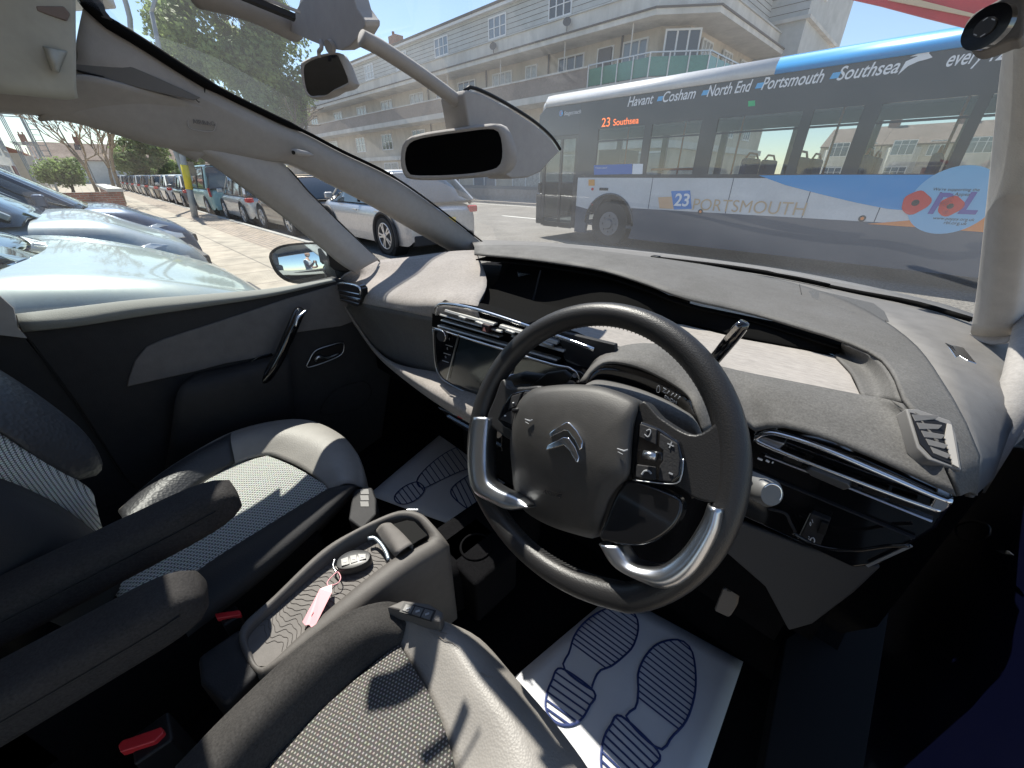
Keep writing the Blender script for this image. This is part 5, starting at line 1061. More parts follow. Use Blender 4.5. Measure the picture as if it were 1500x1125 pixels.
    # wheels
    for s_ in (-1, 1):
        for y in (-h + .82, h - .88):
            arch = MB(); c_ = V(s_ * (w_ - .005), y, wheel_r)
            for rr in (wheel_r + .07,):
                pts = [c_ + V(0, math.cos(t) * rr, math.sin(t) * rr) for t in [math.pi * (-.12 + 1.24 * i / 20) for i in range(21)]]
                arch.tube(pts, .035 if clad else .016, 6)
            arch.build('wheel_arch', M_clad, root, world=False, smooth=True)
            MB().cyl(c_ + V(-s_ * .30, 0, 0), (s_, 0, 0), wheel_r + .06, .302, 28).build('arch_void', mat('void', (.004, .004, .004), 1), root, world=False)
            ty = MB(); prof_ = [(.0, wheel_r * .66), (.012, wheel_r * .92), (-.02, wheel_r), (-.18, wheel_r)]
            ty.tube([c_ + V(s_ * (.0 + q), 0, 0) for q, _ in prof_], [r_ for _, r_ in prof_], 32)
            wh = ty.build('wheel', M_tyre, root, world=False, smooth=True, autos=40)
            rmn = MB(); cc = c_ + V(s_ * .006, 0, 0)
            rmn.tube([cc + V(0, math.cos(t) * wheel_r * .66, math.sin(t) * wheel_r * .66) for t in [2 * math.pi * i / 28 for i in range(28)]], .014, 6, closed=True)
            for q in range(10):
                t = 2 * math.pi * (q // 2) / 5 + (.16 if q % 2 else -.16); rmn.bar(cc + V(0, math.cos(t) * .03, math.sin(t) * .03), cc + V(0, math.cos(t * 1.0) * wheel_r * .64, math.sin(t) * wheel_r * .64), .035, .02, V(s_, 0, 0))
            rmn.cyl(cc - V(s_ * .01, 0, 0), (s_, 0, 0), .06, .03, 14)
            rmn.build('rim', M_alloy, wh, world=False, bevel=.003)
            MB().cyl(cc - V(s_ * .012, 0, 0), (s_, 0, 0), wheel_r * .62, .004, 24).build('brake_disc', mat('disc_dark', (.05, .05, .05), .5, .5), wh, world=False)
    return root
P_sil = paint('paint_silver_green', (.34, .39, .37)); P_sil2 = paint('paint_silver', (.50, .50, .50), .5); P_grey = paint('paint_grey', (.20, .20, .21), .6)
P_blueg = paint('paint_blue_grey', (.30, .345, .37), .4); P_mint = paint('paint_mint', (.33, .52, .50), .1); P_dark = paint('paint_dark', (.03, .032, .036), .4); P_white = paint('paint_white', (.68, .68, .66), 0); P_bronze = paint('paint_bronze', (.26, .22, .18), .5); P_navy = paint('paint_navy', (.05, .08, .14), .4)
GR = 'cars parked along the kerb'; GD = 'cars lined up on the forecourt'
zf = G + .10
make_car('parked_car', 'silver-green car right beside our passenger door, bonnet in the sun', P_sil, 4.4, 1.84, 1.62, 'mpv', (-2.34, -1.56, zf), 0, GD)
make_car('parked_car', 'pale blue-grey car with chrome grille, second along the forecourt', P_blueg, 4.5, 1.88, 1.74, 'suv', (-4.5, -1.62, zf), 0, GD)
make_car('parked_car', 'dark blue car, third along the forecourt, only roof and bonnet showing', P_navy, 4.4, 1.85, 1.66, 'suv', (-6.9, -1.30, zf), 0, GD)
make_car('parked_car', 'white car, farthest of the forecourt row', P_white, 4.3, 1.8, 1.5, 'hatch', (-9.6, -1.3, zf), 0, GD)
W_ = math.pi / 2
make_car('parked_car', 'silver crossover with black wheel arches and red bumper lamps, nearest on the kerb', P_sil2, 4.4, 1.86, 1.56, 'suv', (-8.55, 5.0, G), W_, GR, clad=True, wheel_r=.37)
make_car('parked_car', 'bronze-grey hatchback parked just ahead of the silver crossover', P_bronze, 4.1, 1.75, 1.48, 'hatch', (-12.9, 4.55, G), W_, GR)
make_car('parked_car', 'silver estate car parked behind the mint green van', P_sil2, 4.5, 1.78, 1.5, 'estate', (-17.0, 4.45, G), W_ - .02, GR)
make_car('parked_van', 'mint green tall van with large rear window parked at the kerb', P_mint, 4.4, 1.75, 1.85, 'van', (-22.2, 4.35, G), W_, GR)['category'] = 'van'
make_car('parked_car', 'dark grey hatchback parked ahead of the mint green van', P_grey, 4.2, 1.76, 1.5, 'hatch', (-27.5, 4.3, G), W_, GR)
make_car('parked_car', 'white hatchback in the kerb row beside the leaning lamp post', P_white, 4.2, 1.76, 1.52, 'hatch', (-32.6, 4.3, G), W_, GR)
src = make_car('parked_car', 'bronze car in the kerb row beyond the white hatchback', P_bronze, 4.3, 1.76, 1.52, 'estate', (-38, 4.25, G), W_, GR, detail=False)
def recol(root, m_old, m_new):
    for c in root.children:
        if c.type == 'MESH' and c.data.materials and c.data.materials[0] == m_old:
            c.data = c.data.copy(); c.data.materials[0] = m_new
far = [(-43.5, P_dark, 'black car in the kerb row, far along the street'), (-49, P_white, 'small white car in the kerb row, far along the street'), (-54.5, P_dark, 'black car farther still, behind the small white one'), (-60, P_bronze, 'bronze car in the kerb row near the bend'), (-66, P_white, 'white car almost at the end of the kerb row'), (-73, P_navy, 'dark blue car last in the kerb row')]
for x_, pm_, lb_ in far:
    c = copy_tree(src, None, (x_, 4.25, G), W_, lb_, GR); recol(c, P_bronze, pm_)
make_car('parked_car', 'dark car standing across the road behind the silver crossover', P_dark, 4.5, 1.8, 1.5, 'estate', (-21, 9.2, G), W_ + .05, None)
c = make_car('parked_van', 'white van down the street above the mint green van', P_white, 5.0, 1.9, 2.1, 'van', (-46, 9.5, G), W_, None); c['category'] = 'van'

# ================================================================ bus
BY = 8.3
M_busw = mat('bus_white', (.56, .565, .575), .35, coat=.4, noise=.05, nscale=30); M_busb = mat('bus_blue', (.02, .27, .62), .35, coat=.4); M_busd = mat('bus_band', (.030, .034, .040), .25, coat=.5)
M_buss = mat('bus_skirt', (.055, .07, .10), .5); M_buso = mat('bus_orange', (.75, .24, .05), .45); M_bglass = glass_mat('bus_glass', (.78, .82, .82), .9, .01)
M_led = mat('led_orange', (.5, .08, .02), .5, emit=((1, .22, .06), .9)); M_busint = mat('bus_interior', (.10, .10, .11), .7); M_seatb = mat('bus_seat', (.03, .05, .14), .8); M_rail = mat('bus_rail', (.55, .16, .05), .5)
bus = thing('city_bus', 'single-decker bus in white, black and blue passing in front of the windscreen', 'bus', (-1.5, BY + 1.25, G))
def B(px, py, off=0): return P(px, py, y=BY - off)
def Bs(pts, off=0): return [B(a, b, off) for a, b in pts]
xF, xR = -6.88, 4.6; zsill, zband, ztop = 1.33, 2.50, 2.80
# body shell pieces (each with depth) : lower wall, window posts, cove panel, roof
lw = MB(); wheelx, wheelz, wr_ = -4.62, .36, .62
pts = [V(-5.55, BY, zsill), V(-5.55, BY, .70)] + [V(wheelx - math.cos(t) * wr_, BY, wheelz + math.sin(t) * wr_) for t in [math.pi * (.15 + .70 * i / 14) for i in range(15)]] + [V(wheelx + .6, BY, .72), V(xR, BY, .72), V(xR, BY, zsill)]
lw.prism(pts, (0, .06, 0)); lw.build('side_panel', M_busw, bus)
sk = MB(); sk.prism([V(wheelx + .55, BY, .72)] + [V(wheelx + math.cos(t) * wr_, BY, wheelz + math.sin(t) * wr_) for t in [math.pi * (.15 - .28 * i / 5) for i in range(6)]] + [V(wheelx + .62, BY, .10), V(xR, BY, .10), V(xR, BY, .72)], (0, .08, 0))
sk.prism([V(-5.55, BY, .70), V(-5.55, BY, .12), V(wheelx - .62, BY, .12), V(wheelx - wr_ * math.cos(.47), BY, .64)], (0, .08, 0)); sk.build('skirt', M_buss, bus)
band = MB(); band.box(-5.60, xR, BY, BY + .06, 2.22, 2.74)
posts = [-5.62, -4.22, -2.90, -2.76, -1.55, -.60, .38, 1.45, 2.5, 3.6]
for a, b in ((-5.62, -5.10), (-4.02, -3.86), (-2.90, -2.62), (-1.36, -1.22), (-.62, -.42), (.50, .62), (1.2, 1.4), (2.4, 2.55), (3.6, 3.8)): band.box(a, b, BY + .001, BY + .05, zsill, 2.22)
band.box(-5.60, xR, BY - .002, BY + .05, zsill - .03, zsill + .03)
band.build('window_band', M_busd, bus)
win_x = [(-5.10, -4.02), (-3.86, -2.90), (-2.62, -1.36), (-1.22, -.62), (-.42, .50), (.62, 1.2), (1.4, 2.4), (2.55, 3.6), (3.8, xR)]
for a, b in win_x:
    w0 = MB().box(a, b, BY + .015, BY + .022, zsill + .03, 2.22).build('window', M_bglass, bus)
    MB().box(a, b, BY + .005, BY + .015, 1.98, 2.01).build('window_bar', M_busd, w0)
# roof : rounded section swept along the bus
def roofsec(x, s_=1.0, m=0): return [V(x, BY + .0, 2.73), V(x, BY + .01, 2.83), V(x, BY + .08, 2.92), V(x, BY + .28, 2.97), V(x, BY + 1.25, 3.0), V(x, BY + 2.2, 2.97), V(x, BY + 2.40, 2.92), V(x, BY + 2.49, 2.83), V(x, BY + 2.50, 2.65)]
def rs_(x0, x1, m, nm, dz=0):
    rows = [[p + V(0, 0, dz) for p in roofsec(x)] for x in (x0, (x0 + x1) / 2, x1)]
    return MB().grid(rows).build(nm, m, bus, smooth=True, solid=.03, solid_off=-1, autos=50)
rs_(-6.6, -1.9, M_busw, 'roof'); rs_(-1.9, xR, M_busb, 'roof')
MB().prism([V(-3.3, BY - .004, 2.75), V(-2.4, BY - .004, 2.80), V(-1.9, BY - .004, 2.83), V(-1.9, BY - .004, 2.735), V(-2.6, BY - .004, 2.735)], (0, .003, 0)).build('roof_sweep', M_busb, bus)
fr = [roofsec(-6.6), [V(-6.80, BY + .12 + (p.y - BY) * .9, p.z - .06) for p in roofsec(0)], [V(-6.92, BY + .2 + (p.y - BY) * .84, min(p.z, 2.78) - .10) for p in roofsec(0)]]
MB().grid(loft(fr, 20, 3)).build('roof_front', M_busw, bus, smooth=True, solid=.02)
# front end, doors
M_busf = mat('bus_front_black', (.02, .022, .026), .2, coat=.6)
MB().prism([V(-6.60, BY, 2.74), V(-6.86, BY + .06, 2.6), V(-6.92, BY + .10, 1.9), V(-6.80, BY + .02, 1.95), V(-6.62, BY, 2.15), V(-5.6, BY, 2.15), V(-5.6, BY, 2.74)], (0, .05, 0)).build('front_cove', M_busd, bus, bevel=.01)
MB().box(-6.90, -6.80, BY + .1, BY + 2.4, .25, 1.2).build('front_panel', M_busf, bus, bevel=.04)
MB().box(-6.90, -6.86, BY + .15, BY + 2.35, 1.2, 2.45).build('windscreen', M_bglass, bus)
for a, b in ((-6.66, -6.58), (-6.12, -6.06), (-5.68, -5.56)):
    MB().box(a, b, BY + .002, BY + .05, .20, 2.15).build('door_frame', M_busf, bus)
for a, b in ((-6.58, -6.12), (-6.06, -5.68)):
    d_ = MB().box(a, b, BY + .02, BY + .03, .25, 2.12).build('door_glass', M_bglass, bus)
    MB().box(a, b, BY + .0, BY + .035, .18, .30).build('door_foot', M_busf, d_); MB().box(a, b, BY + .0, BY + .035, 2.08, 2.15).build('door_head', M_busf, d_)
MB().box(-6.85, -6.66, BY + .0, BY + .10, .22, .95).build('front_corner', M_busf, bus, bevel=.03)
MB().tube([V(-6.8, BY - .02, 2.1), V(-6.86, BY - .10, 1.95), V(-6.84, BY - .10, 1.75)], .035, 10).build('mirror_arm', mat('bus_yellow', (.7, .6, .05), .5), bus, smooth=True)
# far side, floor, ceiling, seats
inn = MB(); inn.box(xF + .1, xR, BY + 2.40, BY + 2.46, .2, zsill); inn.box(xF + .1, xR, BY + 2.40, BY + 2.46, 2.22, 2.6); inn.box(xF + .15, xR, BY + .05, BY + 2.4, .30, .36); inn.box(-6.6, xR, BY + .1, BY + 2.4, 2.42, 2.46)
for a in (-6.1, -4.8, -3.4, -2.0, -.75, .45, 1.5, 2.6, 3.7): inn.box(a, a + .14, BY + 2.40, BY + 2.46, zsill, 2.22)
inn.box(xR - .05, xR, BY, BY + 2.46, .3, 2.6)
inn.build('far_side', M_busint, bus)
mb = MB(); hs_ = [(-5.3, .9, 1.75), (-1.75, .55, 1.70), (1.35, .6, 1.72), (-.85, 1.6, 1.70)]
for k, x_ in enumerate([-2.2, -1.4, -.5, .3, 1.1, 1.9, 2.7]):
    for yy in (.35, 1.5):
        s_ = MB().box(x_, x_ + .12, BY + yy, BY + yy + .8, .9, 1.62).build('seat', M_seatb, bus, bevel=.04)
        MB().tube([V(x_ + .06, BY + yy + .05, 1.62), V(x_ + .06, BY + yy + .2, 1.70), V(x_ + .06, BY + yy + .6, 1.70), V(x_ + .06, BY + yy + .75, 1.62)], .018, 8).build('grab_rail', M_rail, s_, smooth=True)
for x_ in (-4.9, -3.6, -2.5, -1.0, .4): MB().tube([V(x_, BY + .9, .36), V(x_, BY + .9, 2.42)], .018, 8).build('pole', M_rail, bus, smooth=True)
MB().tube([V(-3.8, BY + .12, 1.45), V(-2.9, BY + .12, 1.45)], .02, 8).build('rail', M_rail, bus, smooth=True)
MB().box(-5.9, -5.3, BY + 1.3, BY + 2.2, .4, 1.9).build('cab_screen', M_busint, bus)
# wheel
wz = V(wheelx, BY + .04, wheelz)
wh = MB().tube([wz + V(0, .3, 0), wz + V(0, .02, 0), wz, wz + V(0, .01, 0)], [.47, .47, .43, .26], 40).build('wheel', M_tyre, bus, smooth=True, autos=40)
rm = MB(); rm.tube([wz + V(0, .02, 0), wz + V(0, .0, 0)], [.27, .25], 30); rm.tube([wz + V(0, -.01, 0), wz + V(0, -.05, 0)], [.11, .09], 20)
for q in range(8): t = q * math.pi / 4; rm.tube([wz + V(math.cos(t) * .17, -.004, math.sin(t) * .17), wz + V(math.cos(t) * .17, -.03, math.sin(t) * .17)], .018, 8)
rm.build('rim', mat('steel_rim', (.20, .20, .21), .5, .5), wh, smooth=True, autos=40)
MB().cyl(wz + V(0, .32, 0), (0, -1, 0), .62, .01, 30).build('arch_void', mat('void', (.004, .004, .004), 1), bus)
ar = MB(); ar.tube([V(wheelx + math.cos(t) * wr_, BY - .003, wheelz + math.sin(t) * wr_) for t in [math.pi * i / 20 for i in range(21)]], .025, 6); ar.build('wheel_arch', M_busf, bus, smooth=True)
# livery
def bplate(nm, pts, m, off=.004): return MB().prism(Bs(pts, off), (0, .003, 0)).build(nm, m, bus)
bl_ = [(1112, 257)] + [(1150, 271), (1200, 284), (1250, 296), (1300, 306), (1350, 310), (1400, 311), (1440, 305), (1500, 290)]
top_ = [(1500, 255), (1440, 256), (1400, 256), (1300, 256), (1200, 256)]
bplate('blue_sweep', bl_ + top_, M_busb)
bplate('orange_sweep', [(1270, 328), (1330, 323), (1380, 313), (1410, 305), (1440, 292), (1500, 270), (1500, 343), (1440, 340), (1360, 334)], M_buso, .006)
bplate('route_panel', [(983, 280), (1011, 279), (1013, 306), (987, 307)], mat('route_blue', (.04, .20, .55), .4), .006)
bplate('peach_panel', [(964, 289), (984, 288), (988, 306), (966, 305)], mat('peach', (.60, .38, .22), .5), .005)
text('route_number', '23', M_white, bus, B(987, 301, .012), (1, 0, 0), (0, 0, 1), width=(B(1008, 300) - B(987, 300)).x, ext=.002, bold=.02)
text('fleet_lettering', 'PORTSMOUTH', mat('thin_letter', (.50, .36, .22), .5), bus, B(1014, 307, .008), (1, 0, 0), (0, 0, 1), width=(B(1178, 312) - B(1014, 307)).x, ext=.002, bold=-.002)
for s_, x0, x1, yb in (('Havant', 919, 956, 157), ('Cosham', 970, 1017, 150.5), ('North End', 1035, 1098, 141), ('Portsmouth', 1115, 1202, 129), ('Southsea', 1226, 1312, 114), ('every 12 minutes', 1386, 1560, 94)):
    zb_ = 2.33; a = B(x0, yb, .006); a.z = 2.555; b_x = B(x1, yb).x
    text('route_lettering', s_, M_white, bus, a, (1, 0, 0), (0, 0, 1), width=b_x - a.x, size=.225, ext=.002, shear=.25, bold=.012)
for x0, yb in ((962, 149), (1105, 133), (1027, 141), (1214, 119)):
    a = B(x0, yb, .006); a.z = 2.58; MB().prism([a, a + V(.10, 0, 0), a + V(.12, 0, .07), a + V(.02, 0, .07)], (0, -.002, 0)).build('route_dot', mat('dot_blue', (.10, .42, .75), .4), bus)
bird = [(1315, 110), (1327, 90), (1345, 82), (1333, 83), (1352, 76), (1358, 68), (1378, 62), (1366, 69), (1361, 78), (1366, 84), (1357, 87), (1345, 90), (1330, 97)]
MB().prism(Bs(bird, .006), (0, -.002, 0)).build('bird_emblem', M_white, bus)
text('display_number', '23', M_led, bus, B(881, 186, .006), (1, 0, 0), (0, 0, 1), width=.20, ext=.002)
text('display_destination', 'Southsea', M_led, bus, B(898, 184, .006), (1, 0, 0), (0, 0, 1), width=(B(935, 181) - B(898, 184)).x, ext=.002)
text('operator_name', 'Stagecoach', M_white, bus, B(826, 169, .006), (1, 0, 0), (0, 0, 1), width=(B(851, 165) - B(826, 168)).x, ext=.002, shear=.2)
mb = MB(); c = B(822, 166, .006); mb.tube([c, c + V(0, -.002, 0)], .055, 20); mb.build('operator_roundel', mat('dot_blue', (.10, .42, .75), .4), bus)
mb = MB(); mb.tube([c + V(math.cos(t) * .03, -.003, math.sin(t) * .03) for t in [.8 + 4.5 * i / 12 for i in range(13)]], .008, 5); mb.build('operator_roundel', mat('round_red', (.65, .12, .08), .5), bus)
bplate('blue_notice', [(870, 242), (926, 240), (926, 255), (870, 256)], mat('notice_blue', (.04, .13, .42), .4), .008)
bplate('white_notice', [(927, 240), (942, 240), (941, 255), (926, 255)], M_white, .008)
text('notice_text', 'Welcome aboard', M_white, bus, B(872, 247, .012), (1, 0, 0), (0, 0, 1), width=.30, ext=.001)
bplate('warning_label', [(862, 263), (871, 263), (871, 272), (862, 272)], mat('label_orange', (.65, .30, .05), .5), .006)
for a in ((868, 277), (867, 299)): MB().cyl(B(*a, .006), (0, -1, 0), .03, .01, 16).build('marker_lamp', M_tail, bus)
for a in ((1026, 310), (1263, 320)):
    o_ = MB().cyl(B(*a, .0), (0, -1, 0), .045, .012, 20).build('marker_lamp', M_busf, bus); MB().cyl(B(*a, .014), (0, -1, 0), .022, .004, 16).build('lens', mat('amber', (.8, .25, .05), .2), o_)
mb = MB(); mb.box(B(878, 277).x, B(891, 277).x, BY - .008, BY, B(884, 279).z, B(884, 275).z); mb.build('filler_flap', M_busf, bus, bevel=.01)
bplate('exit_sticker', [(1096, 148), (1106, 147), (1106, 155), (1096, 156)], mat('sticker_green', (.03, .45, .18), .5), .003)
for x_ in (950, 1065, 1180, 1290): MB().box(B(x_, 300).x, B(x_, 300).x + .012, BY - .003, BY + .001, .72, 1.3).build('panel_joint', M_buss, bus)
# charity roundel with poppies
cR = B(1394, 294); MB().cyl(cR + V(0, -.006, 0), (0, -1, 0), .42, .003, 48).build('roundel', mat('roundel_blue', (.20, .45, .68), .45), bus)
def poppy(c, r_):
    p_ = [c + V(math.cos(t) * r_ * (1 + .10 * math.sin(3 * t + 1)), -.012, math.sin(t) * r_ * (1 + .08 * math.cos(4 * t))) for t in [2 * math.pi * i / 28 for i in range(28)]]
    MB().prism(p_, (0, -.003, 0)).build('poppy', mat('poppy_red', (.60, .03, .02), .5), bus); MB().cyl(c + V(0, -.016, 0), (0, -1, 0), r_ * .28, .003, 16).build('poppy_centre', M_busf, bus)
poppy(B(1341, 297), .145); poppy(B(1392, 302), .12)
mR = mat('rbl_purple', (.10, .08, .34), .5)
text('roundel_letters', 'R', mR, bus, B(1359, 312, .014), (1, 0, 0), (0, 0, 1), size=.36, ext=.002, bold=.03, shear=.1); text('roundel_letters', 'L', mR, bus, B(1403, 312, .014), (1, 0, 0), (0, 0, 1), size=.36, ext=.002, bold=.03, shear=.1)
text('roundel_text', "We're supporting the", M_busf, bus, B(1366, 279, .012), (1, 0, 0), (0, 0, 1), width=.44, ext=.001); text('roundel_text', 'Poppy Appeal', M_busf, bus, B(1375, 286, .012), (1, 0, 0), (0, 0, 1), width=.30, ext=.001)
text('roundel_text', 'www.poppy.org.uk', M_busf, bus, B(1366, 321, .012), (1, 0, 0), (0, 0, 1), width=.40, ext=.001); text('roundel_text', 'rbl.org.uk', M_busf, bus, B(1382, 328, .012), (1, 0, 0), (0, 0, 1), width=.22, ext=.001)

# ================================================================ the flats across the road
M_rend = mat('render_cream', (.50, .445, .37), .9, noise=.16, nscale=1.2, stretch=(1, 1, .35)); M_band = mat('band_white', (.56, .54, .50), .8, noise=.16, nscale=1.5, stretch=(1, 1, .3))
M_clap = mat('cladding_pale', (.46, .47, .46), .8, noise=.08, nscale=2); M_peb = mat('pebble_dash', (.24, .20, .175), .95, noise=.4, nscale=30, bump=.8, bscale=60, bdist=.02)
M_wgls = [mat('house_glass_dark', (.03, .04, .05), .05, coat=.6), mat('house_glass_blue', (.12, .17, .22), .06, coat=.6), mat('house_glass_net', (.36, .37, .36), .25, coat=.5, noise=.3, nscale=6)]
M_wgl = mat('house_glass', (.10, .14, .18), .05, coat=.6, noise=.6, nscale=.9); M_upvc = mat('upvc_white', (.68, .68, .68), .4); M_soff = mat('soffit', (.50, .46, .42), .9); M_roofd = mat('roof_dark', (.10, .09, .085), .8)
M_green = mat('green_glass', (.06, .20, .15), .15, coat=.4, noise=.3, nscale=30); M_rainp = mat('rainwater_dark', (.03, .03, .03), .5); M_brick = slab_mat('brick_red', (.28, .09, .055), (.22, .075, .05), (.30, .27, .24), .22, .075, .008, upright=True)
fl = thing('apartment_block', 'long cream apartment block with green glass balcony on its corner', 'apartment block', (-20, 22, G))
# plan: front line (outer balcony edge) then chamfer then flank
PL0 = [V(-62, 19.0, 0), V(-10.1, 19.0, 0), V(-8.2, 20.5, 0), V(-8.05, 34, 0)]
def offs(pl, d):   # move the outline inwards (away from the street) by d
    out = []
    ns_ = []
    for a, b in zip(pl, pl[1:]): t = (b - a).normalized(); ns_.append(V(-t.y, t.x, 0))
    for i, p in enumerate(pl):
        if i == 0: n_ = ns_[0]; k = 1
        elif i == len(pl) - 1: n_ = ns_[-1]; k = 1
        else: n_ = (ns_[i - 1] + ns_[i]).normalized(); k = 1 / max(.5, n_.dot(ns_[i]))
        out.append(p + n_ * d * k)
    return out
def strip(nm, d0, d1, z0, z1, m, par=None, pl=PL0, bevel=0):
    a = offs(pl, d0); b = offs(pl, d1)
    return MB().prism([V(p.x, p.y, z0) for p in a] + [V(p.x, p.y, z0) for p in reversed(b)], (0, 0, z1 - z0)).build(nm, m, par or fl, bevel=bevel)
D = 1.35
w1 = strip('wall', D, D + .3, G, 7.10, M_rend)
strip('balcony_slab', -.06, D, 4.80, 5.10, M_band)
strip('canopy_slab', -.10, D, 7.10, 7.30, M_band)
strip('canopy_edge', -.16, 0, 7.30, 7.36, M_roofd)
strip('parapet', .25, .5, 7.36, 8.02, M_band); strip('parapet_cap', .18, .56, 8.02, 8.08, M_clap)
strip('canopy_roof', 0, 1.9, 7.30, 7.40, M_roofd)
strip('upper_wall', 1.0, 1.4, 8.0, 9.60, M_clap)
strip('roof_edge', .75, 1.4, 9.60, 9.74, M_upvc); strip('roof', .70, 6, 9.74, 9.86, M_roofd)
for k in range(7): strip('clapboard_line', .985, 1.0, 8.14 + k * .22, 8.155 + k * .22, M_roofd)
strip('pebble_parapet', -.04, .08, 5.10, 5.86, M_peb, pl=[V(-62, 19, 0), V(-13.3, 19, 0)]); strip('parapet_rail', -.08, .12, 5.86, 5.93, M_band, pl=[V(-62, 19, 0), V(-13.3, 19, 0)])
glp = [V(-13.25, 19, 0), V(-10.1, 19, 0), V(-8.2, 20.5, 0), V(-8.05, 34, 0)]
strip('green_balcony_panel', 0, .03, 5.14, 5.80, M_green, pl=glp); strip('balcony_rail', -.02, .05, 5.92, 5.97, mat('rail_steel', (.5, .5, .5), .4, .7), pl=glp)
def along(pl, step):
    for a, b in zip(pl, pl[1:]):
        L_ = (b - a).length; n_ = max(1, round(L_ / step))
        for i in range(n_): yield a.lerp(b, i / n_)
for p in along(glp, .85): MB().bar(V(p.x, p.y - .04, 5.05), V(p.x, p.y - .04, 5.95), .035, .05, V(0, 1, 0)).build('balcony_post', M_upvc, fl)
# lower storeys : shop fascia band, lower balcony
strip('fascia_band', D - .25, D, 2.55, 2.85, M_band); strip('lower_plinth', D - .06, D, G, .75, mat('plinth', (.30, .27, .25), .9))
def window(cx_, z0, z1, wd, yy, nx=3, nz=1, par=None, ang=0, frame=M_upvc):
    """window in a wall facing -y turned by ang about its own centre"""
    ca, sa = math.cos(ang), math.sin(ang)
    def T(x, y, z): return V(cx_ + x * ca - y * sa, yy + x * sa + y * ca, z)
    def bx_(m, x0, x1, y0, y1, a, b):
        v = [T(x, y, z) for x in (x0, x1) for y in (y0, y1) for z in (a, b)]; m.add(v, [(0, 1, 3, 2), (4, 6, 7, 5), (0, 4, 5, 1), (2, 3, 7, 6), (0, 2, 6, 4), (1, 5, 7, 3)])
    f = MB(); t = .07; h_ = wd / 2
    bx_(f, -h_, h_, -.06, .02, z0, z0 + t); bx_(f, -h_, h_, -.06, .02, z1 - t, z1)
    for i in range(nx + 1): x = -h_ + t / 2 + (wd - t) * i / nx; bx_(f, x - t / 2, x + t / 2, -.058, .02, z0 + t, z1 - t)
    for j in range(1, nz): z = z0 + (z1 - z0) * j / nz; bx_(f, -h_ + t, h_ - t, -.05, .02, z - .02, z + .02)
    o = f.build('window', frame, par or fl)
    g = MB(); bx_(g, -h_ + .03, h_ - .03, -.03, -.01, z0 + .03, z1 - .03); g.build('pane', M_wgls[int(abs(cx_ * 7.3 + z0 * 3.1)) % 3], o)
    return o
yw = 19 + D
for x_, wd, z0 in ((-11.7, 1.3, 5.7), (-15.4, 1.7, 5.95), (-18.2, .9, 5.2), (-20.6, 1.7, 5.95), (-24, 1.8, 5.95), (-27, .9, 5.2), (-30, 1.8, 5.95), (-34.5, 1.8, 5.95), (-39, 1.8, 5.95), (-44, 1.8, 5.95), (-50, 1.8, 5.95)):
    window(x_, z0, 6.85, wd, yw, 3 if wd > 1 else 2, 1)
for x_ in (-13.3,): window(x_, 5.15, 6.85, .95, yw, 2, 1); 
MB().box(-13.65, -12.95, yw - .08, yw, 5.12, 6.8).build('door', mat('door_dark', (.06, .07, .09), .5), fl)
for x_ in (-11.5, -16, -20.5, -25, -30, -35, -40, -46, -52): window(x_ - .2, 3.35, 4.55, 1.8, yw, 3, 2)
for x_ in (-10.6, -14.5, -18.5, -22.5, -26.5, -30.5, -35, -40, -45, -50): window(x_, .3, 2.4, 2.4, yw, 2, 1, None, 0, M_upvc)
for x_ in (-12.2, -16, -20.6, -26, -31, -36, -41, -47, -53): window(x_, 8.35, 9.35, 1.5, 20.0, 3, 2)
window(-9.85 + .35, 5.6, 6.85, 1.5, 20.36 + .05, 3, 1, None, R(38)); window(-9.1, 3.3, 4.6, 1.4, 20.85, 3, 1, None, R(38))
for y_ in (22.8, 25.4, 28, 31): window(-9.42, 5.75, 6.85, 1.2, y_, 3, 1, None, R(90)); window(-9.42, 3.3, 4.6, 1.2, y_, 3, 1, None, R(90))
for x_, z0, z1 in ((-12.4, 5.1, 7.1), (-22, 5.1, 7.1), (-16.9, 3, 7.1), (-28.4, 3, 7.1)): MB().tube([V(x_, yw - .06, z0), V(x_, yw - .06, z1)], .05, 8).build('drainpipe', M_rainp, fl)
for x_ in (-11.2, -14.9, -19.5, -24.5): MB().tube([V(x_, 19.15, 5.9), V(x_, 19.15, 7.1)], .03, 8).build('canopy_post', M_band, fl)
for x_, y_ in ((-17.5, 20.6), (-15.8, 20.6), (-20.5, 21.5), (-33, 20.6)):
    ch = MB().box(x_ - .5, x_ + .5, y_, y_ + .7, 9.7, 10.75).build('chimney', M_brick, fl)
    MB().tube([V(x_ - .2, y_ + .3, 10.75), V(x_ - .2, y_ + .3, 11.05)], .1, 10).build('chimney_pot', M_brick, ch)
# roof antennas
am = MB(); ax_, ay_ = -18.2, 20.8; am.tube([V(ax_, ay_, 9.8), V(ax_, ay_, 12.6)], .04, 8)
for a in range(3): t = a * 2.09; am.tube([V(ax_, ay_, 9.8), V(ax_ + math.cos(t) * .7, ay_ + math.sin(t) * .7, 9.8), V(ax_ + math.cos(t) * .5, ay_ + math.sin(t) * .5, 11.6)], .03, 6); am.box(ax_ + math.cos(t) * .5 - .08, ax_ + math.cos(t) * .5 + .08, ay_ + math.sin(t) * .5 - .08, ay_ + math.sin(t) * .5 + .08, 10.9, 12.2)
am.build('antenna_mast', mat('antenna', (.16, .15, .15), .6), fl)
for x_, z_ in ((-14.8, 7.75), (-20.0, 7.7)):
    mb = MB(); c = V(x_, 19.1, z_); n_ = V(.5, -.75, .35).normalized(); mb.tube([c, c + n_ * .07, c + n_ * .12], [.02, .15, .20], 18); mb.bar(c, c + n_ * .4, .02, .02); mb.bar(c - V(0, 0, .3), c, .03, .03)
    mb.build('satellite_dish', mat('dish', (.10, .10, .10), .6), fl)
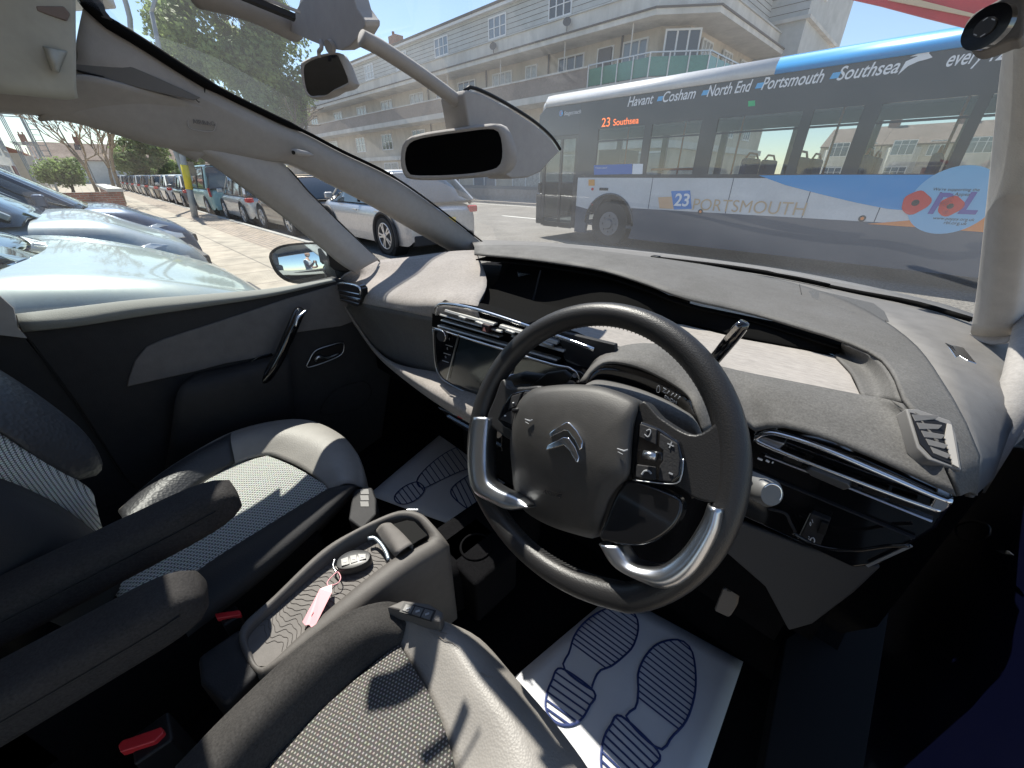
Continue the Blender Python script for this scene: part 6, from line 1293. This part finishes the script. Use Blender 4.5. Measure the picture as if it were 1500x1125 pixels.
# set-back taller wing at the corner
wg = MB().box(-15, -7.3, 29.2, 38, 7, 11.6).build('rear_wing', M_clap, fl); MB().box(-15.3, -7.0, 28.9, 38.3, 11.6, 11.9).build('wing_eaves', M_roofd, wg)
MB().box(-15.2, -7.1, 29.0, 38, 8.4, 8.55).build('wing_band', M_band, wg)
for k in range(8): MB().box(-15, -7.28, 29.18, 29.2, 8.8 + k * .34, 8.82 + k * .34).build('clapboard_line', M_roofd, wg)
window(-7.28, 9.6, 11.0, 1.6, 31.0, 2, 2, wg, R(90)); window(-8.6, 9.6, 11.0, 1.4, 29.17, 2, 2, wg)
# front garden wall of the block
gw = MB().box(-40, -7.5, 18.6, 18.8, G, .62).build('garden_wall', mat('low_wall', (.34, .30, .27), .9, noise=.1, nscale=6)); tag(gw, 'low rendered wall along the front of the apartment block', 'wall')

# ================================================================ terraced houses seen through the bus and down the street
M_tile = mat('roof_tiles', (.17, .12, .10), .85, noise=.25, nscale=4); M_tiler = mat('roof_tiles_red', (.26, .10, .06), .85, noise=.25, nscale=4)
def house(name, label, x, y, rot, wall, tile, wd=5.2, dp=8, eh=5.2, rh=2.2, bay=True, grp=None):
    r_ = thing(name, label, 'house', (x, y, G), rot, grp)
    MB().box(-wd / 2, wd / 2, 0, dp, 0, eh).build('wall', wall, r_, world=False)
    rr = MB(); rr.prism([V(-wd / 2 - .02, -.3, eh), V(-wd / 2 - .02, dp / 2, eh + rh), V(-wd / 2 - .02, dp + .3, eh), V(-wd / 2 - .02, dp + .3, eh - .12), V(-wd / 2 - .02, -.3, eh - .12)], (wd + .04, 0, 0)); ro = rr.build('roof', tile, r_, world=False)
    ch = MB().box(wd / 2 - .45, wd / 2 + .45, dp / 2 - .4, dp / 2 + .4, eh + rh - .6, eh + rh + 1.1).build('chimney', M_brick, ro, world=False)
    for k in (-.25, .25): MB().tube([V(wd / 2 + k, dp / 2, eh + rh + 1.1), V(wd / 2 + k, dp / 2, eh + rh + 1.5)], .11, 10).build('chimney_pot', M_tiler, ro, world=False)
    def win(x0, x1, z0, z1, yy=-.02):
        f = MB(); t = .06
        f.box(x0, x1, yy - .05, yy, z0, z0 + t); f.box(x0, x1, yy - .05, yy, z1 - t, z1)
        for k in range(4): xx = x0 + (x1 - x0 - t) * k / 3; f.box(xx, xx + t, yy - .048, yy, z0 + t, z1 - t)
        f.box(x0 + t, x1 - t, yy - .045, yy, z0 + (z1 - z0) * .68, z0 + (z1 - z0) * .68 + .04)
        o = f.build('window', M_upvc, r_, world=False); MB().box(x0 + .03, x1 - .03, yy - .02, yy - .005, z0 + .03, z1 - .03).build('pane', M_wgl, o, world=False)
    if bay:
        b_ = MB().prism([V(-wd * .42, 0, .2), V(-wd * .34, -.75, .2), V(wd * .02, -.75, .2), V(wd * .10, 0, .2)], (0, 0, eh - .5)).build('bay', M_band, r_, world=False)
        win(-wd * .33, wd * .01, .8, 2.3, -.76); win(-wd * .33, wd * .01, 3.3, 4.6, -.76)
    else: win(-wd * .35, wd * .05, .8, 2.2); win(-wd * .35, wd * .05, 3.2, 4.5)
    MB().box(wd * .22, wd * .40, -.05, .0, .1, 2.2).build('door', mat('house_door', (.12, .02, .02), .5), r_, world=False)
    win(wd * .18, wd * .42, 3.2, 4.5)
    return r_
M_wc = mat('wall_cream', (.50, .45, .38), .9, noise=.08, nscale=3); M_ww = mat('wall_white', (.58, .57, .54), .9, noise=.06, nscale=3)
labs = ['cream terraced house', 'white terraced house', 'red brick terraced house']
GH = 'terraced houses seen through the bus windows'
h0 = house('terraced_house', 'cream bay-fronted terraced house seen through the bus windows', -8.0, 60, 0, M_wc, M_tile, eh=4.3, rh=1.9, grp=GH)
for k in range(1, 10):
    copy_tree(h0, None, (-8.0 + 5.26 * k, 60, G), 0, 'cream bay-fronted terraced house seen through the bus windows', GH)
# row down the street on the left, near side
GL = 'houses down the left side of the street'
house('terraced_house', 'tall white rendered house at the left edge, nearest of its row', -50.5, -3.4, math.pi, M_ww, M_tile, 15, 9, 6.0, 2.4, False, GL)
hA = house('terraced_house', 'small house with red tiled roof beyond the scaffolding', -70, -3.2, math.pi, M_wc, M_tiler, 8, 8, 3.6, 2.0, True, GL)
for i, (x_, y_) in enumerate(((-78.3, -3.2), (-86.6, -3.2), (-95, -3.0))): copy_tree(hA, None, (x_, y_, G), math.pi, ['second small red-roofed house beyond the scaffolding', 'third small red-roofed house, behind the hedge', 'fourth small red-roofed house, almost hidden by the bare trees'][i], GL)
GE = 'houses closing the far end of the street'
hB = house('terraced_house', 'pale house at the end of the street behind the bare trees', -128, -1, -W_, M_ww, M_tile, 7, 8, 4.2, 3, False, GE)
lb = ['brown-roofed pale house at the street end, second from the left', 'brown-roofed pale house at the street end, third from the left', 'brown-roofed pale house at the street end behind the round tree', 'brown-roofed pale house at the street end, right of the round tree', 'brown-roofed pale house at the far right of the street end']
for i in range(5): copy_tree(hB, None, (-128 - 3 * i, 6.1 + 7.1 * i, G), -W_, lb[i], GE)
# scaffolding on the white house
sc_ = MB(); M_scaf = mat('scaffold', (.30, .33, .35), .5, .7)
for x_ in (-59.5, -61.8, -64.1):
    for y_ in (-2.9, -1.7): sc_.tube([V(x_, y_, G), V(x_, y_, 10.4)], .035, 6)
for z_ in (4, 6.3, 8.2, 9.3, 10.2):
    for y_ in (-2.9, -1.7): sc_.tube([V(-59.2, y_, z_), V(-64.4, y_, z_)], .028, 6)
    for x_ in (-59.5, -61.8, -64.1): sc_.tube([V(x_, -3.1, z_), V(x_, -1.5, z_)], .04, 6)
sc_.box(-64.2, -59.4, -3.0, -1.6, 8.10, 8.2)
for y_ in (-1.5, -.95): sc_.tube([V(-60.5, y_, 3), V(-60.0, y_, 9.9)], .045, 6)
for k in range(17): sc_.tube([V(-60.5 + k * .031, -1.5, 3 + .42 * k), V(-60.5 + k * .031, -.95, 3 + .42 * k)], .03, 6)
so_ = sc_.build('scaffolding', M_scaf); tag(so_, 'steel scaffolding with ladder beside the white house at the left', 'scaffolding')
# brick wall, hedge
bw = thing('brick_wall', 'low red brick wall with pale coping near the bare trees', 'wall', (-40, .9, G))
MB().box(-34, -21, .75, 1.0, G, .82).build('wall', M_brick, bw); MB().box(-34.1, -20.9, .66, 1.09, .82, .93).build('coping', M_band, bw)
MB().box(-21.25, -21, -2.8, .75, G, .82).build('side_wall', M_brick, bw)

# ================================================================ trees
def leaf_mat(name, a, b):
    m = mat(name, a, .6, spec=.3); n = m.node_tree.nodes; l = m.node_tree.links; bs = n['Principled BSDF']
    oi = n.new('ShaderNodeTexCoord'); ns = n.new('ShaderNodeTexNoise'); ns.inputs['Scale'].default_value = 1.1; ns.inputs['Detail'].default_value = 6; l.new(oi.outputs['Object'], ns.inputs['Vector'])
    rp = n.new('ShaderNodeValToRGB'); rp.color_ramp.elements[0].color = (*a, 1); rp.color_ramp.elements[1].color = (*b, 1); rp.color_ramp.elements[0].position = .35; rp.color_ramp.elements[1].position = .65
    l.new(ns.outputs['Fac'], rp.inputs[0]); l.new(rp.outputs[0], bs.inputs['Base Color'])
    tl = n.new('ShaderNodeBsdfTranslucent'); l.new(rp.outputs[0], tl.inputs[0]); ms = n.new('ShaderNodeMixShader'); ms.inputs[0].default_value = .5
    l.new(bs.outputs[0], ms.inputs[1]); l.new(tl.outputs[0], ms.inputs[2]); l.new(ms.outputs[0], n['Material Output'].inputs[0]); return m
M_leaf = leaf_mat('leaves', (.10, .155, .06), (.29, .38, .14)); M_bark = mat('bark', (.13, .105, .085), .9, noise=.3, nscale=12, bump=.6, bscale=30, bdist=.02)
def branch_tree(mb, p, d, L_, r_, lv, rnd, tips, spread=.6, nb=3):
    pts = [p]; q = p
    for k in range(4): d = (d + V(rnd.gauss(0, .09), rnd.gauss(0, .09), rnd.gauss(0, .05) + .03)).normalized(); q = q + d * L_ / 4; pts.append(q)
    mb.tube(pts, [r_ * (1 - .12 * k) for k in range(5)], 7 if lv > 1 else 5)
    if lv <= 0: tips.append(q); return
    for k in range(nb):
        a = rnd.uniform(0, 6.283); s_ = spread * rnd.uniform(.6, 1.2); e1 = d.cross(V(.3, .9, .1)).normalized(); e2 = d.cross(e1)
        branch_tree(mb, pts[-1 if k else 3], (d + (e1 * math.cos(a) + e2 * math.sin(a)) * s_).normalized(), L_ * rnd.uniform(.62, .85), r_ * .58, lv - 1, rnd, tips, spread, nb)
def leafy(name, label, x, y, trunk_h, cz, rx, rz_, nl, seed, lsz=.13, grp=None):
    rnd = random.Random(seed); r_ = thing(name, label, 'tree', (x, y, G), 0, grp)
    tb = MB(); tips = []; branch_tree(tb, V(0, 0, 0), V(0, 0, 1), trunk_h, rx * .085, 3, rnd, tips, .7, 3); tb.build('trunk', M_bark, r_, world=False, smooth=True)
    cl = []
    for k in range(int(26 + rx * 9)):
        while True:
            u_ = V(rnd.uniform(-1, 1), rnd.uniform(-1, 1), rnd.uniform(-1, 1))
            if .35 < u_.length < 1: break
        cl.append((V(u_.x * rx * .86, u_.y * rx * .86, cz + u_.z * rz_ * .86), rx * rnd.uniform(.16, .34)))
    mb = MB(); v = []; f = []
    for k in range(nl):
        c, s_ = cl[rnd.randrange(len(cl))]; o = V(rnd.gauss(0, 1), rnd.gauss(0, 1), rnd.gauss(0, 1)).normalized() * s_ * rnd.uniform(.55, 1.12)
        p = c + o; n_ = (o.normalized() + V(rnd.gauss(0, .5), rnd.gauss(0, .5), rnd.gauss(0, .5) + .3)).normalized(); e1 = n_.cross(V(rnd.random(), rnd.random(), rnd.random() + .1)).normalized(); e2 = n_.cross(e1); s2 = lsz * rnd.uniform(.6, 1.4)
        i = len(v); v += [p - e1 * s2, p + e2 * s2 * .55, p + e1 * s2, p - e2 * s2 * .55]; f.append((i, i + 1, i + 2, i + 3))
    me = bpy.data.meshes.new('crown'); me.from_pydata([tuple(a) for a in v], [], f); me.materials.append(M_leaf); o = link(bpy.data.objects.new('crown', me)); o.parent = r_
    return r_
tc_ = P(350, 80, x=-21.5)
leafy('broadleaf_tree', 'large dense green tree seen through the windscreen, left of the apartment block', tc_.x, tc_.y, 2.2, tc_.z - G, 2.75, 3.3, 40000, 3, .088)
def at_px(nm, lab, px, py, x_, rx, rz_, nl, sd, ls, th=1.6):
    c = P(px, py, x=x_); return leafy(nm, lab, c.x, c.y, th, c.z - G, rx, rz_, nl, sd, ls)
at_px('broadleaf_tree', 'rounded green tree standing over the parked cars down the street', 210, 232, -61, 2.7, 2.6, 9000, 5, .17)
at_px('broadleaf_tree', 'small green tree just right of the leaning lamp post', 281, 240, -60, 1.4, 1.4, 4000, 6, .15)
at_px('broadleaf_tree', 'dim green tree at the end of the street, lower than the rounded one', 238, 256, -92, 3.4, 2.0, 5000, 8, .24)
at_px('hedge_bush', 'clipped green hedge below the scaffolding', 92, 250, -52, 2.0, .8, 5000, 12, .12, .5)['category'] = 'hedge'
leafy('broadleaf_tree', 'yellow-green garden tree seen through the rear bus windows', 5.5, 52, 1.4, 3.0, 2.6, 2.2, 4000, 14, .18)
for i, (x_, y_, s_, h_) in enumerate(((-30.5, 1.35, 21, 2.2), (-33.5, .6, 22, 1.8), (-35.5, 1.5, 27, 1.9))):
    rnd = random.Random(s_); r_ = thing('bare_tree', ['pollarded bare tree with thick trunk, right of the three', 'bushy bare tree of many thin upright stems, middle of the three', 'bare tree farthest left of the three over the brick wall'][i], 'tree', (x_, y_, G), 0, 'bare pollarded trees')
    tb = MB(); tips = []
    branch_tree(tb, V(0, 0, 0), V(.05, 0, 1), h_, .12, 4, rnd, tips, .5, 3)
    for t in tips:
        for k in range(3): tb.tube([t, t + V(rnd.gauss(0, .12), rnd.gauss(0, .12), rnd.uniform(.15, .4))], [.02, .012], 4)
    tb.build('trunk', mat('bark_pale', (.26, .20, .14), .9, noise=.3, nscale=12), r_, world=False, smooth=True)

# ================================================================ street lamps
def lamp(label, x, y, hgt, lean, col, sign):
    r_ = thing('street_lamp', label, 'street lamp', (x, y, G))
    pts = [V(x, y, G)] + [V(x, y, G) + (lean * hgt * k / 6) + V(0, 0, hgt * k / 6) for k in range(1, 7)]
    MB().tube(pts, [.11, .10, .09, .075, .07, .065, .06], 14).build('post', col, r_, smooth=True)
    top = pts[-1]
    MB().tube(curve([top, top + V(-.1, .35, .5), top + V(-.2, 1.0, .8), top + V(-.3, 1.8, .9)], 12), .05, 10).build('arm', col, r_, smooth=True)
    MB().tube([top + V(-.3, 1.7, .9), top + V(-.35, 2.5, .93)], [.09, .06], 12, ry=[.06, .05]).build('lantern', M_band, r_, smooth=True)
    if sign:
        p = pts[0].lerp(pts[-1], .26); MB().tube([pts[0].lerp(pts[-1], .17), pts[0].lerp(pts[-1], .30)], .115, 14).build('yellow_sleeve', mat('sleeve_yellow', (.75, .58, .02), .5), r_, smooth=True)
        MB().box(p.x - .02, p.x + .02, p.y + .1, p.y + .32, p.z - .1, p.z + .35).build('sign_plate', M_busf, r_)
    return r_
M_lampp = mat('lamp_grey', (.30, .33, .35), .5, .3)
b0 = P(287, 322, z=G); t0 = P(262, 205, x=b0.x); t0.y += 0
ln = (t0 - b0); ln = V(ln.x, ln.y, 0) / ln.z
lamp('leaning grey lamp post with a yellow sleeve on the pavement by the cars', b0.x, b0.y, 6.0, ln, M_lampp, True)
pT = [P(193, 48, x=-24), P(190, 25, x=-24), P(183, 0, x=-24), P(176, -20, x=-24), P(160, -50, x=-24)]
r_ = thing('street_lamp', 'tall curved lamp post against the sky beside the large tree', 'street lamp', (-24, pT[0].y - .6, G))
MB().tube(curve([V(-24, pT[0].y + .05, G), V(-24, pT[0].y + .02, 4)] + pT, 24), .085, 12).build('post', M_lampp, r_, smooth=True)
MB().tube([pT[-1], pT[-1] + V(0, -.7, .1)], [.12, .08], 12).build('lantern', M_band, r_, smooth=True)

# ================================================================ the photographer, standing outside our open door
M_skin = mat('skin', (.50, .30, .22), .55, noise=.08, nscale=20); M_shirt = mat('white_shirt', (.75, .75, .75), .85); M_jean = mat('dark_trousers', (.03, .035, .05), .9); M_hair = mat('grey_hair', (.30, .28, .26), .9, bump=.5, bscale=100)
def skin_mesh(name, verts, edges, radii, m, par, sub=2, root_i=0):
    me = bpy.data.meshes.new(name); me.from_pydata([tuple(v) for v in verts], edges, []); me.materials.append(m)
    o = link(bpy.data.objects.new(name, me)); s_ = o.modifiers.new('skin', 'SKIN')
    for i, r_ in enumerate(radii): me.skin_vertices[0].data[i].radius = r_ if isinstance(r_, tuple) else (r_, r_)
    me.skin_vertices[0].data[root_i].use_root = True
    o.modifiers['skin'].use_smooth_shade = True
    u_ = o.modifiers.new('u', 'SUBSURF'); u_.levels = sub; u_.render_levels = sub; o.parent = par; return o
man = thing('person', 'man in white T-shirt holding up a phone, seen in the door mirror', 'person', (1.16, -.34, G))
g0 = V(0, 0, 0)
bv = [V(0, 0, .95), V(0, 0, 1.12), V(0, 0, 1.32), V(0, 0, 1.47), V(0, .02, 1.54), V(0, .03, 1.60),
      V(-.17, 0, 1.44), V(-.22, .10, 1.22), V(-.32, .27, 1.30), V(-.36, .31, 1.34),
      V(.17, 0, 1.44), V(.26, .06, 1.20), V(.02, .30, 1.22), V(-.22, .34, 1.32),
      V(-.10, 0, .88), V(-.11, .02, .50), V(-.11, 0, .09), V(-.11, .14, .04), V(.10, 0, .88), V(.11, .02, .50), V(.11, 0, .09), V(.11, .14, .04)]
bv = [V(p.x, p.y, p.z + .0) for p in bv]
be = [(0, 1), (1, 2), (2, 3), (3, 4), (4, 5), (3, 6), (6, 7), (7, 8), (8, 9), (3, 10), (10, 11), (11, 12), (12, 13), (0, 14), (14, 15), (15, 16), (16, 17), (0, 18), (18, 19), (19, 20), (20, 21)]
brd = [(.15, .10), (.145, .10), (.165, .11), (.12, .08), .055, .052, .06, .045, .035, .028, .06, .045, .035, .028, .085, .06, .045, .04, .085, .06, .045, .04]
skin_mesh('body', bv, be, brd, M_skin, man)
sv = [V(0, 0, .93), V(0, 0, 1.12), V(0, 0, 1.32), V(0, 0, 1.46), V(-.17, 0, 1.44), V(-.21, .06, 1.30), V(.17, 0, 1.44), V(.23, .04, 1.29)]
skin_mesh('shirt', sv, [(0, 1), (1, 2), (2, 3), (3, 4), (4, 5), (3, 6), (6, 7)], [(.17, .12), (.165, .12), (.185, .13), (.125, .09), .078, .068, .078, .068], M_shirt, man)
skin_mesh('trousers', [V(0, 0, .95), V(-.10, 0, .86), V(-.11, .02, .50), V(-.11, 0, .10), V(.10, 0, .86), V(.11, .02, .50), V(.11, 0, .10)], [(0, 1), (1, 2), (2, 3), (0, 4), (4, 5), (5, 6)], [(.165, .12), .10, .075, .06, .10, .075, .06], M_jean, man)
hd_ = MB(); hc = V(0, .04, 1.70); rws = []
for i in range(15):
    t = math.pi * i / 14; row = []
    for k in range(20):
        a = 2 * math.pi * k / 20; rx_ = .078 * math.sin(t); ry_ = .095 * math.sin(t); z_ = .118 * math.cos(t)
        if z_ < -.03: rx_ *= .90; 
        y_ = math.sin(a) * ry_
        if math.sin(a) > .93 and -.045 < z_ < .02: y_ += .022 * (1 - abs(z_ + .02) / .05)
        row.append(hc + V(math.cos(a) * rx_, y_, z_))
    rws.append(row + [row[0]])
hd_.grid(rws).build('head', M_skin, man, world=False, smooth=True, sub=1)
for s_ in (-1, 1):
    MB().tube([hc + V(s_ * .03, .086, .015), hc + V(s_ * .03, .093, .015)], [.012, .006], 10).build('eye', M_black, man, world=False, smooth=True)
    MB().tube([hc + V(s_ * .076, 0, .03), hc + V(s_ * .086, -.01, .0), hc + V(s_ * .078, 0, -.03)], [.008, .012, .008], 8).build('ear', M_skin, man, world=False, smooth=True)
MB().bar(hc + V(-.025, .088, -.055), hc + V(.025, .088, -.055), .006, .008).build('mouth', mat('lip', (.35, .12, .10), .6), man, world=False)
br_ = MB(); rws = []
for i in range(6):
    t = math.pi * (.66 + .30 * i / 5); rws.append([hc + V(math.cos(a) * .081 * math.sin(t) * .95, math.sin(a) * .100 * math.sin(t), .121 * math.cos(t)) for a in [math.pi * (.02 + .96 * k / 14) for k in range(15)]])
br_.grid(rws).build('beard', M_hair, man, world=False, smooth=True, solid=.006)
for k, (a, b) in enumerate([((-.36, .31, 1.34), (-.345, .33, 1.36)), ((-.22, .34, 1.32), (-.235, .345, 1.345))]):
    for j in range(4):
        p = V(*b) + V(0, 0, .02 * j - .02); sgn = 1 if k == 0 else -1
        MB().tube([V(*a) + V(0, .01, .015 * j - .02), p + V(0, .02, 0), p + V(.02 * sgn, .032, .002)], [.009, .0085, .007], 8).build('finger', M_skin, man, world=False, smooth=True)
    MB().tube([V(*a), V(*a) + V(0, -.01, .03), V(*b) + V(.015 * (1 if k == 0 else -1), -.015, .03)], [.011, .010, .008], 8).build('thumb', M_skin, man, world=False, smooth=True)
ph = MB().box(-.085, .085, -.004, .004, -.04, .04)
pc = V(1.16, -.34, G) + V(-.29, .345, 1.365)
M3 = Matrix.Rotation(R(20), 4, 'Z'); pv = [M3 @ v + pc for v in ph.v]
phn = newmesh('phone', pv, ph.f, M_piano, None, bevel=.004); tag(phn, 'dark phone held sideways in both hands by the man', 'phone')

# ================================================================ write-up
for o in list(SC.objects):
    if o.type == 'MESH' and o.parent is None and not o.get('label') and not o.get('kind'): o['kind'] = 'structure'
